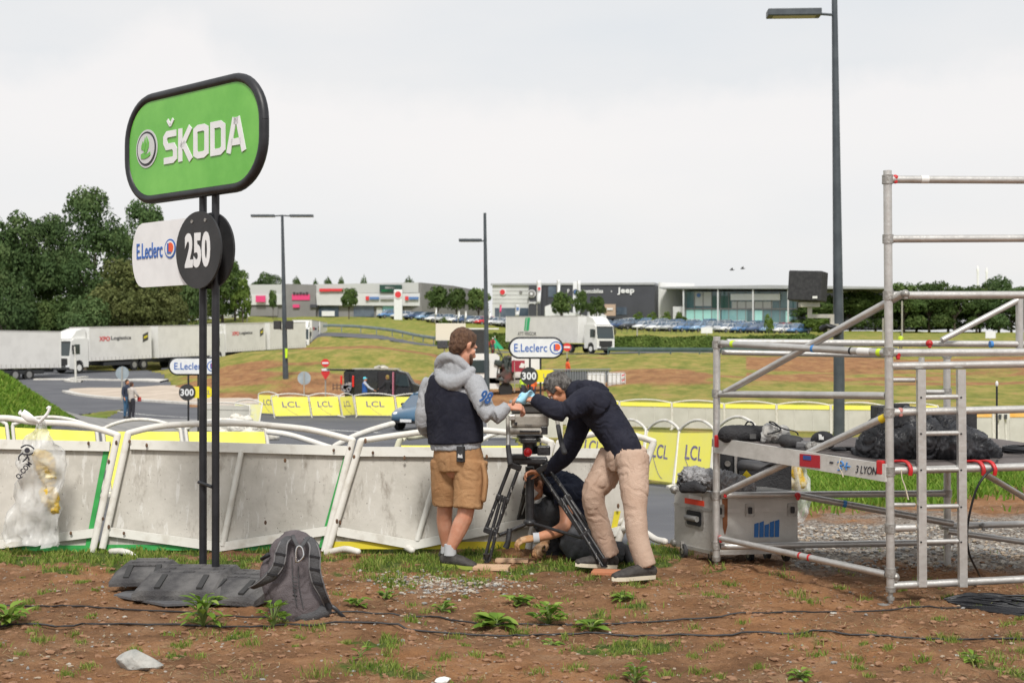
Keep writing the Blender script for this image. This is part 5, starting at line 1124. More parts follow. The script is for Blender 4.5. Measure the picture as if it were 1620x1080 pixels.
# flight case below the platform
fc_ = thing('flight_case', 'dented aluminium flight case on castors under the platform', 'flight case', (1.45, 9.5, 0))
f0 = P(1067, 868, 9.86); f1 = P(1130, 877, 9.42); f2 = P(1262, 874, 9.50); f1.z = f2.z = f0.z
f0 = Vector((f0.x, f0.y, 0)); f1 = Vector((f1.x, f1.y, 0)); f2 = Vector((f2.x, f2.y, 0)); f3 = f0 + f2 - f1; ztop = EYE - (780 - 552) / F * 9.42; zbot = EYE - (876 - 552) / F * 9.42; zl = ztop - .13
m_case = M('case_alu', (.55, .54, .51), .5, metal=.25, col2=(.42, .41, .385), vs=5, vr=(.35, .7), bump=.15, bs=30)
def cbox(z0, z1, g=0):
    cc = (f0 + f1 + f2 + f3) / 4; q = [p + (p - cc).normalized() * g for p in (f0, f1, f2, f3)]; return [p + UP * z0 for p in q] + [p + UP * z1 for p in q]
FB = [(0, 1, 2, 3), (7, 6, 5, 4), (0, 4, 5, 1), (1, 5, 6, 2), (2, 6, 7, 3), (3, 7, 4, 0)]
b = MB(); b.add(cbox(zbot, zl - .002), FB); cbod = b.build('case_body', m_case, fc_)
b = MB(); b.add(cbox(zl + .002, ztop), FB); b.build('lid', m_case, fc_)
b = MB(); b.add(cbox(zl - .012, zl + .012, .006), FB); b.add(cbox(zbot - .006, zbot + .02, .006), FB); b.add(cbox(ztop - .02, ztop + .005, .006), FB); b.sep('edge_trim', m_alu, fc_)
fl = (f1 - f0).normalized(); fr = (f2 - f1).normalized(); nl = Vector((fl.y, -fl.x, 0)); nr = Vector((fr.y, -fr.x, 0))
for p in (f0, f1, f2):
    for z in (zbot + .02, ztop - .02): b = MB(); b.ell(p + UP * z, (.034, .034, .034), None, 10, 6); b.build('corner_ball', m_alud, fc_)
hc_ = f0.lerp(f1, .52) + UP * ((zbot + zl) / 2 + .08)
b = MB(); b.prism(rrect(.23, .155, .025), hc_ + nl * .003, fl, UP, .008); hn = b.build('handle_dish', m_alud, fc_); b = MB(); b.prism(rrect(.18, .11, .02), hc_ + nl * .008, fl, UP, .008); b.build('recess', m_black, hn); b = MB(); b.tube(hc_ + nl * .03 - fl * .07, hc_ + nl * .03 + fl * .07, .022, 12); b.build('grip', M('grip_grey', (.25, .25, .24), .5), hn)
for t in (.06, .42, .93):
    b = MB(); c = f1.lerp(f2, t) + UP * zl; b.prism(rrect(.07, .10, .01), c + nr * .006, fr, UP, .012); lk = b.build('latch', m_alud, fc_); b = MB(); b.prism(rrect(.03, .05, .008), c + nr * .016, fr, UP, .012); b.build('turn_key', m_black, lk)
b = MB(); c = f0.lerp(f1, .52) + UP * (ztop - .09); b.prism([(-.12, -.02), (.12, -.02), (.12, .02), (-.12, .02)], c + nl * .004, fl, UP, .004); b.build('red_tape', M('tape_red', (.8, .06, .02), .5), fc_); b = MB(); b.prism([(-.07, .022), (.09, .022), (.09, .05), (-.07, .05)], c + nl * .004, fl, UP, .004); b.build('paper_label', m_twht, fc_)
b = MB(); c = f1.lerp(f2, .12); b.prism([(-.02, .30), (.025, .30), (.022, .05), (.004, -.02), (-.012, .03)], c + nr * .004 + UP * (zl - .16), fr, UP, .004); b.build('brown_tape', M('tape_brown', (.22, .08, .03), .7), fc_)
b = MB()
for k, h_ in enumerate((.11, .12, .10, .12, .13)): c = f1.lerp(f2, .50 + k * .062); b.prism([(-.017, 0), (.015, 0), (.018, h_), (-.015, h_ - .01)], c + nr * .004 + UP * (zbot + .12), fr, UP, .004)
b.sep('blue_mark', M('mark_blue', (.02, .13, .38), .6), fc_)
for t, base_ in ((.16, f0.lerp(f1, .25)), (.5, f1 + fr * .06 - fl * .12), (.2, f1.lerp(f2, .55) + nr * -.25), (.8, f1.lerp(f2, .9) - nr * .08), (.5, f3.lerp(f2, .3))):
    c = Vector((base_.x, base_.y, gnd(base_.x, base_.y) + .055)); b = MB(); b.cyl(c, (1, .2, 0), .055, .03, 18); w_ = b.build('castor', m_blackm, fc_); b = MB(); b.cyl(c, (1, .2, 0), .024, .036, 12); b.box(c + UP * .045 + Vector((.0, .02, 0)), (.05, .05, .05)); b.build('fork', m_alud, w_)
m_fur = M('grey_fur', (.24, .24, .25), .95, col2=(.42, .42, .43), vs=26, bump=1, bs=90)
mic = thing('microphone', 'long microphone in grey fur windshield lying on the flight case', 'microphone', P(1120, 768, 9.5))
b = MB(); b.limb([P(1082, 762, 9.6), P(1092, 757, 9.58), P(1120, 757, 9.5), P(1160, 764, 9.45), P(1185, 772, 9.4)], [.05, .085, .075, .07, .05], seg=18, sub=5, caps='round'); o = blob('fur_windshield', b, m_fur, mic, .008, 1, fold=.012, fsc=(30, 30, 30), fold2=.06)
b = MB(); b.limb([P(1077, 757, 9.55), P(1083, 756, 9.55)], [.018, .022], seg=10, sub=1, caps='round'); b.limb([P(1078, 756, 9.5), P(1074, 762, 9.48), P(1078, 770, 9.48)], [.005] * 3, seg=6); b.build('end_cap', m_black, mic)
b = MB(); b.limb([P(1080, 772, 9.5), P(1098, 770, 9.45), P(1112, 774, 9.4)], [(.03, .04), (.035, .05), (.03, .03)], seg=10, caps='round'); o = blob('black_pouch', b, m_bag, None, .008, 2); tag(o, 'small black pouch in front of the fur microphone on the flight case', 'pouch')
spb = thing('equipment_case', 'black equipment case behind the scaffold post on top of the flight case', 'case', P(1190, 770, 9.9)); b = MB(); b.box(P(1197, 745, 9.95), (.50, .25, .36), None, .015); b.build('case_body', m_bag, spb)
b = MB(); b.prism([(-.10, -.12), (.08, -.12), (.08, .12), (-.10, .12)], P(1151, 733, 9.7), (1, 0, 0), UP, .1); o = b.build('speaker_panel', m_blackm, spb); b = MB(); b.tube(P(1164, 702, 9.6), P(1164, 752, 9.6), .012, 8); b.tube(P(1142, 702, 9.6), P(1164, 702, 9.6), .012, 8); b.build('metal_edge', m_alu, spb); b = MB(); b.cyl(P(1151, 733, 9.63), (0, 1, 0), .022, .02, 14); b.build('socket', m_alud, spb)
b = MB(); b.limb([P(1174, 736, 9.6), P(1200, 736, 9.6), P(1225, 734, 9.6)], [.044, .040, .036], seg=16, sub=1, caps='round'); o = b.build('rolled_stand_bag', M('tube_grey', (.05, .05, .055), .6, col2=(.07, .07, .075), vs=10), None); tag(o, 'dark grey rolled bag tube under the platform above the flight case', 'bag')
b = MB(); b.prism([(-.05, -.03), (.06, -.035), (.0, .03)], P(1181, 750, 9.55), (1, 0, 0), UP, .01); o = b.build('yellow_tag', m_tyel, None); tag(o, 'small yellow tag peeking out above the flight case', 'tag')
plastic_bag('clear plastic bag with yellow litter hanging behind the flight case', [(1252, 700, 6), (1253, 708, 12), (1256, 730, 17), (1262, 760, 20), (1266, 790, 17), (1264, 812, 12), (1262, 824, 6)], 10.6, [(1258, 748, 10, 15), (1262, 763, 12, 10), (1250, 735, 7, 10)], 0)
# black cable bundle on the dirt at right
b = MB(); rn = random.Random(4)
for k in range(46):
    o1 = rn.uniform(-1, 1); lvl = rn.uniform(0, 1) ** 1.5; h_ = .005 + .035 * lvl * (1 - abs(o1) * .7)
    pts_ = [Gn(1496 + abs(o1) * 22 + rn.uniform(-8, 14), 7.98 + o1 * .07, .006), Gn(1530, 7.96 + o1 * .16, h_), Gn(1570, 7.86 + o1 * .24 + rn.uniform(-.03, .03), h_ * 1.1), Gn(1620, 7.8 + o1 * .28 + rn.uniform(-.04, .04), h_), Gn(1690, 7.74 + o1 * .3, h_)]
    b.limb(pts_, [.0075] * 5, seg=5, sub=5)
o = b.build('cable_bundle', m_black, None); tag(o, 'thick bundle of black cables lying on the dirt at right', 'cable bundle')
# ------------------------------------------------------------------ low growth in the foreground
def blades(name, n, sampler, hrange, mat, seed, wid=.004):
    r = np.random.default_rng(seed); px, d, hs = sampler(r, n); x = (px - 810) / F * d; y = d; z = gz(x, y) - .004; m = len(x)
    h = r.uniform(*hrange, m) * hs; a = r.uniform(0, 2 * np.pi, m); lean = r.uniform(.15, .95, m) * h; b_ = r.uniform(0, 2 * np.pi, m); w = wid * r.uniform(.6, 1.5, m) * (y / 9)
    dx, dy = np.cos(a) * w, np.sin(a) * w; lx, ly = np.cos(b_) * lean, np.sin(b_) * lean
    V = np.empty((m, 5, 3)); V[:, 0] = np.stack([x - dx, y - dy, z], 1); V[:, 1] = np.stack([x + dx, y + dy, z], 1)
    V[:, 2] = np.stack([x + dx * .8 + lx * .35, y + dy * .8 + ly * .35, z + h * .6], 1); V[:, 3] = np.stack([x - dx * .8 + lx * .35, y - dy * .8 + ly * .35, z + h * .6], 1)
    V[:, 4] = np.stack([x + lx, y + ly, z + h], 1); base = np.arange(m)[:, None] * 5
    Fq = np.concatenate([base + np.array([0, 1, 2]), base + np.array([0, 2, 3]), base + np.array([3, 2, 4])])
    o = mkobj(name, V.reshape(-1, 3), Fq, mat, None, False); o['kind'] = 'stuff'; return o
def leafmat(name, c1, c2, c3):
    m = bpy.data.materials.new(name); m.use_nodes = True; t = m.node_tree; b = t.nodes['Principled BSDF']; b.inputs['Roughness'].default_value = .65; b.inputs['Specular IOR Level'].default_value = .2
    g = t.nodes.new('ShaderNodeNewGeometry'); r_ = t.nodes.new('ShaderNodeValToRGB'); e = r_.color_ramp.elements; e.new(.5)
    for q, (p, c) in zip(e, ((0, c1), (.5, c2), (1, c3))): q.position = p; q.color = (*c, 1)
    t.links.new(g.outputs['Random Per Island'], r_.inputs[0]); t.links.new(r_.outputs[0], b.inputs['Base Color'])
    tr = t.nodes.new('ShaderNodeBsdfTranslucent'); t.links.new(r_.outputs[0], tr.inputs[0]); mxs = t.nodes.new('ShaderNodeMixShader'); mxs.inputs[0].default_value = .3
    o = t.nodes['Material Output']; t.links.new(b.outputs[0], mxs.inputs[1]); t.links.new(tr.outputs[0], mxs.inputs[2]); t.links.new(mxs.outputs[0], o.inputs[0]); return m
m_blade = leafmat('grass_blades', (.10, .17, .025), (.19, .28, .045), (.34, .34, .10))
m_blade2 = leafmat('grass_blades_lush', (.08, .16, .015), (.15, .28, .03), (.26, .33, .06))
def samp_near(r, n):
    px = r.uniform(-60, 1680, n * 6); d = r.uniform(6.0, 10.5, n * 6) ; x = (px - 810) / F * d; m = grass_mask(x, d); cl = fbm(x * 14, d * 14, 91, 2)
    k = (r.uniform(0, 1, len(px)) < m * .9 * np.clip((cl - .40) * 5, 0, 1)) ; px, d, m, cl = px[k], d[k], m[k], cl[k]; q = slice(0, n); edge_ = np.where((d > 9.5), .95, .85)
    return px[q], d[q], (.4 + .9 * cl[q]) * edge_[q]
blades('grass', 42000, samp_near, (.02, .062), m_blade, 1, .0035)
def samp_tuft(r, n):
    # scattered small tufts on the bare dirt
    k = 150; cx = r.uniform(-40, 1660, k); cd = r.uniform(6.1, 8.9, k); i = r.integers(0, k, n); sz = r.uniform(.3, 1, k)
    return cx[i] + r.normal(0, 6, n) * sz[i] * 1.6, cd[i] + r.normal(0, .028, n) * sz[i], sz[i]
blades('grass_tufts', 9000, samp_tuft, (.02, .06), m_blade, 2, .003)
def samp_hill(r, n):
    px = r.uniform(1150, 1700, n * 4); d = r.uniform(13, 24, n * 4); x = (px - 810) / F * d; m = grass_mask(x, d); k = r.uniform(0, 1, len(px)) < m; px, d = px[k][:n], d[k][:n]
    return px, d, .6 + fbm(px * .05, d * 2, 3, 2)
blades('hillock_grass', 30000, samp_hill, (.05, .14), m_blade2, 3, .006)
def samp_bank(r, n):
    px = r.uniform(-60, 190, n * 3); d = r.uniform(22, 45, n * 3); x = (px - 810) / F * d; m = grass_mask(x, d) * (asph(px, d) < -.3); k = r.uniform(0, 1, len(px)) < m; return px[k][:n], d[k][:n], .6 + fbm(px[k][:n] * .05, d[k][:n] * 2, 3, 2)
blades('bank_grass', 26000, samp_bank, (.04, .11), m_blade2, 4, .006)
def samp_straw(r, n):
    px = r.uniform(-60, 1680, n * 2); d = r.uniform(6.0, 9.8, n * 2); x = (px - 810) / F * d; k = fbm(x * 2.3, d * 2.3, 17, 3) > .5; return px[k][:n], d[k][:n], np.full(k.sum(), .18)[:n]
m_straw = leafmat('dry_straw', (.30, .22, .11), (.45, .36, .20), (.14, .09, .05))
def straw(n, seed):
    r = np.random.default_rng(seed); px, d, h = samp_straw(r, n); x = (px - 810) / F * d; y = d; m = len(x); a = r.uniform(0, 2 * np.pi, m); L = r.uniform(.01, .05, m); w = .0018
    x2, y2 = x + np.cos(a) * L, y + np.sin(a) * L; z1 = gz(x, y) + .004; z2 = gz(x2, y2) + .006; nx, ny = -np.sin(a) * w, np.cos(a) * w
    V = np.stack([np.stack([x + nx, y + ny, z1], 1), np.stack([x - nx, y - ny, z1], 1), np.stack([x2 - nx, y2 - ny, z2], 1), np.stack([x2 + nx, y2 + ny, z2], 1)], 1).reshape(-1, 3)
    o = mkobj('dry_straw', V, np.arange(m * 4).reshape(m, 4), m_straw); o['kind'] = 'stuff'
straw(5500, 8)
# broad-leaved weeds, each a plant of its own
m_weed = leafmat('weed_leaf', (.09, .17, .02), (.18, .30, .04), (.32, .42, .09)); m_stem = M('weed_stem', (.14, .20, .05), .7)
def weed(label, px, d, h, n, leaf, seed, upright=.6, wide=.45):
    r = random.Random(seed); o = thing('weed', label, 'plant', Gn(px, d), 0, 'weeds on the dirt'); c = Gn(px, d); B = MB(); S_ = MB()
    for k in range(n):
        a = r.uniform(0, 2 * math.pi); t = r.uniform(.25, 1); hh = h * t * (upright + (1 - upright) * r.random()); rad_ = h * (1.25 - t * .7) * r.uniform(.3, 1) * (1.4 - upright)
        top = c + Vector((math.cos(a) * rad_, math.sin(a) * rad_, hh)); L = leaf * r.uniform(.6, 1.2); w = L * wide * r.uniform(.7, 1.1)
        S_.limb([c, c + Vector((math.cos(a) * rad_ * .4, math.sin(a) * rad_ * .4, hh * .6)), top], [.0032, .0026, .002], seg=5, sub=2)
        dv = Vector((math.cos(a + r.uniform(-.5, .5)), math.sin(a + r.uniform(-.5, .5)), r.uniform(-.1, 1.1) * upright + .1)).normalized(); sv = dv.cross(UP).normalized(); nn = sv.cross(dv)
        rows_ = [(0, .1), (.2, .7), (.45, 1), (.7, .75), (.9, .35), (1, .02)]; vs_ = []
        for t_, w_ in rows_:
            cc = top + dv * L * t_ - nn * L * .28 * t_ * t_; vs_ += [cc - sv * w * w_ + nn * w * w_ * .35, cc, cc + sv * w * w_ + nn * w * w_ * .35]
        B.add(vs_, [(3 * i + j, 3 * i + j + 1, 3 * i + j + 4, 3 * i + j + 3) for i in range(5) for j in (0, 1)], True)
    B.build('leaves', m_weed, o); S_.build('stems', m_stem, o)
weed('leafy green weed in front of the ballast blocks', 322, 7.26, .18, 48, .09, 1, .9, .2)
weed('broad-leaved weed growing against the bottom of the backpack', 432, 7.2, .15, 22, .06, 2, .8, .42)
weed('spreading weed with big pale leaves at centre, left half of the patch', 786, 7.42, .06, 26, .10, 3, .45, .42)
weed('taller reddish-stemmed weed at centre beside the big pale leaves', 868, 7.44, .12, 36, .07, 4, .8, .42)
weed('small weed right of the centre patch by the lower cable', 935, 7.25, .06, 20, .08, 5, .5, .35)
weed('leafy weed at the bottom picture edge right of centre', 1006, 6.12, .10, 26, .045, 6, .9, .35)
weed('dark leafy weed at the left picture edge by the cables', 12, 7.3, .12, 44, .10, 7, .8, .25)
weed('little weed under the lower cable at centre', 872, 6.95, .05, 14, .05, 8, .5, .3)
weed('low weed cluster below the cable at right', 1540, 6.35, .05, 24, .05, 9, .5, .25)
weed('low weed near the bottom edge at lower right', 1265, 6.15, .05, 26, .045, 10, .5, .3)
weed('single pale weed seedling at lower left centre', 570, 6.55, .05, 6, .05, 12, .5, .5)
weed('spreading weed between the big pale leaves and the tripod', 820, 7.9, .07, 26, .07, 21, .5, .4)
weed('low weed left of the big pale leaves', 700, 7.75, .06, 22, .055, 22, .5, .35)
weed('low creeping weed below the shoes of the bending man', 985, 7.95, .05, 24, .06, 23, .4, .3)
weed('small weed right of the loose backpack strap', 566, 7.7, .06, 20, .06, 24, .5, .35)
weed('small weed among pebbles left of the tripod', 610, 8.0, .06, 18, .06, 13, .6, .3)
# stones
def rock(c, s, seed, mat, name, parent=None, sub=2):
    bm = bmesh.new(); bmesh.ops.create_icosphere(bm, subdivisions=sub, radius=1); r = random.Random(seed)
    pl = [(Vector((r.uniform(-1, 1), r.uniform(-1, 1), r.uniform(-1, 1))).normalized(), r.uniform(.45, .8)) for _ in range(9)]
    for v in bm.verts:
        for n_, k in pl:
            q = v.co.dot(n_) - k
            if q > 0: v.co -= n_ * q * .92
    vs_ = [Vector((v.co.x * s[0], v.co.y * s[1], v.co.z * s[2])) + Vector(c) for v in bm.verts]; bm.verts.index_update(); fs_ = [[v.index for v in f.verts] for f in bm.faces]; bm.free(); return vs_, fs_
m_rock = M('rock_grey', (.26, .265, .25), .9, col2=(.42, .41, .38), vs=14, vr=(.35, .65), bump=.8, bs=30, detail=9)
v_, f_ = rock(Gn(222, 6.3, .03), (.125, .07, .062), 5, m_rock, 'rock', sub=3); o = mkobj('rock', v_, f_, m_rock); tag(o, 'large pale grey rock at the bottom left of the dirt', 'rock')
v_, f_ = rock(Gn(700, 6.12, .008), (.05, .035, .02), 8, m_rock, 'rock'); o = mkobj('rock', v_, f_, m_twht); tag(o, 'flat white stone at the bottom edge left of centre', 'rock')
B = MB(); r = random.Random(11)
for k in range(1500):
    px = r.uniform(-40, 1660); d = r.uniform(5.9, 8.8); x = (px - 810) / F * d
    if fbm(np.array([x * 1.7]), np.array([d * 1.7]), 95, 2)[0] < .44 and r.random() < .85: continue
    s = .0035 + .013 * r.random() ** 3.5; v_, f_ = rock(Gn(px, d, s * .3), (s * r.uniform(.8, 1.6), s * r.uniform(.7, 1.2), s * r.uniform(.4, .8)), k, None, '', sub=1); B.cur = r.choice([0, 0, 1, 2]); B.add(v_, f_)
for k in range(700):
    px = 700 + r.gauss(0, 55); d = 8.6 + r.gauss(0, .22); s = .006 + .012 * r.random() ** 2; v_, f_ = rock(Gn(px, d, s * .3), (s * 1.3, s, s * .7), k, None, '', sub=1); B.cur = r.choice([0, 1, 2]); B.add(v_, f_)
for k in range(2600):
    px = r.uniform(1250, 1690); d = r.uniform(9.2, 12.6); s = .008 + .018 * r.random() ** 2; v_, f_ = rock(Gn(px, d, s * .3), (s * 1.3, s, s * .7), k, None, '', sub=1); B.cur = r.choice([0, 1, 2, 2]); B.add(v_, f_)
o = B.build('pebbles', [M('pebble_a', (.34, .27, .20), .9), M('pebble_b', (.42, .39, .34), .9), M('pebble_c', (.25, .245, .235), .9)], None); o['kind'] = 'stuff'
B = MB()
for k in range(5200):
    px = r.uniform(-40, 1660); d = r.uniform(5.9, 9.6); s = .005 + .020 * r.random() ** 3.5; v_, f_ = rock(Gn(px, d, s * .15), (s * 1.4, s * 1.1, s * .6), k, None, '', sub=1); B.add(v_, f_)
o = B.build('dirt_clods', M('clod', (.20, .105, .055), .95, col2=(.30, .17, .10), vs=30), None); o['kind'] = 'stuff'
# ------------------------------------------------------------------ further barriers
m_pback = M('barrier_back_pale', (.55, .54, .49), .75, col2=(.47, .46, .41), vs=2, vr=(.35, .65))
def board(px0, d0, px1, d1, label, front='yellow', group=None, h=.80, arch=.16, lean=.16, foot=True, slant=.14, txt=True, name='crowd_barrier', inset=.02, dz=0, roll=.0, tcol=None):
    """one barrier between two ground points: arched tube frame, leaning board, feet. front: colour turned to us"""
    a = G(px0, d0, dz); c = G(px1, d1, dz); X = (c - a); X.z = 0; L = X.length; X.normalize(); N = Vector((X.y, -X.x, 0))   # N points to the camera
    up = Vector((0, 0, 1)); sl = X * slant; dzx = (c.z - a.z) / L
    def q(x, z, n=0): return a + X * x + sl * (z / h) * -1 + Vector((0, 0, dzx * x + .08 + z)) - N * (lean * z / h) + N * n
    mid = (a + c) / 2; o = thing(name, label, 'barrier', mid, 0, group)
    b = MB(); pts = [q(inset, 0), q(inset, h * .6), q(inset, h)] + [q(inset + (L - 2 * inset) * t, h + arch * math.sin(math.pi * t) ** .7 if 0 < t < 1 else h) for t in (.03, .12, .3, .5, .7, .88, .97)] + [q(L - inset, h), q(L - inset, h * .6), q(L - inset, 0)]
    b.limb(pts, [.026] * len(pts), seg=8, sub=2, side=tuple(N)); b.build('arch_frame', m_wtube, o)
    fm = {'yellow': m_yel, 'back': m_pback, 'orange': M('banner_orange', (.85, .42, .08), .55, col2=(.8, .5, .16), vs=3), 'pale': M('yellow_pale', (.72, .70, .30), .5, col2=(.66, .66, .45), vs=4)}
    b = MB(); b.quad(q(.05, .02), q(L - .05, .02), q(L - .05, h - .02), q(.05, h - .02), th=.012); pn = b.build('panel', fm[front] if front in fm else front, o)
    if front == 'back':
        b = MB(); b.quad(q(.05, h - .14, .02), q(L - .05, h - .14, .02), q(L - .05, h + .02, .02), q(.05, h + .02, .02), th=.012); b.build('folded_banner', tcol or m_yel, o)
        b = MB()
        for t in (.33, .67): b.tube(q(L * t, .03, .015), q(L * t, h - .13, .015), .009, 5)
        b.sep('panel_rib', m_white, o)
    if front in ('yellow', 'pale') and txt:
        U = (q(0, h) - q(0, 0)).normalized(); text('lettering', 'LCL', m_navyink if front == 'yellow' else M('ink_faded', (.5, .5, .35), .6), pn, q(L * (.5 if txt is True else txt), h * .60, .008), X, U, min(L * .48, .85), h * .30, depth=.006, bold=.012)
        b = MB(); cx = L * (.5 if txt is True else txt); b.limb([q(cx - .32 + .5 * t * 1.1, h * (.52 - .45 * math.sin(t * 1.4)), .01) for t in np.linspace(0, 1, 7)], [.006] * 7, seg=4, sub=2); b.build('curved_line', MATS.get('print_violet'), pn)
    if foot:
        b = MB()
        for x in (inset, L - inset): b.tube(q(x, -.05, .12), q(x, .02, -.25), .03, 8)
        b.sep('foot', m_wtube, o)
    return o
# second row on the left, yellow side seen above the near rail
g_ = 'second row of yellow barriers behind the near barriers'
board(-70, 18.3, 24, 18.4, 'yellow barrier of the second row at the left picture edge, behind the bag', 'yellow', g_, txt=False, h=.88)
board(28, 18.4, 166, 18.5, 'yellow barrier of the second row seen through the gap right of the bag', 'yellow', g_, txt=False, h=.88)
board(172, 18.5, 300, 18.6, 'yellow barrier of the second row, just left of the sign poles', 'yellow', g_, txt=False, h=.88)
board(304, 18.6, 436, 18.7, 'yellow barrier of the second row, its right end stopping at the open road', 'yellow', g_, txt=False, h=.88)
b = MB(); b.limb([P(425, 683, 14), P(455, 687, 14), P(490, 697, 14), P(524, 708, 14), P(532, 704, 14), P(560, 690, 14), P(590, 679, 14), P(621, 670, 14)], [.032] * 8, seg=10, sub=4, caps='round')
o = b.build('tube_frame', m_wtube, None); tag(o, 'loose white bent tube frame between the near barriers and the road', 'barrier frame')
b = MB(); b.limb([P(627, 712, 12.4), P(634, 694, 12.4), P(646, 692, 12.4), P(690, 687, 12.4), P(740, 690, 12.4)], [.03] * 5, seg=10, sub=3, caps='round'); o = b.build('tube_frame', M('tube_cream', (.68, .66, .50), .45), None); tag(o, 'cream tube frame sticking up behind the man in shorts', 'barrier frame')
for i, (a_, c_, d_, e_, lab) in enumerate(((640, 770, 15.6, 15.4, 'left of the tripod head'), (776, 900, 15.4, 15.6, 'right behind the tripod head'))):
    board(a_, d_, c_, e_, 'yellow-topped barrier of the middle row ' + lab, 'yellow', 'middle row of yellow barriers behind the tripod', txt=.5, h=.72)
# right yellow row running away from the camera
ed = [(905, 27), (962, 25.2), (1014, 23.8), (1066, 22.4), (1124, 21.2), (1188, 20)]
for i, lab in enumerate(('behind the sweater of the bending man', 'just right of the sweater of the bending man', 'right of the bending man with a half-hidden wordmark', 'left of the scaffold post with the clearest tall wordmark', 'passing behind the left scaffold post')):
    (a_, d_), (c_, e_) = ed[i], ed[i + 1]; board(a_, d_, c_, e_, 'leaning yellow barrier ' + lab, 'yellow', 'yellow barriers leaning in the row at right of the men', h=.90, arch=.2, slant=.28, lean=.25)
# far row with grey backs
ed = [(818, 52), (898, 51), (980, 50), (1063, 49), (1146, 48), (1229, 47.2), (1315, 46.5), (1400, 46), (1486, 45.5)]
labs = ('behind the bending man\'s head', 'behind the bending man\'s back', 'first one right of the bending man', 'above the tall wordmark of the leaning yellow barrier', 'above the left end of the work platform', 'directly left of the big lamp post', 'right behind the big lamp post', 'behind the front scaffold post')
for i, lab in enumerate(labs): (a_, d_), (c_, e_) = ed[i], ed[i + 1]; board(a_, d_, c_, e_, 'pale grey-backed barrier with yellow top fold, ' + lab, 'back', 'far row of grey-backed barriers on the grass slope', h=.96, arch=.13, slant=.02, lean=.05)
ed = [(1490, 40), (1572, 39.8), (1652, 39.6)]
for i, lab in enumerate(('left of the two white uprights', 'right of the two white uprights')): (a_, d_), (c_, e_) = ed[i], ed[i + 1]; board(a_, d_, c_, e_, 'orange-topped grey-backed barrier ' + lab, 'back', 'orange-topped barriers at the right edge', h=.96, arch=.08, slant=.0, lean=.05, tcol=M('banner_orange', (.85, .42, .08), .55, col2=(.8, .5, .16), vs=3))
up_ = thing('barrier_support', 'pair of white uprights with two dark plates at the orange barriers', 'support', G(1586, 38)); b = MB()
for x in (1580, 1592): b.tube(P(x, 702, 38), P(x - 2, 652, 38), .035, 8)
b.box(P(1586, 702, 38), (.5, .4, .08)); b.build('uprights', m_white, up_); b = MB(); b.box(P(1586, 658, 37.9), (.42, .04, .24)); pl_ = b.build('plate', m_white, up_); b = MB(); b.box(P(1582, 659, 37.85), (.08, .03, .14)); b.box(P(1591, 659, 37.85), (.08, .03, .14)); b.sep('dark_slot', m_dgrey, pl_)
# yellow row on the far side of the road at left
ed = [(409, 60.5, 440, 59.5), (434, 57.6, 493, 58), (493, 58, 541, 58.3), (542, 58, 563, 59), (564, 58.3, 628, 58), (629, 58, 700, 58), (702, 58, 768, 58.2)]
labs = ('turned end panel at the far left of its row', 'second from the left, overlapping the turned end panel', 'third from the left, below the round blue sign', 'narrow turned one in the middle of the row', 'in front of the open black van', 'in front of the van\'s nose, behind the blue car', 'hidden behind the man in shorts')
for (a_, d_, c_, e_), lab in zip(ed, labs): board(a_, d_, c_, e_, 'yellow barrier across the road, ' + lab, 'yellow', 'yellow barriers across the road', h=.90, arch=.13, slant=.14, lean=.1, inset=.0)
# grey-backed barrier, tilted yellow one, rubbish at the kerb
board(318, 47, 396, 46, 'grey-backed barrier standing across the road right of the sign poles', 'back', None, h=.95, arch=.12, slant=.05, lean=.05, tcol=m_pback)
o = board(366, 50, 410, 48.8, 'tilted pale yellow barrier leaning beside the heap of white bags', 'pale', None, h=.80, arch=.16, slant=.18, lean=.3, dz=.12)
b = MB(); r = random.Random(3)
for px, py, s in ((345, 683, .14), (352, 690, .2), (375, 676, .2), (384, 692, .22), (400, 688, .24), (416, 690, .22), (430, 690, .15), (390, 664, .12), (374, 662, .14), (410, 678, .2), (370, 690, .2)): b.ell(P(px, py, 43), (s * 1.6, s * 1.2, s * 1.1))
o = blob('rubbish_bags', b, M('bag_heap', (.66, .64, .58), .6, col2=(.40, .34, .24), vs=3, vr=(.5, .7)), None, .035, 1, fold=.05, fsc=(4, 4, 4)); tag(o, 'heap of white rubbish bags beside the tilted yellow barrier', 'rubbish')
board(770, 43, 890, 43, 'white-topped barrier behind the tripod head, below the oval sign', 'back', None, h=.9, arch=.12, slant=.0, lean=.05, tcol=m_pback)
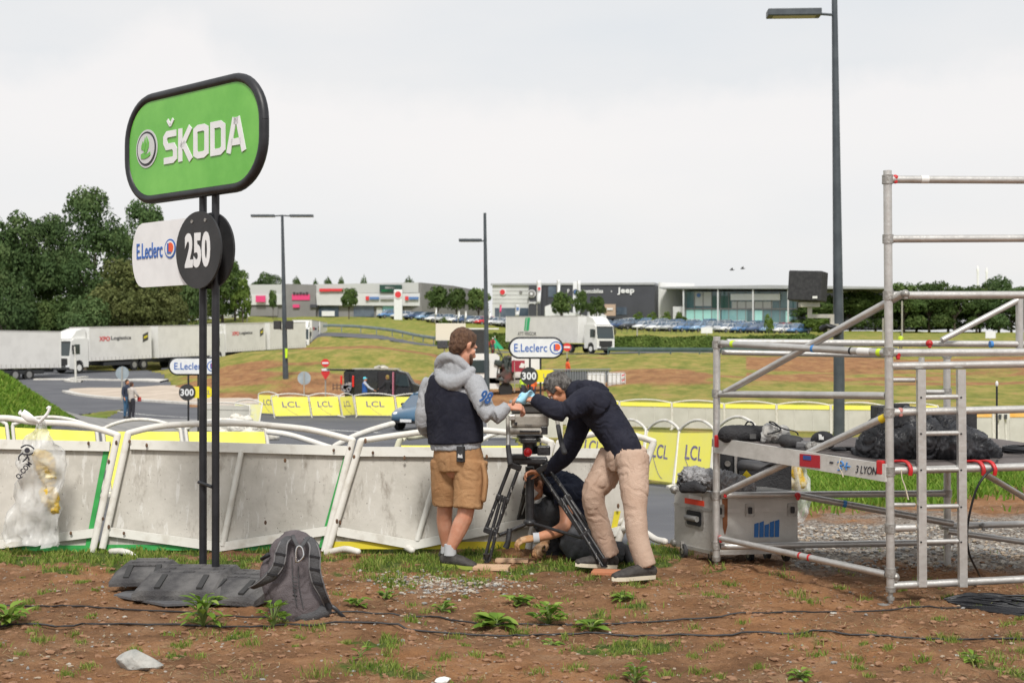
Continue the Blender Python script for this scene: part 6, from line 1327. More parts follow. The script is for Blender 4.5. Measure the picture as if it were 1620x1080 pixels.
# ------------------------------------------------------------------ small 300 signs
def sign300(label, px, py, d, w, h, tag_side, rz=0, grp='oval shop signs with a black 300 disc'):
    k = d / F; o = thing('distance_sign', label, 'sign', G(px, d), 0, grp); X = Vector((math.cos(rz), math.sin(rz), 0)); N = Vector((X.y, -X.x, 0)); c = P(px, py, d); W, Hh = w * k, h * k
    b = MB(); b.prism(rrect(W - .03, Hh - .03, (Hh - .03) / 2, 8), c, X, UP, .05); pn = b.build('sign_panel', m_lwhite, o)
    b = MB(); rr2 = rrect(W, Hh, Hh / 2, 8); b.limb([c + X * x + UP * z for x, z in rr2 + rr2[:1]], [.033] * (len(rr2) + 1), seg=8, sub=1, caps=False, side=tuple(N)); b.build('frame', m_black, pn)
    shop_mark(pn, c + X * .05 * W + N * .03, X, W * .62, Hh * .42, N, Hh * .33)
    dcx = c + UP * (-(46 * k * w / 87)) - X * (.13 * W); R_ = 14.5 * k * (w / 87)
    for q in (-.115, .085): b = MB(); bx = c + X * (q * W - .07 * W * 0); b.tube(Vector((bx.x, bx.y, G(px, d).z)), bx - UP * Hh * .5, .028, 8); b.build('pole', m_black, o)
    b = MB(); b.prism(circ(R_, 28), dcx + N * .05, X, UP, .03); dd = b.build('number_disc', MATS['disc_black'], o); text('lettering', '300', m_lwhite, dd, dcx + N * .068, X, UP, R_ * 1.6, R_ * .85, depth=.006, bold=.03)
    b = MB(); hw = W * .40 if tag_side > 0 else W * .4; hh = R_ * .70; cx = dcx + X * (hw / 2 + R_ * .65)
    b.prism([(-hw / 2, -hh), (hw / 2 - hh * .6, -hh), (hw / 2, -hh * .45), (hw / 2, hh * .45), (hw / 2 - hh * .6, hh), (-hw / 2, hh)], cx + N * .02, X, UP, .02); yt = b.build('side_panel', M('plate_yellow', (.80, .68, .03), .5), o)
    text('lettering', 'LCL', m_navyink, yt, cx + X * hw * .15 + N * .034, X, UP, hw * .5, hh * .75, depth=.004)
    return o
sign300('oval white shop sign, black 300 disc and yellow tag above the bending man', 848, 550, 35, 84, 31, 1)
sign300('oval white shop sign above a black 300 disc, half hidden behind the tall sign poles', 307, 579, 38, 78, 26, 1)
# ------------------------------------------------------------------ lamp posts
m_post = M('post_anthracite', (.045, .055, .066), .45, col2=(.065, .078, .09), vs=3)
m_lens = M('lamp_glass', (.35, .33, .28), .3)
def lamp_head(par, p, dirx, L, w, h):
    b = MB(); c = p + dirx * L / 2; a = Vector((-dirx.y, dirx.x, 0)); rot = Matrix((dirx, a, UP)).transposed(); b.box(c, (L, w, h), rot, min(.02, h * .3)); hd = b.build('lamp_head', m_post, par)
    b = MB(); b.box(c - UP * (h / 2), (L * .8, w * .7, .02), rot); b.build('lens', m_lens, hd)
lp1 = thing('street_lamp', 'tall dark street lamp with one arm right of centre, loudspeaker strapped to it', 'street lamp', G(1327, 33, 0), 0, 'dark street lamps')
b = MB(); b.limb([Vector((P(1327, 700, 33).x, 33, -1.5)), P(1327.5, 600, 33), P(1319.5, -60, 33)], [.150, .142, .066], seg=20, sub=1); b.build('pole', m_post, lp1)
b = MB(); b.tube(P(1319, 24, 33), P(1292, 22, 33), .035, 10); b.build('arm', m_post, lp1); lamp_head(lp1, P(1298, 21, 33), Vector((-1, .05, 0)).normalized(), 1.38, .42, .18)
lp2 = thing('street_lamp', 'slim dark street lamp with a single arm behind the man in shorts', 'street lamp', G(770, 62), 0, 'dark street lamps'); b = MB(); b.limb([G(771, 62), P(767, 337, 62)], [.14, .07], seg=14, sub=1); b.build('pole', m_post, lp2)
b = MB(); b.tube(P(767, 381, 62), P(758, 381, 62), .04, 8); b.build('arm', m_post, lp2); lamp_head(lp2, P(762, 380, 62), Vector((-1, 0, 0)), 1.12, .3, .14)
lp3 = thing('street_lamp', 'slim dark street lamp with two arms and small black loudspeakers, behind the sign', 'street lamp', G(451, 86), 0, 'dark street lamps'); b = MB(); b.limb([G(452, 86) , P(446.5, 340, 86)], [.20, .09], seg=14, sub=1); b.build('pole', m_post, lp3)
for s_ in (-1, 1): b = MB(); b.tube(P(446.5, 341, 86), P(446.5 + 18 * s_, 342, 86), .05, 8); b.build('arm', m_post, lp3); lamp_head(lp3, P(446.5 + 12 * s_, 341.5, 86), Vector((s_, 0, 0)), 1.6, .4, .16)
for x in (446 - 7, 446 + 12): o = thing('loudspeaker', 'small black loudspeaker on the ' + ('left' if x < 446 else 'right') + ' side of the two-armed lamp', 'loudspeaker', P(x, 514, 85.6), 0, 'small loudspeakers on the two-armed lamp'); b = MB(); b.box(P(x, 514, 85.6), (.46, .5, .58), None, .03); b.build('cabinet', m_blackm, o); b = MB(); b.tube(P(x, 519, 85.7), P(448, 521, 86), .05, 6); b.build('bracket', m_galv, o)
b = MB(); b.limb([P(453, 551, 85.7), P(453, 566, 85.7)], [(.1, .1), (.08, .08)], seg=8, sub=1); o = b.build('vest_bag', M('hi_vis', (.55, .85, .02), .6), None); tag(o, 'lime safety bag tied to the two-armed lamp post', 'bag')
# ------------------------------------------------------------------ road signs
m_signback = M('sign_back', (.30, .36, .40), .5, metal=.3, col2=(.38, .44, .48), vs=2)
def road_sign(label, px, py, d, rpx, kind, base=None, polecol=m_galv):
    k = d / F; c = P(px, py, d); g = G(px, d); o = thing('road_sign', label, 'road sign', g); b = MB(); b.tube(g, c + UP * rpx * k * .9, .04, 8); b.build('pole', polecol, o); r_ = rpx * k
    if kind == 'back': b = MB(); b.prism(circ(r_, 28), c + Vector((0, .06, 0)), (1, 0, 0), UP, .03); b.build('disc', m_signback, o)
    if kind == 'noentry':
        b = MB(); b.prism(circ(r_, 28), c - Vector((0, .06, 0)), (1, 0, 0), UP, .03); dd = b.build('disc', M('sign_red', (.62, .03, .03), .45), o); b = MB(); b.prism(rrect(r_ * 1.5, r_ * .42, .02), c - Vector((0, .085, 0)), (1, 0, 0), UP, .02); b.build('bar', m_lwhite, dd)
    return o
road_sign('back of a round road sign on a pole in front of the parked lorry', 193, 590, 76, 10.5, 'back')
road_sign('back of a round blue-grey road sign on the mound by the black van', 481, 598, 80, 10.5, 'back')
o = road_sign('red no entry sign left of the black van', 515, 574, 72, 6.5, 'noentry'); b = MB(); b.prism([(-.24, .2), (.24, .2), (.24, -.05), (0, -.42), (-.24, -.05)], P(515, 589, 71.9), (1, 0, 0), UP, .03); dd = b.build('lower_plate', MATS['sign_red'], o); b = MB(); b.prism([(-.22, -.05), (.22, -.05), (.22, .08), (-.22, .08)], P(515, 585, 71.86), (1, 0, 0), UP, .02); b.build('white_band', m_lwhite, dd)
road_sign('pale red no entry sign right of the oval sign', 897, 549, 95, 6.5, 'noentry')
o = thing('marker_post', 'thin white post on the traffic island at left', 'post', G(120, 101)); b = MB(); g = G(120, 101); b.tube(g, P(119, 568, 101), .09, 8); b.tube(P(119, 568, 101), P(118, 548, 101), .05, 8); b.build('post', m_white, o)
o = thing('sign_board', 'blank cream back of a large sign board behind the man in shorts', 'sign board', G(712, 110)); b = MB(); b.box(P(713, 525, 110), (2.6, .12, 1.5), None, .02); b.build('board', M('cream', (.68, .65, .55), .6), o); b = MB(); b.tube(G(703, 110), P(703, 512, 110), .06, 8); b.build('post', m_galv, o); b = MB(); b.box(P(700, 545, 110), (.9, .6, .7), None, .1); b.build('footing', m_dgrey, o)
# ------------------------------------------------------------------ figures
def figure(label, px, d, H_=1.74, face=0, top=(.2, .2, .2), legs=(.05, .06, .1), hair=(.04, .03, .02), pose='stand', hat=None, vest=None, arms=None, bend=0, dz=0, group=None, seat=0, hood=None, bag=None):
    g = G(px, d, dz); k = H_ / 1.75; o = thing('person', label, 'person', g, 0, group); fw = Vector((math.sin(face), math.cos(face), 0)); rt = Vector((fw.y, -fw.x, 0))
    def J(r_, f, z): return g + (rt * r_ + fw * f + UP * z) * k
    bz = bend; hipz = .92 - seat; sh = lambda r_: J(r_, math.sin(bz) * .5, hipz + math.cos(bz) * .50)
    hc = J(0, math.sin(bz) * .66 + .02, hipz + math.cos(bz) * .70)
    A = arms or [((.25, .02, 1.15), (.24, .12, .93)), ((-.25, .02, 1.15), (-.24, .12, .93))]
    K = [(.10, .02, .50), (-.10, .02, .50)] if not seat else [(.12, .38, .50), (-.12, .38, .46)]; An = [(.11, -.02, .09), (-.11, -.02, .09)] if not seat else [(.12, .3, .09), (-.12, .3, .09)]
    if pose == 'walk': K = [(.09, .14, .50), (-.09, -.02, .5)]; An = [(.09, .2, .10), (-.09, -.28, .16)]
    b = MB(); sp_ = [J(0, 0, hipz - .02), J(0, math.sin(bz) * .2, hipz + .2 * math.cos(bz)), J(0, math.sin(bz) * .46, hipz + .44 * math.cos(bz)), J(0, math.sin(bz) * .56, hipz + .56 * math.cos(bz))]
    b.limb(sp_, [(.14 * k, .10 * k), (.13 * k, .09 * k), (.17 * k, .09 * k), (.05 * k, .05 * k)], side=tuple(rt), seg=12, caps='round'); b.limb([sp_[-1], hc], [.05 * k, .05 * k], seg=8, sub=1)
    pt_, Rm_ = head(b, hc, fw - UP * math.sin(bz) * .8, UP + fw * math.sin(bz), k)
    for i, s_ in enumerate((1, -1)):
        e, w = J(*A[i][0]), J(*A[i][1]); b.limb([sh(.17 * s_), e, w], [.05 * k, .038 * k, .028 * k], seg=8, sub=3); b.limb([w, w + (w - e).normalized() * .09 * k, w + (w - e).normalized() * .15 * k], [(.03 * k, .02 * k), (.038 * k, .016 * k), (.02 * k, .01 * k)], seg=8, sub=2)
        b.limb([J(.09 * s_, 0, hipz - .04), J(*K[i]), J(*An[i])], [.085 * k, .055 * k, .038 * k], seg=8, sub=3)
    mt = lambda c: M('cloth_%d_%d_%d' % tuple(int(v * 250) for v in c), c, .9, col2=tuple(v * .75 for v in c), vs=8)
    blob('body', b, m_skin2, o, .018, 1)
    b = MB(); b.limb([p + UP * 0 for p in sp_[:3]] + [sp_[3] - UP * .03 * k], [(.165 * k, .125 * k), (.16 * k, .12 * k), (.195 * k, .12 * k), (.09 * k, .08 * k)], side=tuple(rt), seg=12, caps='round')
    for i, s_ in enumerate((1, -1)): e, w = J(*A[i][0]), J(*A[i][1]); b.limb([sh(.16 * s_), e, w.lerp(e, .08)], [.072 * k, .058 * k, .042 * k], seg=8, sub=3)
    if hood: b.limb([J(-.1, -.04, 1.45), J(0, -.12, 1.44), J(.1, -.04, 1.45)], [.06 * k] * 3, seg=8)
    blob('top', b, mt(top), o, .02, 1)
    if vest: b = MB(); b.limb(sp_[:3] + [sp_[3] - UP * .05 * k], [(.185 * k, .145 * k), (.18 * k, .14 * k), (.205 * k, .14 * k), (.1 * k, .09 * k)], side=tuple(rt), seg=12, caps='round'); blob('vest', b, mt(vest), o, .02, 1)
    b = MB()
    for i, s_ in enumerate((1, -1)): b.limb([J(.09 * s_, 0, hipz - .02), J(*K[i]), J(*An[i])], [.115 * k, .082 * k, .06 * k], seg=10, sub=3)
    b.limb([J(-.06, 0, hipz), J(.06, 0, hipz)], [.12 * k, .12 * k], seg=10, sub=1, caps='round'); blob('trousers', b, mt(legs), o, .02, 1)
    for i in (0, 1): b = MB(); a = J(*An[i]); b.limb([a - UP * .04 * k - fw * .04, a - UP * .055 * k + fw * .17 * k], [(.045 * k, .04 * k), (.045 * k, .03 * k)], seg=8, sub=1, caps='round'); b.build('shoe', mt((.5, .5, .5) if i == 0 and H_ < 1.7 else (.05, .05, .05)), o)
    b = MB(); b.ell(pt_(0, -.02, .035), (.085 * k, .10 * k, .088 * k), Rm_); 
    if hat is None:
        b.ell(pt_(0, -.055, -.03), (.075 * k, .06 * k, .09 * k), Rm_); b.build('hair', mt(hair), o)
    else: b.limb([pt_(0, .06, .05), pt_(0, .14, .04)], [(.06 * k, .012), (.04 * k, .008)], side=tuple(rt), seg=8, sub=1, caps='round'); b.build('hat', mt(hat), o)
    if bag: b = MB(); b.box(J(*bag[1]), (.16, .12, .2), None, .03); b.build('handbag', mt(bag[0]), o)
    return o
figure('person in dark jacket and jeans standing behind the one in the beige jacket', 201, 57.5, 1.78, 2.2, (.03, .04, .07), (.05, .13, .24), (.02, .015, .01), group='couple on the pavement')
figure('person in beige jacket with red bag standing on the pavement at left', 208, 57, 1.68, .5, (.52, .47, .44), (.03, .03, .04), (.08, .04, .03), arms=[((.28, .06, 1.15), (.22, .26, 1.02)), ((-.25, .1, 1.15), (-.12, .26, 1.05))], bag=((.5, .06, .05), (.2, .3, .92)), group='couple on the pavement')
figure('person in blue vest and turquoise cap facing the open van', 577, 66, 1.70, 1.5, (.5, .52, .56), (.05, .06, .08), hat=(.10, .55, .68), vest=(.03, .12, .42), arms=[((.2, .25, 1.15), (.1, .5, 1.02)), ((-.2, .25, 1.15), (-.1, .5, 1.02))], group='people at the black van')
figure('person in black T-shirt with yellow collar standing at the van side door', 613, 66, 1.80, -.9, (.02, .02, .022), (.03, .03, .03), hair=(.3, .2, .05), arms=[((.30, .03, 1.12), (.26, .22, 1.0)), ((-.27, .1, 1.15), (-.2, .4, 1.05))], group='people at the black van')
figure('person in hi-vis jacket working by the white tractor unit, left of the 300 disc', 826, 74, 1.72, 1, (.55, .80, .05), (.05, .05, .08), bend=.4, group='road crew behind the tripod')
figure('person in orange jacket behind the 300 disc poles', 843, 72, 1.7, -.5, (.80, .14, .03), (.05, .05, .08), hair=(.03, .02, .02), bend=.2, group='road crew behind the tripod')
figure('person in orange jacket walking beside the grey container fence', 898, 84, 1.78, 1.2, (.80, .12, .03), (.1, .1, .1), pose='walk', group='road crew behind the tripod')
figure('person in lime hi-vis jacket standing in the far field behind the scaffold', 1425, 150, 1.8, 0, (.65, .85, .05), (.05, .05, .08), group=None)
# ------------------------------------------------------------------ black van with open doors
van = thing('van', 'black panel van with tailgate, side and front doors open on the verge', 'van', G(600, 70)); m_vb = M('van_black', (.02, .021, .024), .25, col2=(.03, .031, .034), vs=2, coat=.6); m_vin = M('van_inside', (.025, .022, .024), .9); m_glass = M('car_glass', (.03, .045, .05), .08, spec=.8)
g = G(600, 70); q = lambda x, z, y=0: Vector(((x - 810) / F * 70, 70 + y, g.z + z))
X0, X1 = 539, 665; W_ = 1.9
def vprism(mb, poly, y0, y1): mb.prism(poly, Vector((0, (y0 + y1) / 2, 0)), (1, 0, 0), (0, 0, 1), abs(y1 - y0))
px2 = lambda x: (x - 810) / F * 70
prof = [(px2(545), g.z + .45), (px2(543), g.z + 1.85), (px2(550), g.z + 2.0), (px2(625), g.z + 1.96), (px2(642), g.z + 1.80), (px2(652), g.z + 1.22), (px2(668), g.z + 1.02), (px2(671), g.z + .45)]
b = MB(); vprism(b, prof, 70.15, 71.9)
body_v = b.build('body', m_vb, van)
b = MB(); vprism(b, [(px2(561), g.z + .5), (px2(561), g.z + 1.93), (px2(597), g.z + 1.93), (px2(597), g.z + .5)], 69.98, 70.14); b.build('side_panel', m_vb, van)
b = MB(); vprism(b, [(px2(598), g.z + .5), (px2(598), g.z + 1.86), (px2(621), g.z + 1.84), (px2(621), g.z + .5)], 70.05, 70.13); b.build('side_opening', m_vin, van)
b = MB(); vprism(b, [(px2(626), g.z + 1.12), (px2(626), g.z + 1.78), (px2(638), g.z + 1.74), (px2(646), g.z + 1.2), (px2(646), g.z + 1.12)], 70.03, 70.13); b.build('cab_window', m_glass, van)
b = MB(); b.prism([(0, 0), (.05, 0), (.05, 1.36), (0, 1.36)], q(622.5, .5, -.35), (1, 0, 0), (0, 0, 1), .6); b.build('door_edge', M('door_pink', (.55, .18, .24), .5), van)
b = MB(); b.prism([(0, 0), (.9, 0), (.9, .5), (.15, .5), (0, .2)], q(628, .55, -.6), (.9, -.45, 0), (0, 0, 1), .06); fd = b.build('front_door', m_vb, van); b = MB(); b.prism([(.15, .55), (.85, .55), (.7, 1.15), (.3, 1.15)], q(628, .55, -.6), (.9, -.45, 0), (0, 0, 1), .05); b.build('door_window', m_glass, fd)
b = MB(); b.prism([(0, -.03), (1.55, -.08), (1.55, .03), (0, .05)], q(516, 1.98, .9), (1, 0, 0), (0, 0, 1), 1.5); b.build('tailgate', m_vb, van)
b = MB(); b.box(q(551, 1.15, .6), (.12, 1.3, 1.3)); b.build('rear_opening', m_vin, van)
for x, y in ((540, -.02), (559, -.1)): b = MB(); b.box(q(x, 1.35, y), (.10, .12, .62), None, .02); b.build('tail_lamp', M('lamp_red', (.75, .03, .02), .3), van)
b = MB()
for k in range(9): b.box(q(549 + random.uniform(-7, 7), random.uniform(.6, 1.2), -.02), (random.uniform(.1, .3), .2, random.uniform(.1, .3)), Matrix.Rotation(random.random(), 3, 'Y'), .01)
b.sep('cargo', M('cargo_mix', (.12, .16, .2), .6, col2=(.35, .3, .28), vs=4), van)
b = MB(); b.box(q(593, 2.02, .9), (2.6, 1.4, .05)); b.limb([q(590, 2.06, .7), q(602, 2.12, .7), q(612, 2.05, .7)], [.09, .14, .08], seg=8); b.build('roof_load', m_galv, van)
for x in (560, 652): b = MB(); b.cyl(q(x, .33, .05), (0, 1, 0), .33, .24, 20); w_ = b.build('wheel', M('tyre', (.02, .02, .02), .85), van); b = MB(); b.cyl(q(x, .33, -.08), (0, 1, 0), .19, .03, 16); b.build('rim', m_alud, w_)
crt = thing('hand_cart', 'small dark trolley behind the open tailgate of the van', 'trolley', G(533, 68)); b = MB()
for x in (527, 533, 539): b.tube(P(x, 617, 68), P(x, 606, 68), .03, 6)
b.tube(P(526, 609, 68), P(541, 609, 68), .03, 6); b.tube(P(526, 614, 68), P(541, 614, 68), .03, 6); b.build('frame', M('rust_brown', (.16, .09, .06), .8), crt)
# ------------------------------------------------------------------ cars
m_tyre = MATS['tyre']; m_rimc = M('rim_alloy', (.4, .4, .41), .35, metal=.7); m_hl = M('headlamp', (.75, .76, .78), .15, coat=.5); m_tl = MATS['lamp_red']; m_cglass = M('car_window', (.08, .12, .17), .1, spec=.9, coat=.5); m_trim = M('trim_black', (.025, .025, .027), .6)
def car_body(mb, L=4.2, W=1.76, H=1.48, kind=0):
    """cross-sections along x (front at +x), lower body and cabin in one shell"""
    hood = .95 if kind == 0 else 1.02
    st = [(-L / 2, .62, .80, .74), (-L / 2 + .06, .42, .92, .84), (-L * .38, .30, 1.0, .92), (-L * .15, .26, 1.02, .95), (L * .12, .26, 1.0, .95), (L * .27, .28, .97, .93), (L * .40, .32, .86, .90), (L / 2 - .10, .38, .74, .84), (L / 2, .45, .62, .72)]
    rows_ = []
    for x, z0, z1, w in st:
        hw = W / 2 * w; rows_.append([(x, -hw * .94, z0), (x, -hw, z0 + (z1 - z0) * .45), (x, -hw * .93, z1 * hood), (x, 0, z1 * hood + .035), (x, hw * .93, z1 * hood), (x, hw, z0 + (z1 - z0) * .45), (x, hw * .94, z0)])
    vs_ = [p for r_ in rows_ for p in r_]; n = 7; fs_ = [(i * n + k, i * n + (k + 1) % n, (i + 1) * n + (k + 1) % n, (i + 1) * n + k) for i in range(len(st) - 1) for k in range(n)]
    fs_ += [tuple(range(n))[::-1], tuple(range((len(st) - 1) * n, len(st) * n))]; mb.add(vs_, fs_, True)
def cabin(mb, L, W, H, s=1.0, off=0, glass=False):
    xs = [(-L * .44, .93), (-L * .33, H - .06), (-L * .18, H), (L * .03, H - .01), (L * .13, H - .10), (L * .27, .93)]
    if glass: xs = [(x * .985 + .0, z - (.035 if z > 1 else 0)) for x, z in xs]
    rows_ = []
    for x, z in xs:
        t = (z - .93) / (H - .93); hw0 = W / 2 * .91 * s; hw1 = W / 2 * (.91 - .17 * t) * s; rows_.append([(x, -hw0, .90), (x, -hw1, z), (x, hw1, z), (x, hw0, .90)])
    vs_ = [p for r_ in rows_ for p in r_]; n = 4; fs_ = [(i * n + k, i * n + k + 1, (i + 1) * n + k + 1, (i + 1) * n + k) for i in range(5) for k in range(3)]; fs_ += [(0, 1, 2, 3), (23, 22, 21, 20)]; mb.add(vs_, fs_, False)
def make_car(label, paint, detail=True, L=4.15, W=1.75, H=1.47, kind=0, plate=False):
    o = thing('parked_car', label, 'car'); b = MB(); car_body(b, L, W, H, kind); body = b.build('body', paint, o)
    b = MB(); cabin(b, L, W, H, .99, glass=True); b.build('windows', m_cglass, o)
    b = MB(); hw = W / 2
    r_ = [(-L * .345, -hw * .72, H - .055), (-L * .345, hw * .72, H - .055), (-L * .18, hw * .745, H + .005), (-L * .18, -hw * .745, H + .005), (L * .03, hw * .745, H - .002), (L * .03, -hw * .745, H - .002), (L * .10, hw * .73, H - .06), (L * .10, -hw * .73, H - .06)]
    b.add(r_ + [(x, y, z - .05) for x, y, z in r_], [(0, 3, 2, 1), (3, 5, 4, 2), (5, 7, 6, 4), (0, 1, 9, 8), (6, 7, 15, 14), (0, 8, 11, 3), (3, 11, 13, 5), (5, 13, 15, 7), (1, 2, 10, 9), (2, 4, 12, 10), (4, 6, 14, 12)])
    for s_ in (-1, 1):
        for x0, z0, x1, z1 in ((L * .26, .92, L * .10, H - .07), (-L * .43, .92, -L * .335, H - .08), (-L * .06, .92, -L * .07, H - .03)): b.tube((x0, s_ * hw * .90, z0), (x1, s_ * hw * .745, z1), .035, 5)
    b.build('roof', paint, o)
    for s_ in (-1, 1):
        for x in (L * .31, -L * .30):
            b = MB(); b.cyl((x, s_ * hw * .88, .31), (0, 1, 0), .31, .2, 16); w_ = b.build('wheel', m_tyre, o)
            if detail: b = MB(); b.cyl((x, s_ * (hw * .88 + .1), .31), (0, 1, 0), .19, .02, 12); b.build('rim', m_rimc, w_)
        if detail:
            b = MB(); b.ell((L * .455, s_ * hw * .62, .66), (.15, .17, .085), None, 10, 6); b.build('headlight', m_hl, o)
            b = MB(); b.ell((-L * .475, s_ * hw * .66, .82), (.07, .13, .12), None, 8, 6); b.build('tail_light', m_tl, o)
            b = MB(); b.ell((L * .19, s_ * (hw + .06), .98), (.07, .10, .07), None, 8, 6); b.build('mirror', m_trim, o)
    b = MB(); b.box((L * .475, 0, .42), (.12, W * .78, .22), None, .03); b.build('grille', m_trim, o)
    if plate: b = MB(); b.box((L * .505, 0, .42), (.02, .5, .11)); b.build('number_plate', m_lwhite, o)
    return o
PAINT = {n: M('paint_' + n, c, .3, coat=.7) for n, c in (('white', (.74, .75, .76)), ('silver', (.42, .44, .46)), ('blue', (.10, .22, .44)), ('navy', (.05, .09, .19)), ('red', (.55, .03, .035)), ('black', (.025, .027, .03)), ('grey', (.14, .155, .17)), ('lightblue', (.24, .38, .56)))}
bc = make_car('blue hatchback on the road, its rear hidden by the man in shorts', M('paint_peugeot', (.04, .11, .19), .28, coat=.8), plate=True); bc.name = 'blue_car'; bc.location = G(686, 50); bc.location.z += .0; bc.rotation_euler = (0, 0, R(243))
cars = {n: make_car('car', PAINT[n], True, kind=i % 2, H=1.47 + .06 * (i % 3)) for i, n in enumerate(PAINT)}
used_car = set(); rc = random.Random(21)
def put_car(color, px, d, rz, label, group='cars parked in front of the far showrooms'):
    o = cars[color] if color not in used_car else copy_tree(cars[color]); used_car.add(color); o.location = G(px, d); o.rotation_euler = (0, 0, rz); o['label'] = label; o['group'] = group; o.name = 'parked_car'
def car_row(x0, x1, n, d0, d1, cols, where, rz, jit=.0, group='cars parked in front of the far showrooms'):
    ordn = ['first', 'second', 'third', 'fourth', 'fifth', 'sixth', 'seventh', 'eighth', 'ninth', 'tenth', 'eleventh', 'twelfth', 'thirteenth', 'fourteenth', 'fifteenth', 'sixteenth', 'seventeenth', 'eighteenth']
    for i in range(n):
        t = i / (n - 1); c = cols[i % len(cols)]; put_car(c, x0 + (x1 - x0) * t + rc.uniform(-2, 2), d0 + (d1 - d0) * t + rc.uniform(-.3, .3), rz + rc.uniform(-.06, .06), '%s car, %s from left in the row %s' % (c.replace('light', 'light ') if c != 'lightblue' else 'light blue', ordn[i], where), group)
W4 = ['white', 'navy', 'blue', 'silver', 'white', 'lightblue', 'navy', 'silver', 'white', 'blue', 'red', 'white', 'silver', 'grey', 'lightblue', 'red', 'navy', 'white']
car_row(616, 676, 4, 228, 222, ['blue', 'white', 'navy', 'lightblue'], 'beside the white pylon', R(215))
car_row(690, 862, 12, 218, 212, ['white', 'silver', 'white', 'navy', 'silver', 'red', 'white', 'silver', 'grey', 'navy', 'red', 'black'], 'above the sign board and white lorry', R(215))
car_row(955, 1062, 6, 212, 205, ['black', 'navy', 'black', 'white', 'navy', 'silver'], 'right of the white lorry', R(215))
car_row(1040, 1262, 11, 204, 198, ['white', 'silver', 'blue', 'lightblue', 'silver', 'white', 'blue', 'navy', 'lightblue', 'white', 'blue'], 'nearest before the glass showroom', R(215))
car_row(985, 1262, 16, 217, 211, ['silver', 'navy', 'blue', 'white', 'silver', 'blue', 'navy', 'lightblue', 'white', 'silver', 'blue', 'white', 'navy', 'white', 'red', 'silver'], 'second before the glass showroom', R(35))
car_row(1000, 1200, 9, 226, 222, ['white', 'lightblue', 'silver', 'navy', 'white', 'blue', 'silver', 'white', 'blue'], 'rearmost before the glass showroom', R(35))
put_car('white', 359, 235, R(190), 'lone white van-like car under the trees left of the grey-topped stores', 'cars parked in front of the far showrooms')
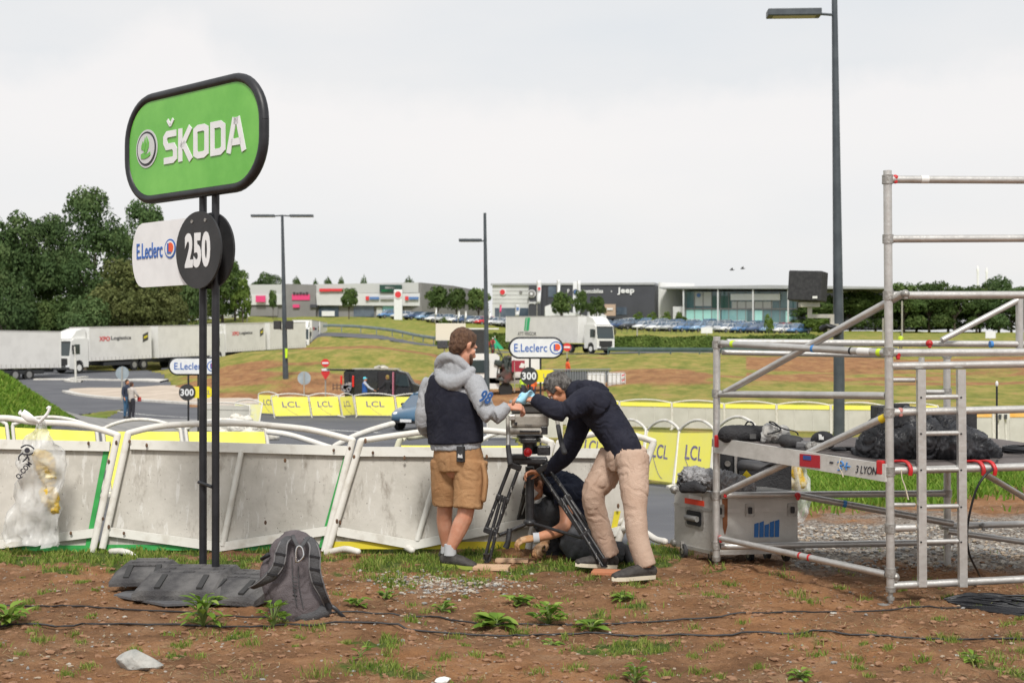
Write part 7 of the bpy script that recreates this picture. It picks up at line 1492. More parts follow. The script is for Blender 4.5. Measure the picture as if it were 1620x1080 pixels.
# ------------------------------------------------------------------ lorries
m_lw = M('lorry_white', (.76, .76, .74), .4, col2=(.68, .68, .66), vs=.8, vr=(.4, .7)); m_curt = M('curtain_white', (.74, .73, .71), .6, col2=(.66, .65, .63), vs=1.2, vr=(.4, .7), bump=.2, bs=3); m_ldark = M('chassis_dark', (.03, .032, .035), .7); m_lgrey = M('lorry_roof', (.45, .44, .42), .6)
def lorry(label, boxes, box_z=(1.05, 4.1), text_side=None, hi=True, drive=None, cabh=3.92):
    """front of the cab at the origin, facing +x; boxes = [(x_front, x_rear)]"""
    o = thing('lorry', label, 'lorry'); W = 2.5
    b = MB(); pr = [(-2.15, .55), (-2.15, 3.05), (-1.9, 3.15), (-.55, 3.12), (-.22, 2.95), (-.10, 2.1), (.0, 1.5), (.02, .45), (-.5, .38), (-.55, .85), (-.75, 1.12), (-1.05, 1.2), (-1.35, 1.12), (-1.55, .85), (-1.6, .55)]
    b.prism(pr, (0, 0, 0), (1, 0, 0), (0, 0, 1), W - .06); cb = b.build('cab', m_lw, o)
    b = MB(); b.prism([(-2.1, 3.1), (-2.1, cabh + .05), (-1.8, cabh + .1), (-1.0, cabh - .12), (-.35, 3.1)], (0, 0, 0), (1, 0, 0), (0, 0, 1), W - .5); b.build('roof_spoiler', m_lw, cb)
    b = MB(); b.prism([(-.12, 1.62), (.018, 1.62), (-.065, 2.1), (-.178, 2.9), (-.3, 2.9)], (0, 0, 0), (1, 0, 0), (0, 0, 1), W - .25); b.build('windscreen', m_glass, cb)
    b = MB(); b.box((.02, 0, 1.02), (.06, W * .72, .72), None, .02); b.build('grille', m_trim, cb)
    b = MB(); b.box((.01, 0, .48), (.1, W * .92, .28), None, .03); b.build('bumper', m_ldark, cb)
    for s_ in (-1, 1):
        b = MB(); b.prism([(-1.15, 1.75), (-1.15, 2.62), (-.55, 2.62), (-.32, 2.2), (-.28, 1.75)], (0, s_ * (W / 2 - .02), 0), (1, 0, 0), (0, 0, 1), .03); b.build('side_window', m_glass, cb)
        b = MB(); b.box((.03, s_ * W * .37, .66), (.08, .42, .2), None, .03); b.build('headlight', m_hl, cb); b = MB(); b.box((-.18, s_ * (W / 2 + .18), 2.3), (.12, .16, .55), None, .03); b.build('mirror', m_trim, cb)
    b = MB(); b.box((-.22, 0, 2.9), (.3, W * .85, .08)); b.build('sun_visor', M('visor', (.1, .1, .1), .3), cb)
    last = boxes[-1][1]
    b = MB(); b.box(((last - 1.2) / 2, 0, .82), (abs(last + 1.6), 1.2, .28)); b.build('chassis', m_ldark, o)
    for i, (x0, x1) in enumerate(boxes):
        b = MB(); b.box(((x0 + x1) / 2, 0, (box_z[0] + box_z[1]) / 2), (abs(x1 - x0), W, box_z[1] - box_z[0])); bx = b.build('cargo_box', m_curt, o)
        b = MB(); b.box(((x0 + x1) / 2, 0, box_z[1] + .03), (abs(x1 - x0) + .04, W + .04, .08)); b.build('roof_edge', m_lgrey, bx)
        for x in (x0 - .04, x1 + .04): b = MB(); b.box((x, 0, (box_z[0] + box_z[1]) / 2), (.10, W + .05, box_z[1] - box_z[0] + .02)); b.build('corner_post', m_lw, bx)
        b = MB()
        for s_ in (-1, 1):
            for k in range(16): b.box((x0 + (x1 - x0) * (k + .5) / 16, s_ * (W / 2 + .012), box_z[0] + .16), (.05, .02, .34))
        b.build('curtain_straps', M('strap_grey', (.50, .49, .47), .7), bx)
        b = MB(); b.box(((x0 + x1) / 2, 0, .72), (abs(x1 - x0) * .55, W - .1, .32)); b.build('side_guard', m_ldark, bx)
        if text_side:
            for s_ in (-1, 1):
                if i == 0:
                    xd = Vector((-1 * s_, 0, 0)) * -1; yy = s_ * (W / 2 + .012); xd = Vector((-s_, 0, 0)); fx = x0 - 2.9
                    cc = Vector((fx, yy, 3.05)); text('lettering', 'XPO', M('print_red', (.62, .03, .04), .5), bx, cc - xd * 1.05, xd, UP, 1.3, .42, depth=.015, bold=.03); text('lettering', 'Logistics', m_ink, bx, cc + xd * .98, xd, UP, 2.5, .44, depth=.015, bold=.02)
                    b = MB(); b.prism([(-.35, -.45), (.35, -.2), (.35, .55), (-.35, .3)], Vector((x1 + .75, yy, 3.05)), xd, UP, .012); em = b.build('emblem', M('print_dark', (.06, .06, .05), .6), bx); b = MB(); b.prism([(-.22, -.1), (.25, .05), (.25, .25), (-.22, .1)], Vector((x1 + .75, yy + s_ * .012, 3.05)), xd, UP, .01); b.build('emblem_mark', m_yel2, em)
    wx = [-1.05] + (drive or [boxes[0][1] + 2.2, boxes[0][1] + 1.0]) + ([boxes[1][0] - 3.2, boxes[1][0] - 4.6] if len(boxes) > 1 else [last + 1.6, last + 2.9, last + 4.2])
    for x in wx:
        for s_ in (-1, 1): b = MB(); b.cyl((x, s_ * 1.06, .5), (0, 1, 0), .5, .3, 20); w_ = b.build('wheel', m_tyre, o); b = MB(); b.cyl((x, s_ * 1.215, .5), (0, 1, 0), .28, .03, 14); b.build('rim', m_lw if x == -1.05 else m_rimc, w_)
    return o
def place(o, pa, da, pb_, db):
    a = G(pa, da); b_ = G(pb_, db); v = a - b_; o.location = a; o.rotation_euler = (0, -math.atan2(v.z, math.hypot(v.x, v.y)), math.atan2(v.y, v.x)); return o
lx = lorry('white curtain-side lorry with trailer and red-black lettering, foremost in the queue', [(-2.25, -10.0), (-10.9, -18.8)], text_side=True)
place(lx, 96, 114, 318, 130); lx['group'] = 'white lorries queueing behind the mound'
l2 = copy_tree(lx); l2['label'] = 'second white lettered lorry in the queue, seen between and right of the sign poles'; place(l2, 323, 136, 440, 149.5); l2.location.z += .15
l0 = copy_tree(lx); l0['label'] = 'white lorry cut off by the left picture edge, only its trailer showing'; rp = G(80, 109); dv_ = Vector((-.478, -.878, 0)); fp = rp + dv_ * 18.8; l0.location = (fp.x, fp.y, rp.z - .25); l0.rotation_euler = (0, 0, math.atan2(dv_.y, dv_.x))
l3 = copy_tree(lx); l3['label'] = 'last white lorry of the queue, cab facing us at the bend'; l3.location = P(474, 552, 163); l3.location.z = 1.25; l3.rotation_euler = (0, 0, R(271.5))
m_gp = M('print_green', (.02, .42, .16), .5)
lw = lorry('white articulated lorry with green logo driving right behind the oval sign', [(-3.2, -16.8)], box_z=(1.1, 4.0), drive=[-4.6], cabh=3.9)
for x0 in (0,):
    b = MB(); c = Vector((-12.6, -1.27, 3.15)); b.prism([(-.55, -.75), (.35, -.75), (.6, .75), (-.3, .75)], c, (1, 0, 0), UP, .02); b.build('emblem', m_gp, lw); b = MB(); b.prism([(-.5, -.75), (-.42, -.75), (-.17, .75), (-.25, .75)], c + Vector((.25, -.012, 0)), (1, 0, 0), UP, .01); b.build('emblem_line', m_lw, lw)
    text('lettering', 'ATT FRIGOR', M('print_greyd', (.12, .12, .12), .6), lw, Vector((-12.6, -1.27, 2.05)), (1, 0, 0), UP, 3.6, .42, depth=.02)
a = G(958, 137); bb = G(826, 147); place(lw, 958, 136, 820, 149)
# white tractor unit / works truck behind the tripod
wt_ = thing('works_truck', 'white flatbed works truck loaded with dark machinery, behind the tripod head', 'truck', G(800, 80)); D8 = 80
b = MB(); b.prism([(px2(0) * 0 + x, z) for x, z in ((0, .5), (0, 2.5), (.25, 2.7), (1.9, 2.7), (2.1, 2.5), (2.1, .5))], P(738, 552, D8) * 1 + Vector((0, 0, G(745, D8).z - EYE)), (1, 0, 0), UP, 2.2); b.build('cab', m_lw, wt_)
b = MB(); b.box(Vector((P(756, 0, 80).x, 78.87, G(745, D8).z + 1.9)), (1.5, .06, .8)); b.build('cab_window', m_glass, wt_)
b = MB(); b.box(Vector((P(810, 0, 80).x, 80, G(800, D8).z + 1.0)), (4.6, 2.2, .35)); b.box(Vector((P(832, 0, 80).x, 80, G(800, D8).z + 1.8)), (1.8, 2.2, 1.5)); b.build('flatbed', m_lw, wt_)
b = MB(); r = random.Random(9)
for k in range(26): b.box(Vector((P(r.uniform(785, 815), 0, 80).x, 78.7 + r.uniform(0, .8), G(800, D8).z + r.uniform(.9, 2.7))), (r.uniform(.1, .6), .4, r.uniform(.1, .6)), Matrix.Rotation(r.uniform(0, 3), 3, 'Y'), .02)
for k in range(8): b.tube(Vector((P(r.uniform(785, 815), 0, 80).x, 78.7, G(800, D8).z + 1)), Vector((P(r.uniform(785, 820), 0, 80).x, 79, G(800, D8).z + r.uniform(2, 3.2))), .05, 6)
blob('machinery', b, M('machine_dark', (.035, .045, .04), .6, col2=(.16, .05, .04), vs=1.2, vr=(.5, .7)), wt_, .05, 0)
for x in (748, 800, 836): b = MB(); b.cyl(Vector((P(x, 0, 80).x, 78.95, G(800, D8).z + .45)), (0, 1, 0), .45, .3, 16); b.build('wheel', m_tyre, wt_)
o = thing('banner', 'small dark red banner hanging left of the 300 disc', 'banner', P(824, 585, 78)); b = MB(); b.box(P(820, 579, 78), (.8, .05, .7)); b.build('cloth', M('banner_red', (.30, .02, .04), .7), o); b = MB(); b.prism([(-.2, -.12), (.1, -.16), (.18, .1), (-.05, .17)], P(826, 578, 77.95), (1, 0, 0), UP, .03); b.build('pale_mark', m_twht, o); b = MB(); b.tube(P(814, 620, 78), P(814, 572, 78), .03, 6); b.build('pole', m_galv, o)
# grey fence panel and white tank cages behind the bending man
ct = thing('fence_panel', 'grey ribbed site fence behind the bending man', 'fence', G(920, 82)); b = MB()
for k in range(26): x = 862 + k * 4.0; b.tube(P(x, 622, 82), P(x, 586, 82), .045, 4)
b.tube(P(860, 585, 82), P(966, 584, 82), .05, 6); b.tube(P(860, 622, 82), P(966, 620, 82), .05, 6); b.build('bars', M('fence_grey', (.20, .22, .23), .6), ct); b = MB(); b.quad(P(862, 622, 82.1), P(964, 620, 82.1), P(964, 586, 82.1), P(862, 587, 82.1), th=.04); b.build('mesh_sheet', M('sheet_grey', (.14, .16, .17), .8), ct)
for i, x in enumerate((930, 962)):
    o = thing('tank_cage', 'white liquid tank in grey cage, ' + ('left of the pair' if i == 0 else 'right one with red-white stripes'), 'tank', G(x + 12, 79), 0, 'white tanks in cages on the slope'); b = MB(); b.box(P(x + 13, 605, 79.6), (1.1, 1.0, 1.15), None, .05); b.build('tank', m_lwhite, o); b = MB()
    for k in range(5): b.tube(P(x + k * 6.6, 621, 79), P(x + k * 6.6, 589, 79), .022, 5)
    for yy in (589, 605, 621): b.tube(P(x, yy, 79), P(x + 27, yy, 79), .022, 5)
    b.build('cage', m_galv, o); b = MB(); b.box(P(x + 13, 625, 79.5), (1.1, 1, .2)); b.build('pallet', M('pallet', (.3, .2, .12), .9), o)
    if i:
        b = MB()
        for k in range(4): b.prism([(-.09, -.05), (.09, .03), (.09, .11), (-.09, .03)], P(986, 594 + k * 8, 78.9), (1, 0, 0), UP, .02)
        b.sep('warning_stripe', MATS['sign_red'], o)
tn = thing('tent', 'green pointed field tent beyond the lamp post', 'tent', G(790, 150)); b = MB(); c = G(790, 150); a0_ = P(776, 558, 150); 
tp_ = [P(774, 557, 149), P(803, 559, 149), P(803, 560, 153), P(774, 558, 153)]; ap = P(783, 535, 151)
b.add(tp_ + [ap], [(0, 1, 4), (1, 2, 4), (2, 3, 4), (3, 0, 4), (3, 2, 1, 0)]); b.build('canvas', M('tent_green', (.0, .28, .13), .6), tn); b = MB(); b.tube(ap, ap + UP * .3, .05, 6); b.build('pole_tip', m_white, tn)
# cyclist
cy = figure('cyclist in red top riding on the far road left of the green tent', 779, 126, 1.75, 3.0, (.45, .08, .09), (.06, .06, .07), bend=.55, seat=.1, dz=.35, arms=[((.2, .35, 1.1), (.18, .5, 1.0)), ((-.2, .35, 1.1), (-.18, .5, 1.0))], hat=(.6, .6, .6))
cc = G(779, 126); bk_ = thing('bicycle', 'bicycle ridden by the cyclist in red', 'bicycle', cc); fy = Vector((math.sin(3.0), math.cos(3.0), 0)); 
for s_ in (-.5, .55):
    b = MB(); pts_ = [cc + fy * (s_ + .34 * math.cos(t)) + UP * (.34 + .34 * math.sin(t)) for t in np.linspace(0, 2 * math.pi, 17)]; b.limb(pts_, [.025] * 17, seg=6, sub=1, caps=False); b.build('wheel', m_tyre, bk_)
b = MB()
for p0, p1 in (((-.5, .34), (-.1, .34)), ((-.1, .34), (-.2, .95)), ((-.2, .9), (.42, .9)), ((-.1, .34), (.42, .88)), ((.55, .34), (.40, 1.0)), ((-.5, .34), (-.2, .85))): b.tube(cc + fy * p0[0] + UP * p0[1], cc + fy * p1[0] + UP * p1[1], .02, 6)
b.build('frame', m_red := m_redp, bk_); b = MB(); b.box(cc + fy * -.2 + UP * .97, (.12, .2, .05)); b.build('saddle', m_black, bk_); b = MB(); b.tube(cc + fy * .42 + UP * 1.02 - Vector((.2, 0, 0)), cc + fy * .42 + UP * 1.02 + Vector((.2, 0, 0)), .02, 6); b.build('handlebar', m_black, bk_)
figure('person in red top on the far road left of the lamp post', 770, 128, 1.75, 0, (.6, .04, .05), (.04, .04, .05))
o = thing('traffic_cone', 'orange traffic cone on the far road right of the lamp post', 'traffic cone', G(788, 112)); b = MB(); g = G(788, 112); b.tube(g + UP * .05, g + UP * .75, .2, 14, .05); b.build('cone', m_or, o); b = MB(); b.box(g + UP * .03, (.45, .45, .06)); b.build('foot', m_or, o)
o = thing('equipment_trolley', 'black box trailer parked beside the man in shorts on the far road', 'trailer', G(755, 118)); b = MB(); b.box(G(755, 118) + UP * 1.6, (1.9, 2.4, 2.7), None, .05); b.build('box', m_blackm, o); b = MB(); b.cyl(G(755, 118) + Vector((-.5, -1.2, .35)), (0, 1, 0), .35, .2, 14); b.cyl(G(755, 118) + Vector((.5, -1.2, .35)), (0, 1, 0), .35, .2, 14); b.sep('wheel', m_tyre, o); b = MB(); b.box(G(755, 118) + UP * 3.05 + Vector((.3, 0, 0)), (3.4, 2.2, .12)); b.build('roof', m_lw, o)
# guardrails
def guardrail(label, pts, grp, mat, hgt_=.75):
    o = thing('guardrail', label, 'guardrail', G(*pts[0]), 0, grp); L3 = []
    for i in range(len(pts) - 1):
        n = 8
        for k in range(n): t = k / n; L3.append(G(pts[i][0] * (1 - t) + pts[i + 1][0] * t, pts[i][1] * (1 - t) + pts[i + 1][1] * t))
    L3.append(G(*pts[-1])); b = MB(); b.limb([p + UP * (hgt_ - .15) for p in L3], [(.05, .20)] * len(L3), side=(0, 1, 0), seg=8, sub=1); b.build('rail', mat, o); b = MB()
    tot = 0; nxt = 0
    for p, q_ in zip(L3[:-1], L3[1:]):
        Ls = (q_ - p).length
        while nxt < tot + Ls: c = p.lerp(q_, (nxt - tot) / Ls); b.box(c + UP * hgt_ * .45, (.12, .12, hgt_ * .9)); nxt += 3.2
        tot += Ls
    b.sep('post', mat, o)
m_gr = M('rail_green', (.045, .085, .085), .6, col2=(.07, .11, .105), vs=1); m_grw = M('rail_wood', (.12, .16, .17), .6, col2=(.18, .22, .23), vs=1)
guardrail('dark guardrail along the climbing road behind the mound', [(506, 177.5), (560, 176.5), (620, 171.5), (694, 159)], 'roadside guardrails', m_grw, 1.0)
guardrail('low dark green guardrail behind the right slope', [(962, 128), (1060, 126), (1160, 122), (1290, 118), (1420, 116)], 'roadside guardrails', m_gr, .7)
# ------------------------------------------------------------------ buildings
m_clad = M('cladding_light', (.62, .63, .63), .6, col2=(.56, .57, .57), vs=.3); m_clad2 = M('cladding_grey', (.23, .225, .225), .65, col2=(.20, .195, .195), vs=.3); m_dark = M('cladding_dark', (.055, .058, .07), .6, col2=(.045, .048, .058), vs=.3)
m_shop = M('shop_glass', (.05, .07, .10), .12, spec=.8, col2=(.10, .13, .17), vs=.5); m_bg = M('bld_glass', (.16, .34, .36), .08, spec=.9, col2=(.26, .46, .46), vs=.15, vr=(.42, .6)); m_bgd = M('bld_glass_dark', (.05, .12, .14), .08, spec=.9, col2=(.10, .20, .22), vs=.2); m_roofm = M('roof_metal', (.38, .39, .40), .5, col2=(.33, .34, .35), vs=.3)
m_pink = M('sign_pink', (.70, .06, .20), .5); m_red = M('sign_redb', (.65, .04, .05), .5); m_sblue = M('sign_blueb', (.10, .20, .45), .5); m_tint = M('glass_teal', (.36, .68, .64), .15, spec=.8)
def face(d0, d1, x0, x1): return (((x0 - 810) / F * d0, d0), ((x1 - 810) / F * d1, d1))
class Wall:
    """a facade between two bearings; signs and windows are placed on it in picture pixels"""
    def __init__(s, x0, d0, x1, d1, depth): s.g = face(d0, d1, x0, x1); a, b = Vector((*s.g[0], 0)), Vector((*s.g[1], 0)); s.X = (b - a).normalized(); s.N = Vector((s.X.y, -s.X.x, 0)); s.depth = depth
    def p(s, px, py, off=0): return onvp(px, py, *s.g) + s.N * off
    def block(s, name, pts, mat, par, depth=None, off=0):
        b = MB(); q = [s.p(x, y, off) for x, y in pts]; dv = -s.N * (depth or s.depth); n = len(q)
        b.add(q + [v + dv for v in q], [tuple(range(n)), tuple(range(2 * n - 1, n - 1, -1))] + [(i, n + i, n + (i + 1) % n, (i + 1) % n) for i in range(n)]); return b.build(name, mat, par)
    def rect(s, name, x0, y0, x1, y1, mat, par, off=.08, depth=.1): return s.block(name, [(x0, y1), (x1, y1), (x1, y0), (x0, y0)], mat, par, depth, off)
# stores on the left
st1 = thing('store_building', 'row of pale grey stores with pink, red and blue signs, left of the lorry', 'building', G(560, 242)); w = Wall(395, 244, 671, 240, 18)
w.block('lower_wall', [(396, 502), (671, 503), (671, 480), (396, 482)], m_clad2, st1); w.block('upper_wall', [(395, 482.5), (454, 482), (453, 465), (395, 466)], m_clad, st1, None, .6); w.block('parapet', [(395, 466), (453, 465), (453, 450), (395, 450.5)], M('cladding_mid', (.50, .51, .51), .6), st1, None, .5)
w.block('entrance_tower', [(455, 503), (502, 503), (502, 451.5), (499, 450.5), (452, 449.5)], m_clad2, st1, 20, 1.2)
w.block('upper_wall', [(503, 483), (668, 484), (667, 464), (502, 464)], m_clad, st1, None, .9); w.block('parapet', [(502, 464), (667, 463), (667, 447), (499, 450)], MATS['cladding_mid'], st1, None, .8)
wing = Wall(667, 239, 768, 262, 16); wing.block('side_wing', [(667, 504), (770, 500), (770, 462), (718, 452), (667, 447)], m_clad2, st1)
for x0, y0, x1, y1, m in ((408, 468, 423, 478, m_pink), (465, 466, 493, 475, m_pink), (508, 457, 524, 461.5, m_red), (524, 457, 545, 461, MATS['sign_redb']), (603, 451, 638, 462.5, M('sign_dgreen', (.02, .06, .05), .5)), (581, 469, 586, 475, m_red), (587, 470, 602, 474, m_sblue), (604, 470.5, 625, 474, M('sign_greyb', (.4, .4, .42), .5)), (643, 469, 648, 475, m_red), (649, 470, 664, 474, m_sblue), (606, 458.5, 622, 462, M('sign_bgreen', (.02, .35, .10), .5)), (612, 454, 628, 457, m_lwhite)):
    w.rect('shop_sign', x0, y0, x1, y1, m, st1, 1.35, .25)
for k in range(5): w.rect('sign_letter', 467 + k * 5, 462.5 + (k % 2), 470.5 + k * 5, 466.5, M('sign_ink', (.06, .04, .05), .6), st1, 1.5, .2)
for x0, y0, x1, y1, m in ((397, 485, 440, 500, m_clad2), (468, 486, 476, 500, m_shop), (492, 486, 500, 500, m_shop), (505, 485, 536, 501, m_shop), (560, 484, 592, 501, m_shop), (596, 486, 605, 500, m_clad), (640, 486, 664, 502, m_clad2), (606, 484, 636, 492, M('sign_sky', (.3, .6, .7), .5)), (510, 492, 530, 500, m_lwhite)): w.rect('shopfront', x0, y0, x1, y1, m, st1, .25 if m is not m_lwhite else .4, .2)
for x, m in ((467, m_pink), (494, m_dark)): w.rect('entrance_canopy', x, 482, x + 10, 487, m, st1, 1.6, .8)
# car showrooms: grey cladding then anthracite box
st2 = thing('showroom_building', 'anthracite car showroom with white lettering and grey left wing', 'building', G(920, 238)); w = Wall(778, 244, 1040, 236, 24)
w.block('left_wing', [(779, 504), (841, 504), (841, 451), (779, 451.5)], m_clad, st2); w.block('roof_edge', [(777, 451.5), (1036, 450.5), (1036, 447), (777, 448.5)], m_roofm, st2, 24.6, .4)
w.block('sign_tower', [(838, 504), (858, 504), (858, 452), (838, 452)], m_dark, st2, 3, .8); w.block('main_wall', [(858, 504), (1036, 504), (1036, 450.6), (858, 451)], m_dark, st2, None, .2)
w2 = Wall(1035, 236, 1300, 262, 20); st2b = w2.block('right_wall', [(1036, 504), (1090, 508), (1090, 449), (1036, 447)], M('cladding_white', (.78, .78, .77), .6), st2, .5, 1.5)
for k in range(4): w.rect('cladding_joint', 779, 460 + k * 6.5, 838, 460.5 + k * 6.5, m_clad2, st2, .03, .02)
w.rect('shopfront', 783, 487, 836, 502, m_shop, st2, .1); w.rect('shopfront', 868, 453, 880, 470, m_shop, st2, .3); w.rect('shopfront', 976, 486, 992, 498, m_shop, st2, .3); w.rect('joint', 865, 451, 866, 500, m_blackm, st2, .26, .02)
def disc(wl, px, py, r, m, par, off, nm='round_logo'):
    b = MB(); k = wl.p(px, py).y / F; b.prism(circ(r * k, 22), wl.p(px, py, off), wl.X, UP, .1); return b.build(nm, m, par)
disc(w, 796, 462, 5.5, m_lwhite, st2, .15); disc(w, 795.5, 462, 4, m_red, st2, .28); disc(w, 824, 462, 2.5, m_clad2, st2, .12); disc(w, 843, 465, 6.5, m_lwhite, st2, .95); disc(w, 843, 465, 5.4, MATS['cladding_grey'], st2, 1.08); disc(w, 843, 465, 2.2, m_lwhite, st2, 1.2)
kx = 237 / F
text('lettering', 'Jeep', m_lwhite, st2, w.p(990.5, 460.5, .35), w.X, UP, 27 * kx, 12 * kx, depth=.1, bold=.04); text('lettering', 'Automobiles', m_lwhite, st2, w.p(934, 460.5, .35), w.X, UP, 42 * kx, 7 * kx, depth=.1, bold=.02); text('lettering', 'F', m_lwhite, st2, w.p(900, 460.5, .35), w.X, UP, 3.5 * kx, 6 * kx, depth=.1, bold=.02); text('lettering', 'Jeep', m_lwhite, st2, w.p(844, 479, .95), w.X, UP, 13 * kx, 6 * kx, depth=.1, bold=.03)
w.rect('dot', 967, 460, 968.5, 462, m_lwhite, st2, .3); w.rect('hoarding', 961, 482, 978, 500, M('hoarding', (.45, .33, .25), .7), st2, 3, .3); w.rect('hoarding_text', 965, 488, 974, 491, m_lwhite, st2, 3.2, .1)
# glass showroom
st3 = thing('glass_showroom', 'low showroom with teal glass walls and wide flat overhanging roof', 'building', G(1170, 228)); w = Wall(1083, 232, 1262, 224, 14)
w.block('glass_wall', [(1083, 508), (1262, 512), (1262, 461), (1083, 461)], m_bgd, st3)
w.block('roof', [(1050, 457.5), (1408, 458), (1408, 455), (1250, 452.5), (1220, 452), (1050, 455)], m_roofm, st3, 17, 3)
for k in range(14): x = 1085 + k * 13.5; w.rect('mullion', x, 462, x + 1, 509, m_clad2, st3, .12, .1)
for x0, y0, x1, y1, m in ((1086, 490, 1140, 507, m_tint), (1142, 490, 1182, 507, m_bg), (1190, 491, 1206, 508, m_tint), (1243, 492, 1250, 510, m_tint), (1098, 462, 1126, 484, m_clad), (1158, 477, 1222, 488, M('painted_reflection_pale', (.5, .5, .48), .4)), (1126, 468, 1156, 489, M('painted_reflection_green', (.03, .10, .08), .2))): w.rect('glass_pane', x0, y0, x1, y1, m, st3, .05, .04)  # pale and dark green reflections are painted as flat colour on the glass
w.rect('fascia_sign', 1157, 465, 1235, 475, m_lwhite, st3, .6, .3); w.rect('floor_line', 1083, 487.5, 1262, 489.5, m_clad2, st3, .2, .1); disc(w, 1106, 467, 3.2, m_sblue, st3, .3)
for x in (1086, 1140, 1195, 1250): w.rect('column', x, 459, x + 2, 510, m_clad, st3, 2.6, .3)
w.rect('side_hut', 1067, 485, 1084, 508, m_clad, st3, 1, 4)
w4 = Wall(1296, 262, 1420, 262, 20); st4 = thing('warehouse', 'long dark warehouse roof showing over the trees behind the scaffold', 'building', G(1360, 262)); w4.block('wall', [(1262, 520), (1520, 520), (1520, 462), (1262, 460)], m_dark, st4); w4.block('roof_edge', [(1262, 461), (1500, 462), (1500, 460), (1262, 455)], m_roofm, st4, 21, .4)
text('lettering', 'mini', m_lwhite, st4, w4.p(1504, 459, .8), w4.X, UP, 16 * .131, 6 * .131, depth=.2, bold=.03)
# pylons and flags
def pylon(label, px, y0, y1, wpx, d, mat, logo=None):
    o = thing('sign_pylon', label, 'sign pylon', G(px, d)); k = d / F; b = MB(); b.box(P(px, (y0 + y1) / 2, d), (wpx * k, .5, (y1 - y0) * k), None, .05); s_ = b.build('slab', mat, o)
    if logo:
        for dy, r_, m in logo: b = MB(); b.cyl(P(px, y0 + dy, d) - Vector((0, .28 + .03 * (9 - r_), 0)), (0, 1, 0), r_ * k, .06, 22); b.build('round_logo', m, s_)
pylon('white pylon with a red round logo in front of the left stores', 630, 458, 508, 13, 222, m_lwhite, [(8, 6.5, m_lwhite), (8, 5, m_red)])
pylon('tall white pylon with round black and blue logo before the anthracite showroom', 911, 446, 503, 9, 226, m_lwhite, [(16, 4.5, m_dark), (16, 3, m_sblue)])
def flag(label, px, y0, y1, d, wpx, mat, mark=None):
    o = thing('banner_flag', label, 'flag', G(px, d), 0, 'tall banner flags at the showrooms'); k = d / F; b = MB(); b.tube(G(px - wpx / 2, d), P(px - wpx / 2, y0, d), .06, 6); b.build('pole', m_galv, o)
    V = []; n = 8
    for i in range(n + 1):
        for j in (0, 1): t = i / n; V.append(P(px - wpx / 2 + j * wpx * (1 - .25 * t * t), y0 + (y1 - y0) * t, d + .25 * math.sin(t * 5 + j)))
    b = MB(); b.add(V, [(2 * i, 2 * i + 1, 2 * i + 3, 2 * i + 2) for i in range(n)], True); f_ = b.build('cloth', mat, o); f_.modifiers.new('s', 'SOLIDIFY').thickness = .03
    if mark: b = MB(); b.box(P(px, y0 + (y1 - y0) * .35, d - .35), (wpx * k * .6, .03, wpx * k * .6)); b.build('mark', mark, f_)
flag('tall white flag with red mark left of the anthracite wall lettering', 853, 444, 480, 225, 7, m_lwhite, m_red); flag('tall white flag just left of the tall white pylon', 884, 443, 470, 225, 5, m_lwhite); flag('white flag with dark mark in front of the grey wing', 819, 482, 500, 220, 7, m_lwhite, m_sblue); flag('tall white flag right of the tall white pylon', 916, 444, 500, 224, 5, m_lwhite)
for i, (x, y) in enumerate(((690, 487), (726, 492), (737, 492), (775, 492), (792, 482))): flag('small white flag %s among the parked cars' % ('leftmost of five', 'second of five', 'third of five', 'fourth of five', 'last of five, below the grey wing')[i], x, y, y + 12, 214, 3, m_lwhite if i < 4 else m_pink)
mq = thing('marquee', 'low white marquees in front of the anthracite showroom', 'marquee', G(900, 222)); b = MB()
for x0, x1, z0, z1 in ((862, 890, 482, 503), (888, 930, 494, 508), (930, 958, 491, 508)): kx_ = .111; b.prism([(0, 0), ((x1 - x0) * kx_, 0), ((x1 - x0) * kx_, (z1 - z0) * kx_ * .5), ((x1 - x0) * kx_ * .3, (z1 - z0) * kx_), (0, (z1 - z0) * kx_ * .85)], P(x0, z1, 222), (1, 0, 0), UP, 4)
b.sep('canopy', m_lwhite, mq)
for px, py, d, wpx, h_, lab in ((1120, 0, 0, 0, 0, ''),): pass
for px, y0, y1, wpx, hp, d, lab in ((1118, 518, 540, 18, 9, 170, 'white notice board in the field before the car park'), (1567, 524, 545, 16, 11, 150, 'white notice board in the field behind the scaffold at far right')):
    o = thing('notice_board', lab, 'sign board', G(px, d)); k = d / F; b = MB(); b.box(P(px, y0 + hp / 2, d), (wpx * k, .1, hp * k)); b.build('board', m_lwhite, o); b = MB(); b.tube(G(px, d), P(px, y0 + hp, d), .07, 6); b.build('post', m_galv, o)
for px, y0, lab, d in ((1427, 476, 'thin pale lamp post in the far field behind the front scaffold post', 168), (1397, 503, 'short wooden post in the far field left of the front scaffold post', 168), (1008, 518, 'short pale post on the grass before the car park', 180), (391, 490, 'short pale post on the far grass left of the stores', 215)):
    o = b = MB(); b.tube(G(px, d), P(px, y0, d), .10, 8); oo = b.build('far_post', m_galv, None); tag(oo, lab, 'post')
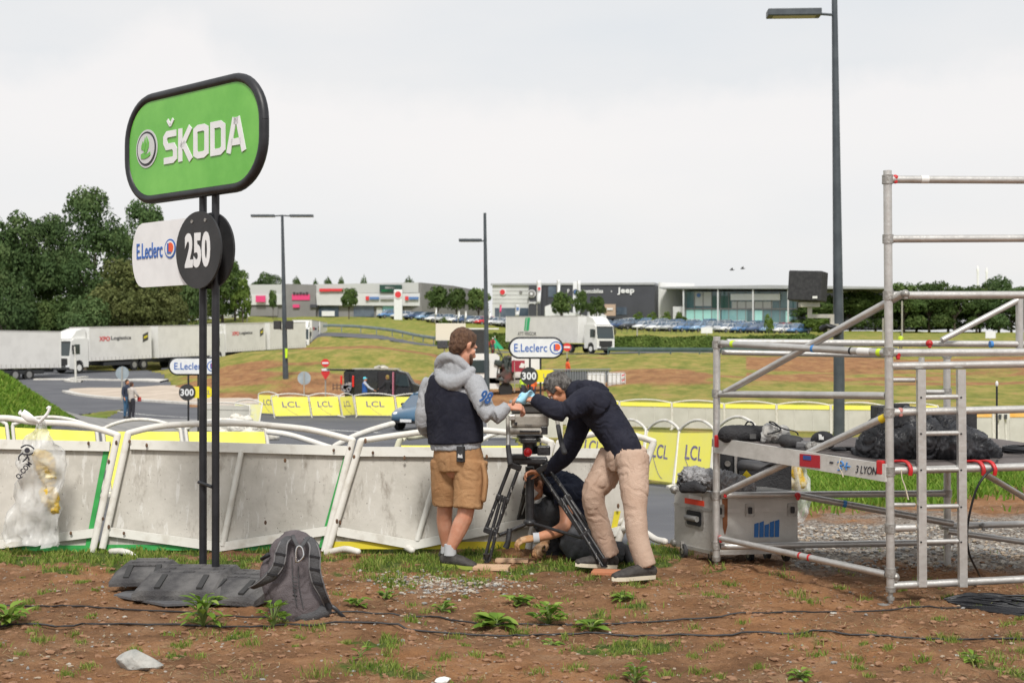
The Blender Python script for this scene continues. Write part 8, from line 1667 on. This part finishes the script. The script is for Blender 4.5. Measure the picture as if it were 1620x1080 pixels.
# stacks and birds
m_chim = M('chimney_white', (.85, .85, .86), .7)
for px, y0, lab in ((1547, 420, 'left of two pale slender towers on the horizon'), (1561, 423, 'right of two pale slender towers on the horizon')):
    o = b = MB(); b.limb([P(px, 470, 1500), P(px, y0 + 10, 1500), P(px, y0 + 7, 1500), P(px, y0, 1500)], [1.2, 1.1, 1.6, .3], seg=10, sub=1); oo = b.build('far_tower', m_chim, None); tag(oo, lab, 'tower', 'pale towers on the horizon')
for px, py, lab in ((1158, 427, 'left of two small birds above the glass showroom'), (1175, 425, 'right of two small birds above the glass showroom')):
    b = MB(); c = P(px, py, 120); b.limb([c + Vector((-.22, 0, 0)), c, c + Vector((.25, 0, .02))], [.03, .06, .02], seg=6); b.add([c + Vector(v) for v in ((-.05, 0, .02), (.08, 0, .02), (.0, -.45, .18), (.0, .45, .18), (-.1, -.4, .16), (-.1, .4, .16))], [(0, 1, 2), (0, 2, 4), (1, 0, 3), (0, 5, 3)]); oo = b.build('bird', m_dgrey, None); tag(oo, lab, 'bird', 'birds in the sky')
# ------------------------------------------------------------------ trees, hedges
def crown_mesh(name, lobes, n, leaf, mat, seed, holes=.0):
    r = np.random.default_rng(seed); vols = np.array([l[3] * l[4] * l[5] for l in lobes]) ** (2 / 3); idx = r.choice(len(lobes), n, p=vols / vols.sum()); L = np.array(lobes)[idx]
    d = r.normal(size=(n, 3)); d /= np.linalg.norm(d, axis=1)[:, None]; rad = r.uniform(.55, 1.0, n) ** .6; d[:, 2] = np.where(d[:, 2] < -.5, -d[:, 2] * .6, d[:, 2])
    c = L[:, :3] + d * L[:, 3:6] * rad[:, None]
    bm_ = fbm3(c, 1.0 / (leaf * 3.2), seed); keep = bm_ > np.quantile(bm_, .28); c = c[keep]; d = d[keep]; n = len(c); c += d * ((bm_[keep] - .5) * leaf * 3.5)[:, None]
    nrm = d + r.normal(size=(n, 3)) * .55; nrm /= np.linalg.norm(nrm, axis=1)[:, None]; t = np.cross(nrm, r.normal(size=(n, 3))); t /= np.linalg.norm(t, axis=1)[:, None]; b_ = np.cross(nrm, t); s = leaf * r.uniform(.5, 1.15, n)[:, None]
    V = np.stack([c - t * s, c - b_ * s * .55 + nrm * s * .1, c + t * s, c + b_ * s * .55], 1).reshape(-1, 3)
    me = bpy.data.meshes.new(name); fast_mesh(me, V, np.arange(n * 4).reshape(n, 4)); me.materials.append(mat); me.update(); return me
def foliage(name, a, b_, c, sc=.5):
    m = bpy.data.materials.new(name); m.use_nodes = True; t = m.node_tree; p = t.nodes['Principled BSDF']; p.inputs['Roughness'].default_value = .7; p.inputs['Specular IOR Level'].default_value = .15
    g = t.nodes.new('ShaderNodeNewGeometry'); r_ = t.nodes.new('ShaderNodeValToRGB'); e = r_.color_ramp.elements; e.new(.5)
    for q, (k, cc) in zip(e, ((.1, a), (.5, b_), (.95, c))): q.position = k; q.color = (*cc, 1)
    nz = t.nodes.new('ShaderNodeTexNoise'); nz.inputs['Scale'].default_value = sc; nz.inputs['Detail'].default_value = 3; t.links.new(g.outputs['Position'], nz.inputs[0])
    mx_ = t.nodes.new('ShaderNodeMath'); mx_.operation = 'MULTIPLY_ADD'; mx_.inputs[1].default_value = .45; t.links.new(g.outputs['Random Per Island'], mx_.inputs[0])
    ns = t.nodes.new('ShaderNodeMath'); ns.operation = 'MULTIPLY_ADD'; ns.inputs[1].default_value = 1.6; ns.inputs[2].default_value = -.52; t.links.new(nz.outputs[0], ns.inputs[0]); t.links.new(ns.outputs[0], mx_.inputs[2]); t.links.new(mx_.outputs[0], r_.inputs[0])
    oi = t.nodes.new('ShaderNodeObjectInfo'); hs = t.nodes.new('ShaderNodeHueSaturation'); mr = t.nodes.new('ShaderNodeMapRange'); mr.inputs[3].default_value = .8; mr.inputs[4].default_value = 1.2; t.links.new(oi.outputs['Random'], mr.inputs[0]); t.links.new(mr.outputs[0], hs.inputs['Value']); t.links.new(r_.outputs[0], hs.inputs['Color'])
    t.links.new(hs.outputs[0], p.inputs['Base Color']); tr = t.nodes.new('ShaderNodeBsdfTranslucent'); t.links.new(hs.outputs[0], tr.inputs[0]); ms_ = t.nodes.new('ShaderNodeMixShader'); ms_.inputs[0].default_value = .22; t.links.new(p.outputs[0], ms_.inputs[1]); t.links.new(tr.outputs[0], ms_.inputs[2]); t.links.new(ms_.outputs[0], t.nodes['Material Output'].inputs[0]); return m
f_dark = foliage('foliage_dark', (.045, .082, .030), (.08, .135, .046), (.14, .195, .075), .3); f_mid = foliage('foliage_mid', (.045, .08, .024), (.08, .13, .036), (.14, .19, .06), .35); f_olive = foliage('foliage_olive', (.07, .085, .030), (.11, .13, .042), (.17, .185, .07), .4); f_lite = foliage('foliage_light', (.06, .10, .02), (.11, .17, .035), (.18, .24, .06), .5)
m_bark = M('bark', (.08, .065, .05), .9, col2=(.13, .11, .09), vs=4)
def lob(r, W, H, n, low=.15):
    out = [(0, 0, H * .55, W * .33, W * .33, H * .36)]
    for k in range(n):
        a = r.uniform(0, 2 * math.pi); z = r.uniform(low, .92); prof_ = math.sin(math.pi * min(1, (z * .75 + .22))) ; q = W * .33 * prof_ * r.uniform(.6, 1.1); s = W * r.uniform(.12, .22)
        out.append((math.cos(a) * q, math.sin(a) * q, H * z, s, s, s * r.uniform(.7, 1.0)))
    return out
CM = {}
def tree_proto(key, W, H, n, leaf, mat, nl, low=.15, seed=0):
    r = random.Random(seed + 100); CM[key] = (crown_mesh('crown', lob(r, W, H, nl, low), n, leaf, mat, seed), W, H)
tree_proto('big1', 13, 18, 26000, .25, f_dark, 22, .10, 1); tree_proto('big2', 12, 15, 22000, .25, f_dark, 20, .08, 2); tree_proto('olive', 12, 12, 22000, .24, f_olive, 20, .04, 3); tree_proto('mid', 9, 9, 12000, .24, f_mid, 16, .12, 4); tree_proto('small', 5, 5.5, 3600, .24, f_mid, 11, .32, 5); tree_proto('bush', 4, 3, 2400, .20, f_lite, 9, .05, 6); tree_proto('mid2', 10, 8, 12000, .24, f_dark, 16, .05, 7)
def tree(key, px, d, W, H, label, rz=None, group=None, zoff=0, name='tree', trunk=True):
    me, w0, h0 = CM[key]; g = G(px, d, zoff); o = thing(name, label, 'tree' if name == 'tree' else 'bush', g, 0, group); c = bpy.data.objects.new('crown', me); C.objects.link(c); c.parent = o; c.scale = (W / w0, W / w0, H / h0); c.rotation_euler = (0, 0, random.uniform(0, 6.28) if rz is None else rz)
    if trunk:
        b = MB(); b.limb([g - UP * .2, g + UP * H * .3, g + UP * H * .6], [W * .028, W * .02, W * .01], seg=8, sub=2); tr = b.build('trunk', m_bark, o); b = MB()
        for k in range(5): a = k * 1.26; b.limb([g + UP * H * .28, g + Vector((math.cos(a) * W * .12, math.sin(a) * W * .12, H * .45)), g + Vector((math.cos(a) * W * .25, math.sin(a) * W * .25, H * .62))], [W * .013, W * .009, W * .004], seg=6, sub=2)
        b.sep('limb', m_bark, tr)
    return o
def T(key, px, d, wpx, ytop, label, **k):   # sized so that it reaches the row ytop and spans wpx
    g = G(px, d, k.get('zoff', 0)); H = EYE + (HOR - ytop) / F * d - g.z; return tree(key, px, d, wpx / F * d, H / .97, label, **k)
gw = 'trees of the wood at left'
T('big1', 150, 134, 150, 296, 'tallest dark tree of the wood, its top left of the green sign', group=gw, rz=.4)
T('big2', 40, 136, 150, 328, 'broad dark tree of the wood near the left edge', group=gw, rz=2)
T('big2', -30, 132, 150, 330, 'dark tree cut by the left picture edge', group=gw, rz=4)
T('big1', 95, 140, 130, 340, 'dark tree between the left-edge tree and the tallest one', group=gw, rz=1)
T('big1', 222, 140, 130, 318, 'dark tree directly behind the green sign', group=gw, rz=3)
T('olive', 205, 128, 160, 415, 'olive-green lower tree in front of the tallest dark tree', group=gw, rz=0)
T('olive', 262, 132, 100, 440, 'olive-green low tree left of the sign poles', group=gw, rz=2.4)
T('mid', 75, 126, 120, 470, 'low green tree above the first lorry', group=gw)
T('mid2', 10, 124, 120, 440, 'low dark tree above the trailer at the left edge', group=gw)
T('mid2', 135, 124, 110, 480, 'low dark tree above the lorry cab', group=gw)
T('mid2', 290, 150, 90, 400, 'dark tree behind the sign poles', group=gw)
T('mid', 352, 215, 90, 408, 'broad mid-green tree right of the sign poles', group='trees beyond the lorries'); T('mid2', 318, 205, 80, 396, 'tall tree directly behind the sign poles, beyond the lorries', group='trees beyond the lorries'); T('mid', 372, 222, 70, 424, 'mid-green tree between the broad one and the round one', group='trees beyond the lorries'); T('olive', 290, 200, 80, 420, 'olive tree between the wood and the sign poles', group='trees beyond the lorries')
T('bush', 384, 214, 42, 448, 'small round green tree right of the sign poles', group='trees beyond the lorries')
T('big2', 425, 300, 70, 428, 'far tree showing above the left end of the stores', group='trees beyond the lorries')
T('mid2', 320, 230, 60, 440, 'low dark tree behind the right sign pole', group='trees beyond the lorries')
for i, (x, w_, y) in enumerate(((520, 30, 447), (575, 16, 444), (540, 20, 446), (648, 26, 446), (470, 30, 446), (500, 18, 449))): T('mid2', x, 300, w_, y, 'small far treetop above the store roofs, %s' % ('left of the red sign', 'slim one above the blue sign', 'above the red sign', 'by the right parapet', 'above the entrance tower', 'just right of the entrance tower')[i], group='far treetops above the stores')
gs = 'young trees before the stores and showrooms'
for key, x, d, w_, y, lab in (('small', 432, 226, 18, 458, 'small round tree before the left end of the stores'), ('small', 552, 222, 34, 455, 'round tree before the middle of the stores'), ('small', 692, 218, 50, 452, 'bushy tree left of the slim street lamp'), ('small', 722, 220, 44, 455, 'tree between the bushy tree and the slim street lamp'), ('small', 757, 218, 52, 455, 'tree directly behind the slim street lamp'), ('small', 888, 216, 44, 461, 'round tree before the anthracite showroom, left of its lettering'), ('small', 943, 216, 32, 468, 'small tree before the anthracite showroom, below its lettering'), ('small', 918, 220, 26, 458, 'thin tree beside the tall white pylon')): T(key, x, d, w_, y, lab, group=gs)
gr_ = 'trees lining the field at right'
xs = [(1290, 90, 466), (1345, 96, 458), (1385, 80, 462), (1430, 90, 446), (1470, 84, 444), (1510, 80, 452), (1545, 70, 450), (1580, 90, 446), (1622, 80, 452), (1318, 60, 480)]
wl = ('first dark tree right of the glass showroom', 'right of the big lamp post', 'left of the front scaffold post', 'just right of the front scaffold post', 'behind the ladder frame', 'left of the pale towers', 'below the pale towers', 'behind the short scaffold upright', 'at the right picture edge', 'low one behind the big lamp post')
for (x, w_, y), lab in zip(xs, wl): T('mid' if x % 4 else 'mid2', x, 224, w_, y, 'tree lining the field, ' + lab, group=gr_)
for i, x in enumerate((1332, 1400, 1450, 1500, 1550, 1600)): T('mid', x, 230, 86, 474 + (i % 2) * 4, 'low tree filling the line behind the scaffold, %s' % ('behind the big lamp post', 'left of the front post', 'right of the front post', 'above the ladder frame', 'below the pale towers', 'at the far right')[i], group=gr_)
for i, (x, d, w_, y, lab) in enumerate(((1216, 190, 22, 501, 'light green bush in front of the parked cars'), (1290, 196, 60, 500, 'dark bush at the right end of the car park'), (705, 160, 36, 508, 'round hedge bush beside the cream sign board'))): T('bush', x, d, w_, y, lab, name='bush', trunk=False, group='bushes near the car park')
for i in range(4): T('bush', 1010 + i * 22, 226, 26, 496, 'bush before the pale showroom wall, %s' % ('leftmost', 'second from left', 'third from left', 'rightmost')[i], name='bush', trunk=False, group='bushes before the pale wall')
def hedge(label, pts, h_, wdt, mat, seed, n, leaf=.16, name='hedge'):
    r = np.random.default_rng(seed); seg = r.integers(0, len(pts) - 1, n); t = r.uniform(0, 1, n); px = np.array([pts[i][0] for i in seg]) * (1 - t) + np.array([pts[i + 1][0] for i in seg]) * t; d = np.array([pts[i][1] for i in seg]) * (1 - t) + np.array([pts[i + 1][1] for i in seg]) * t
    a = r.uniform(0, np.pi, n); x = (px - 810) / F * d; y = d + np.cos(a) * wdt * r.uniform(.7, 1, n); hh = h_ * (.8 + .4 * fbm(x * .5, y * .3, seed, 3)); z = hz0(x, y) + np.sin(a) * hh * r.uniform(.75, 1.05, n)
    c = np.stack([x, y, z], 1); nrm = np.stack([r.normal(0, .5, n), np.cos(a) + r.normal(0, .4, n), np.sin(a) + r.normal(0, .4, n)], 1); nrm /= np.linalg.norm(nrm, axis=1)[:, None]; tt = np.cross(nrm, r.normal(size=(n, 3))); tt /= np.linalg.norm(tt, axis=1)[:, None]; b_ = np.cross(nrm, tt); s = leaf * r.uniform(.6, 1.4, n)[:, None]
    V = np.stack([c - tt * s, c - b_ * s * .6, c + tt * s, c + b_ * s * .6], 1).reshape(-1, 3); o = mkobj(name, V, np.arange(n * 4).reshape(n, 4), mat); tag(o, label, 'hedge', 'clipped hedges along the upper road'); return o
hedge('long green hedge right of the white lorry', [(960, 152), (1060, 150), (1140, 148), (1240, 147), (1300, 147)], 1.6, 1.1, f_lite, 1, 26000, .13)
hedge('green hedge behind the lamp post, left of the white lorry', [(690, 158), (750, 157), (830, 156)], 1.7, 1.1, f_lite, 2, 14000, .13)
def samp_far(r, n):
    px = r.uniform(640, 1000, n); d = r.uniform(120, 122, n); return px, d, np.ones(n)
# car park fence
fnc = thing('car_park_fence', 'thin dark fence along the car park edge above the grass', 'fence', G(1100, 192)); b = MB()
for k in range(34): g = G(975 + k * 8.6, 192); b.tube(g, g + UP * 1.0, .03, 4)
ff_ = b.sep('fence_post', m_dgrey, fnc); b = MB(); L3 = [G(975 + k * 17.2, 192, .9) for k in range(17)]; b.limb(L3, [.025] * 17, seg=4, sub=1); L3 = [G(975 + k * 17.2, 192, .4) for k in range(17)]; b.limb(L3, [.02] * 17, seg=4, sub=1); b.sep('fence_wire', m_dgrey, fnc)
# thin air
hb = MB(); hb.box((0, 400, 18), (2400, 1300, 50)); hz_o = hb.build('haze', M('haze', (1, 1, 1)), None); hm = hz_o.data.materials[0]; tt_ = hm.node_tree; tt_.nodes.clear(); pv = tt_.nodes.new('ShaderNodeVolumePrincipled'); pv.inputs['Color'].default_value = (.92, .94, .97, 1); pv.inputs['Density'].default_value = .00032; oo = tt_.nodes.new('ShaderNodeOutputMaterial'); tt_.links.new(pv.outputs[0], oo.inputs['Volume']); hz_o['kind'] = 'stuff'
if not globals().get('HAZE', False): bpy.data.objects.remove(hz_o)
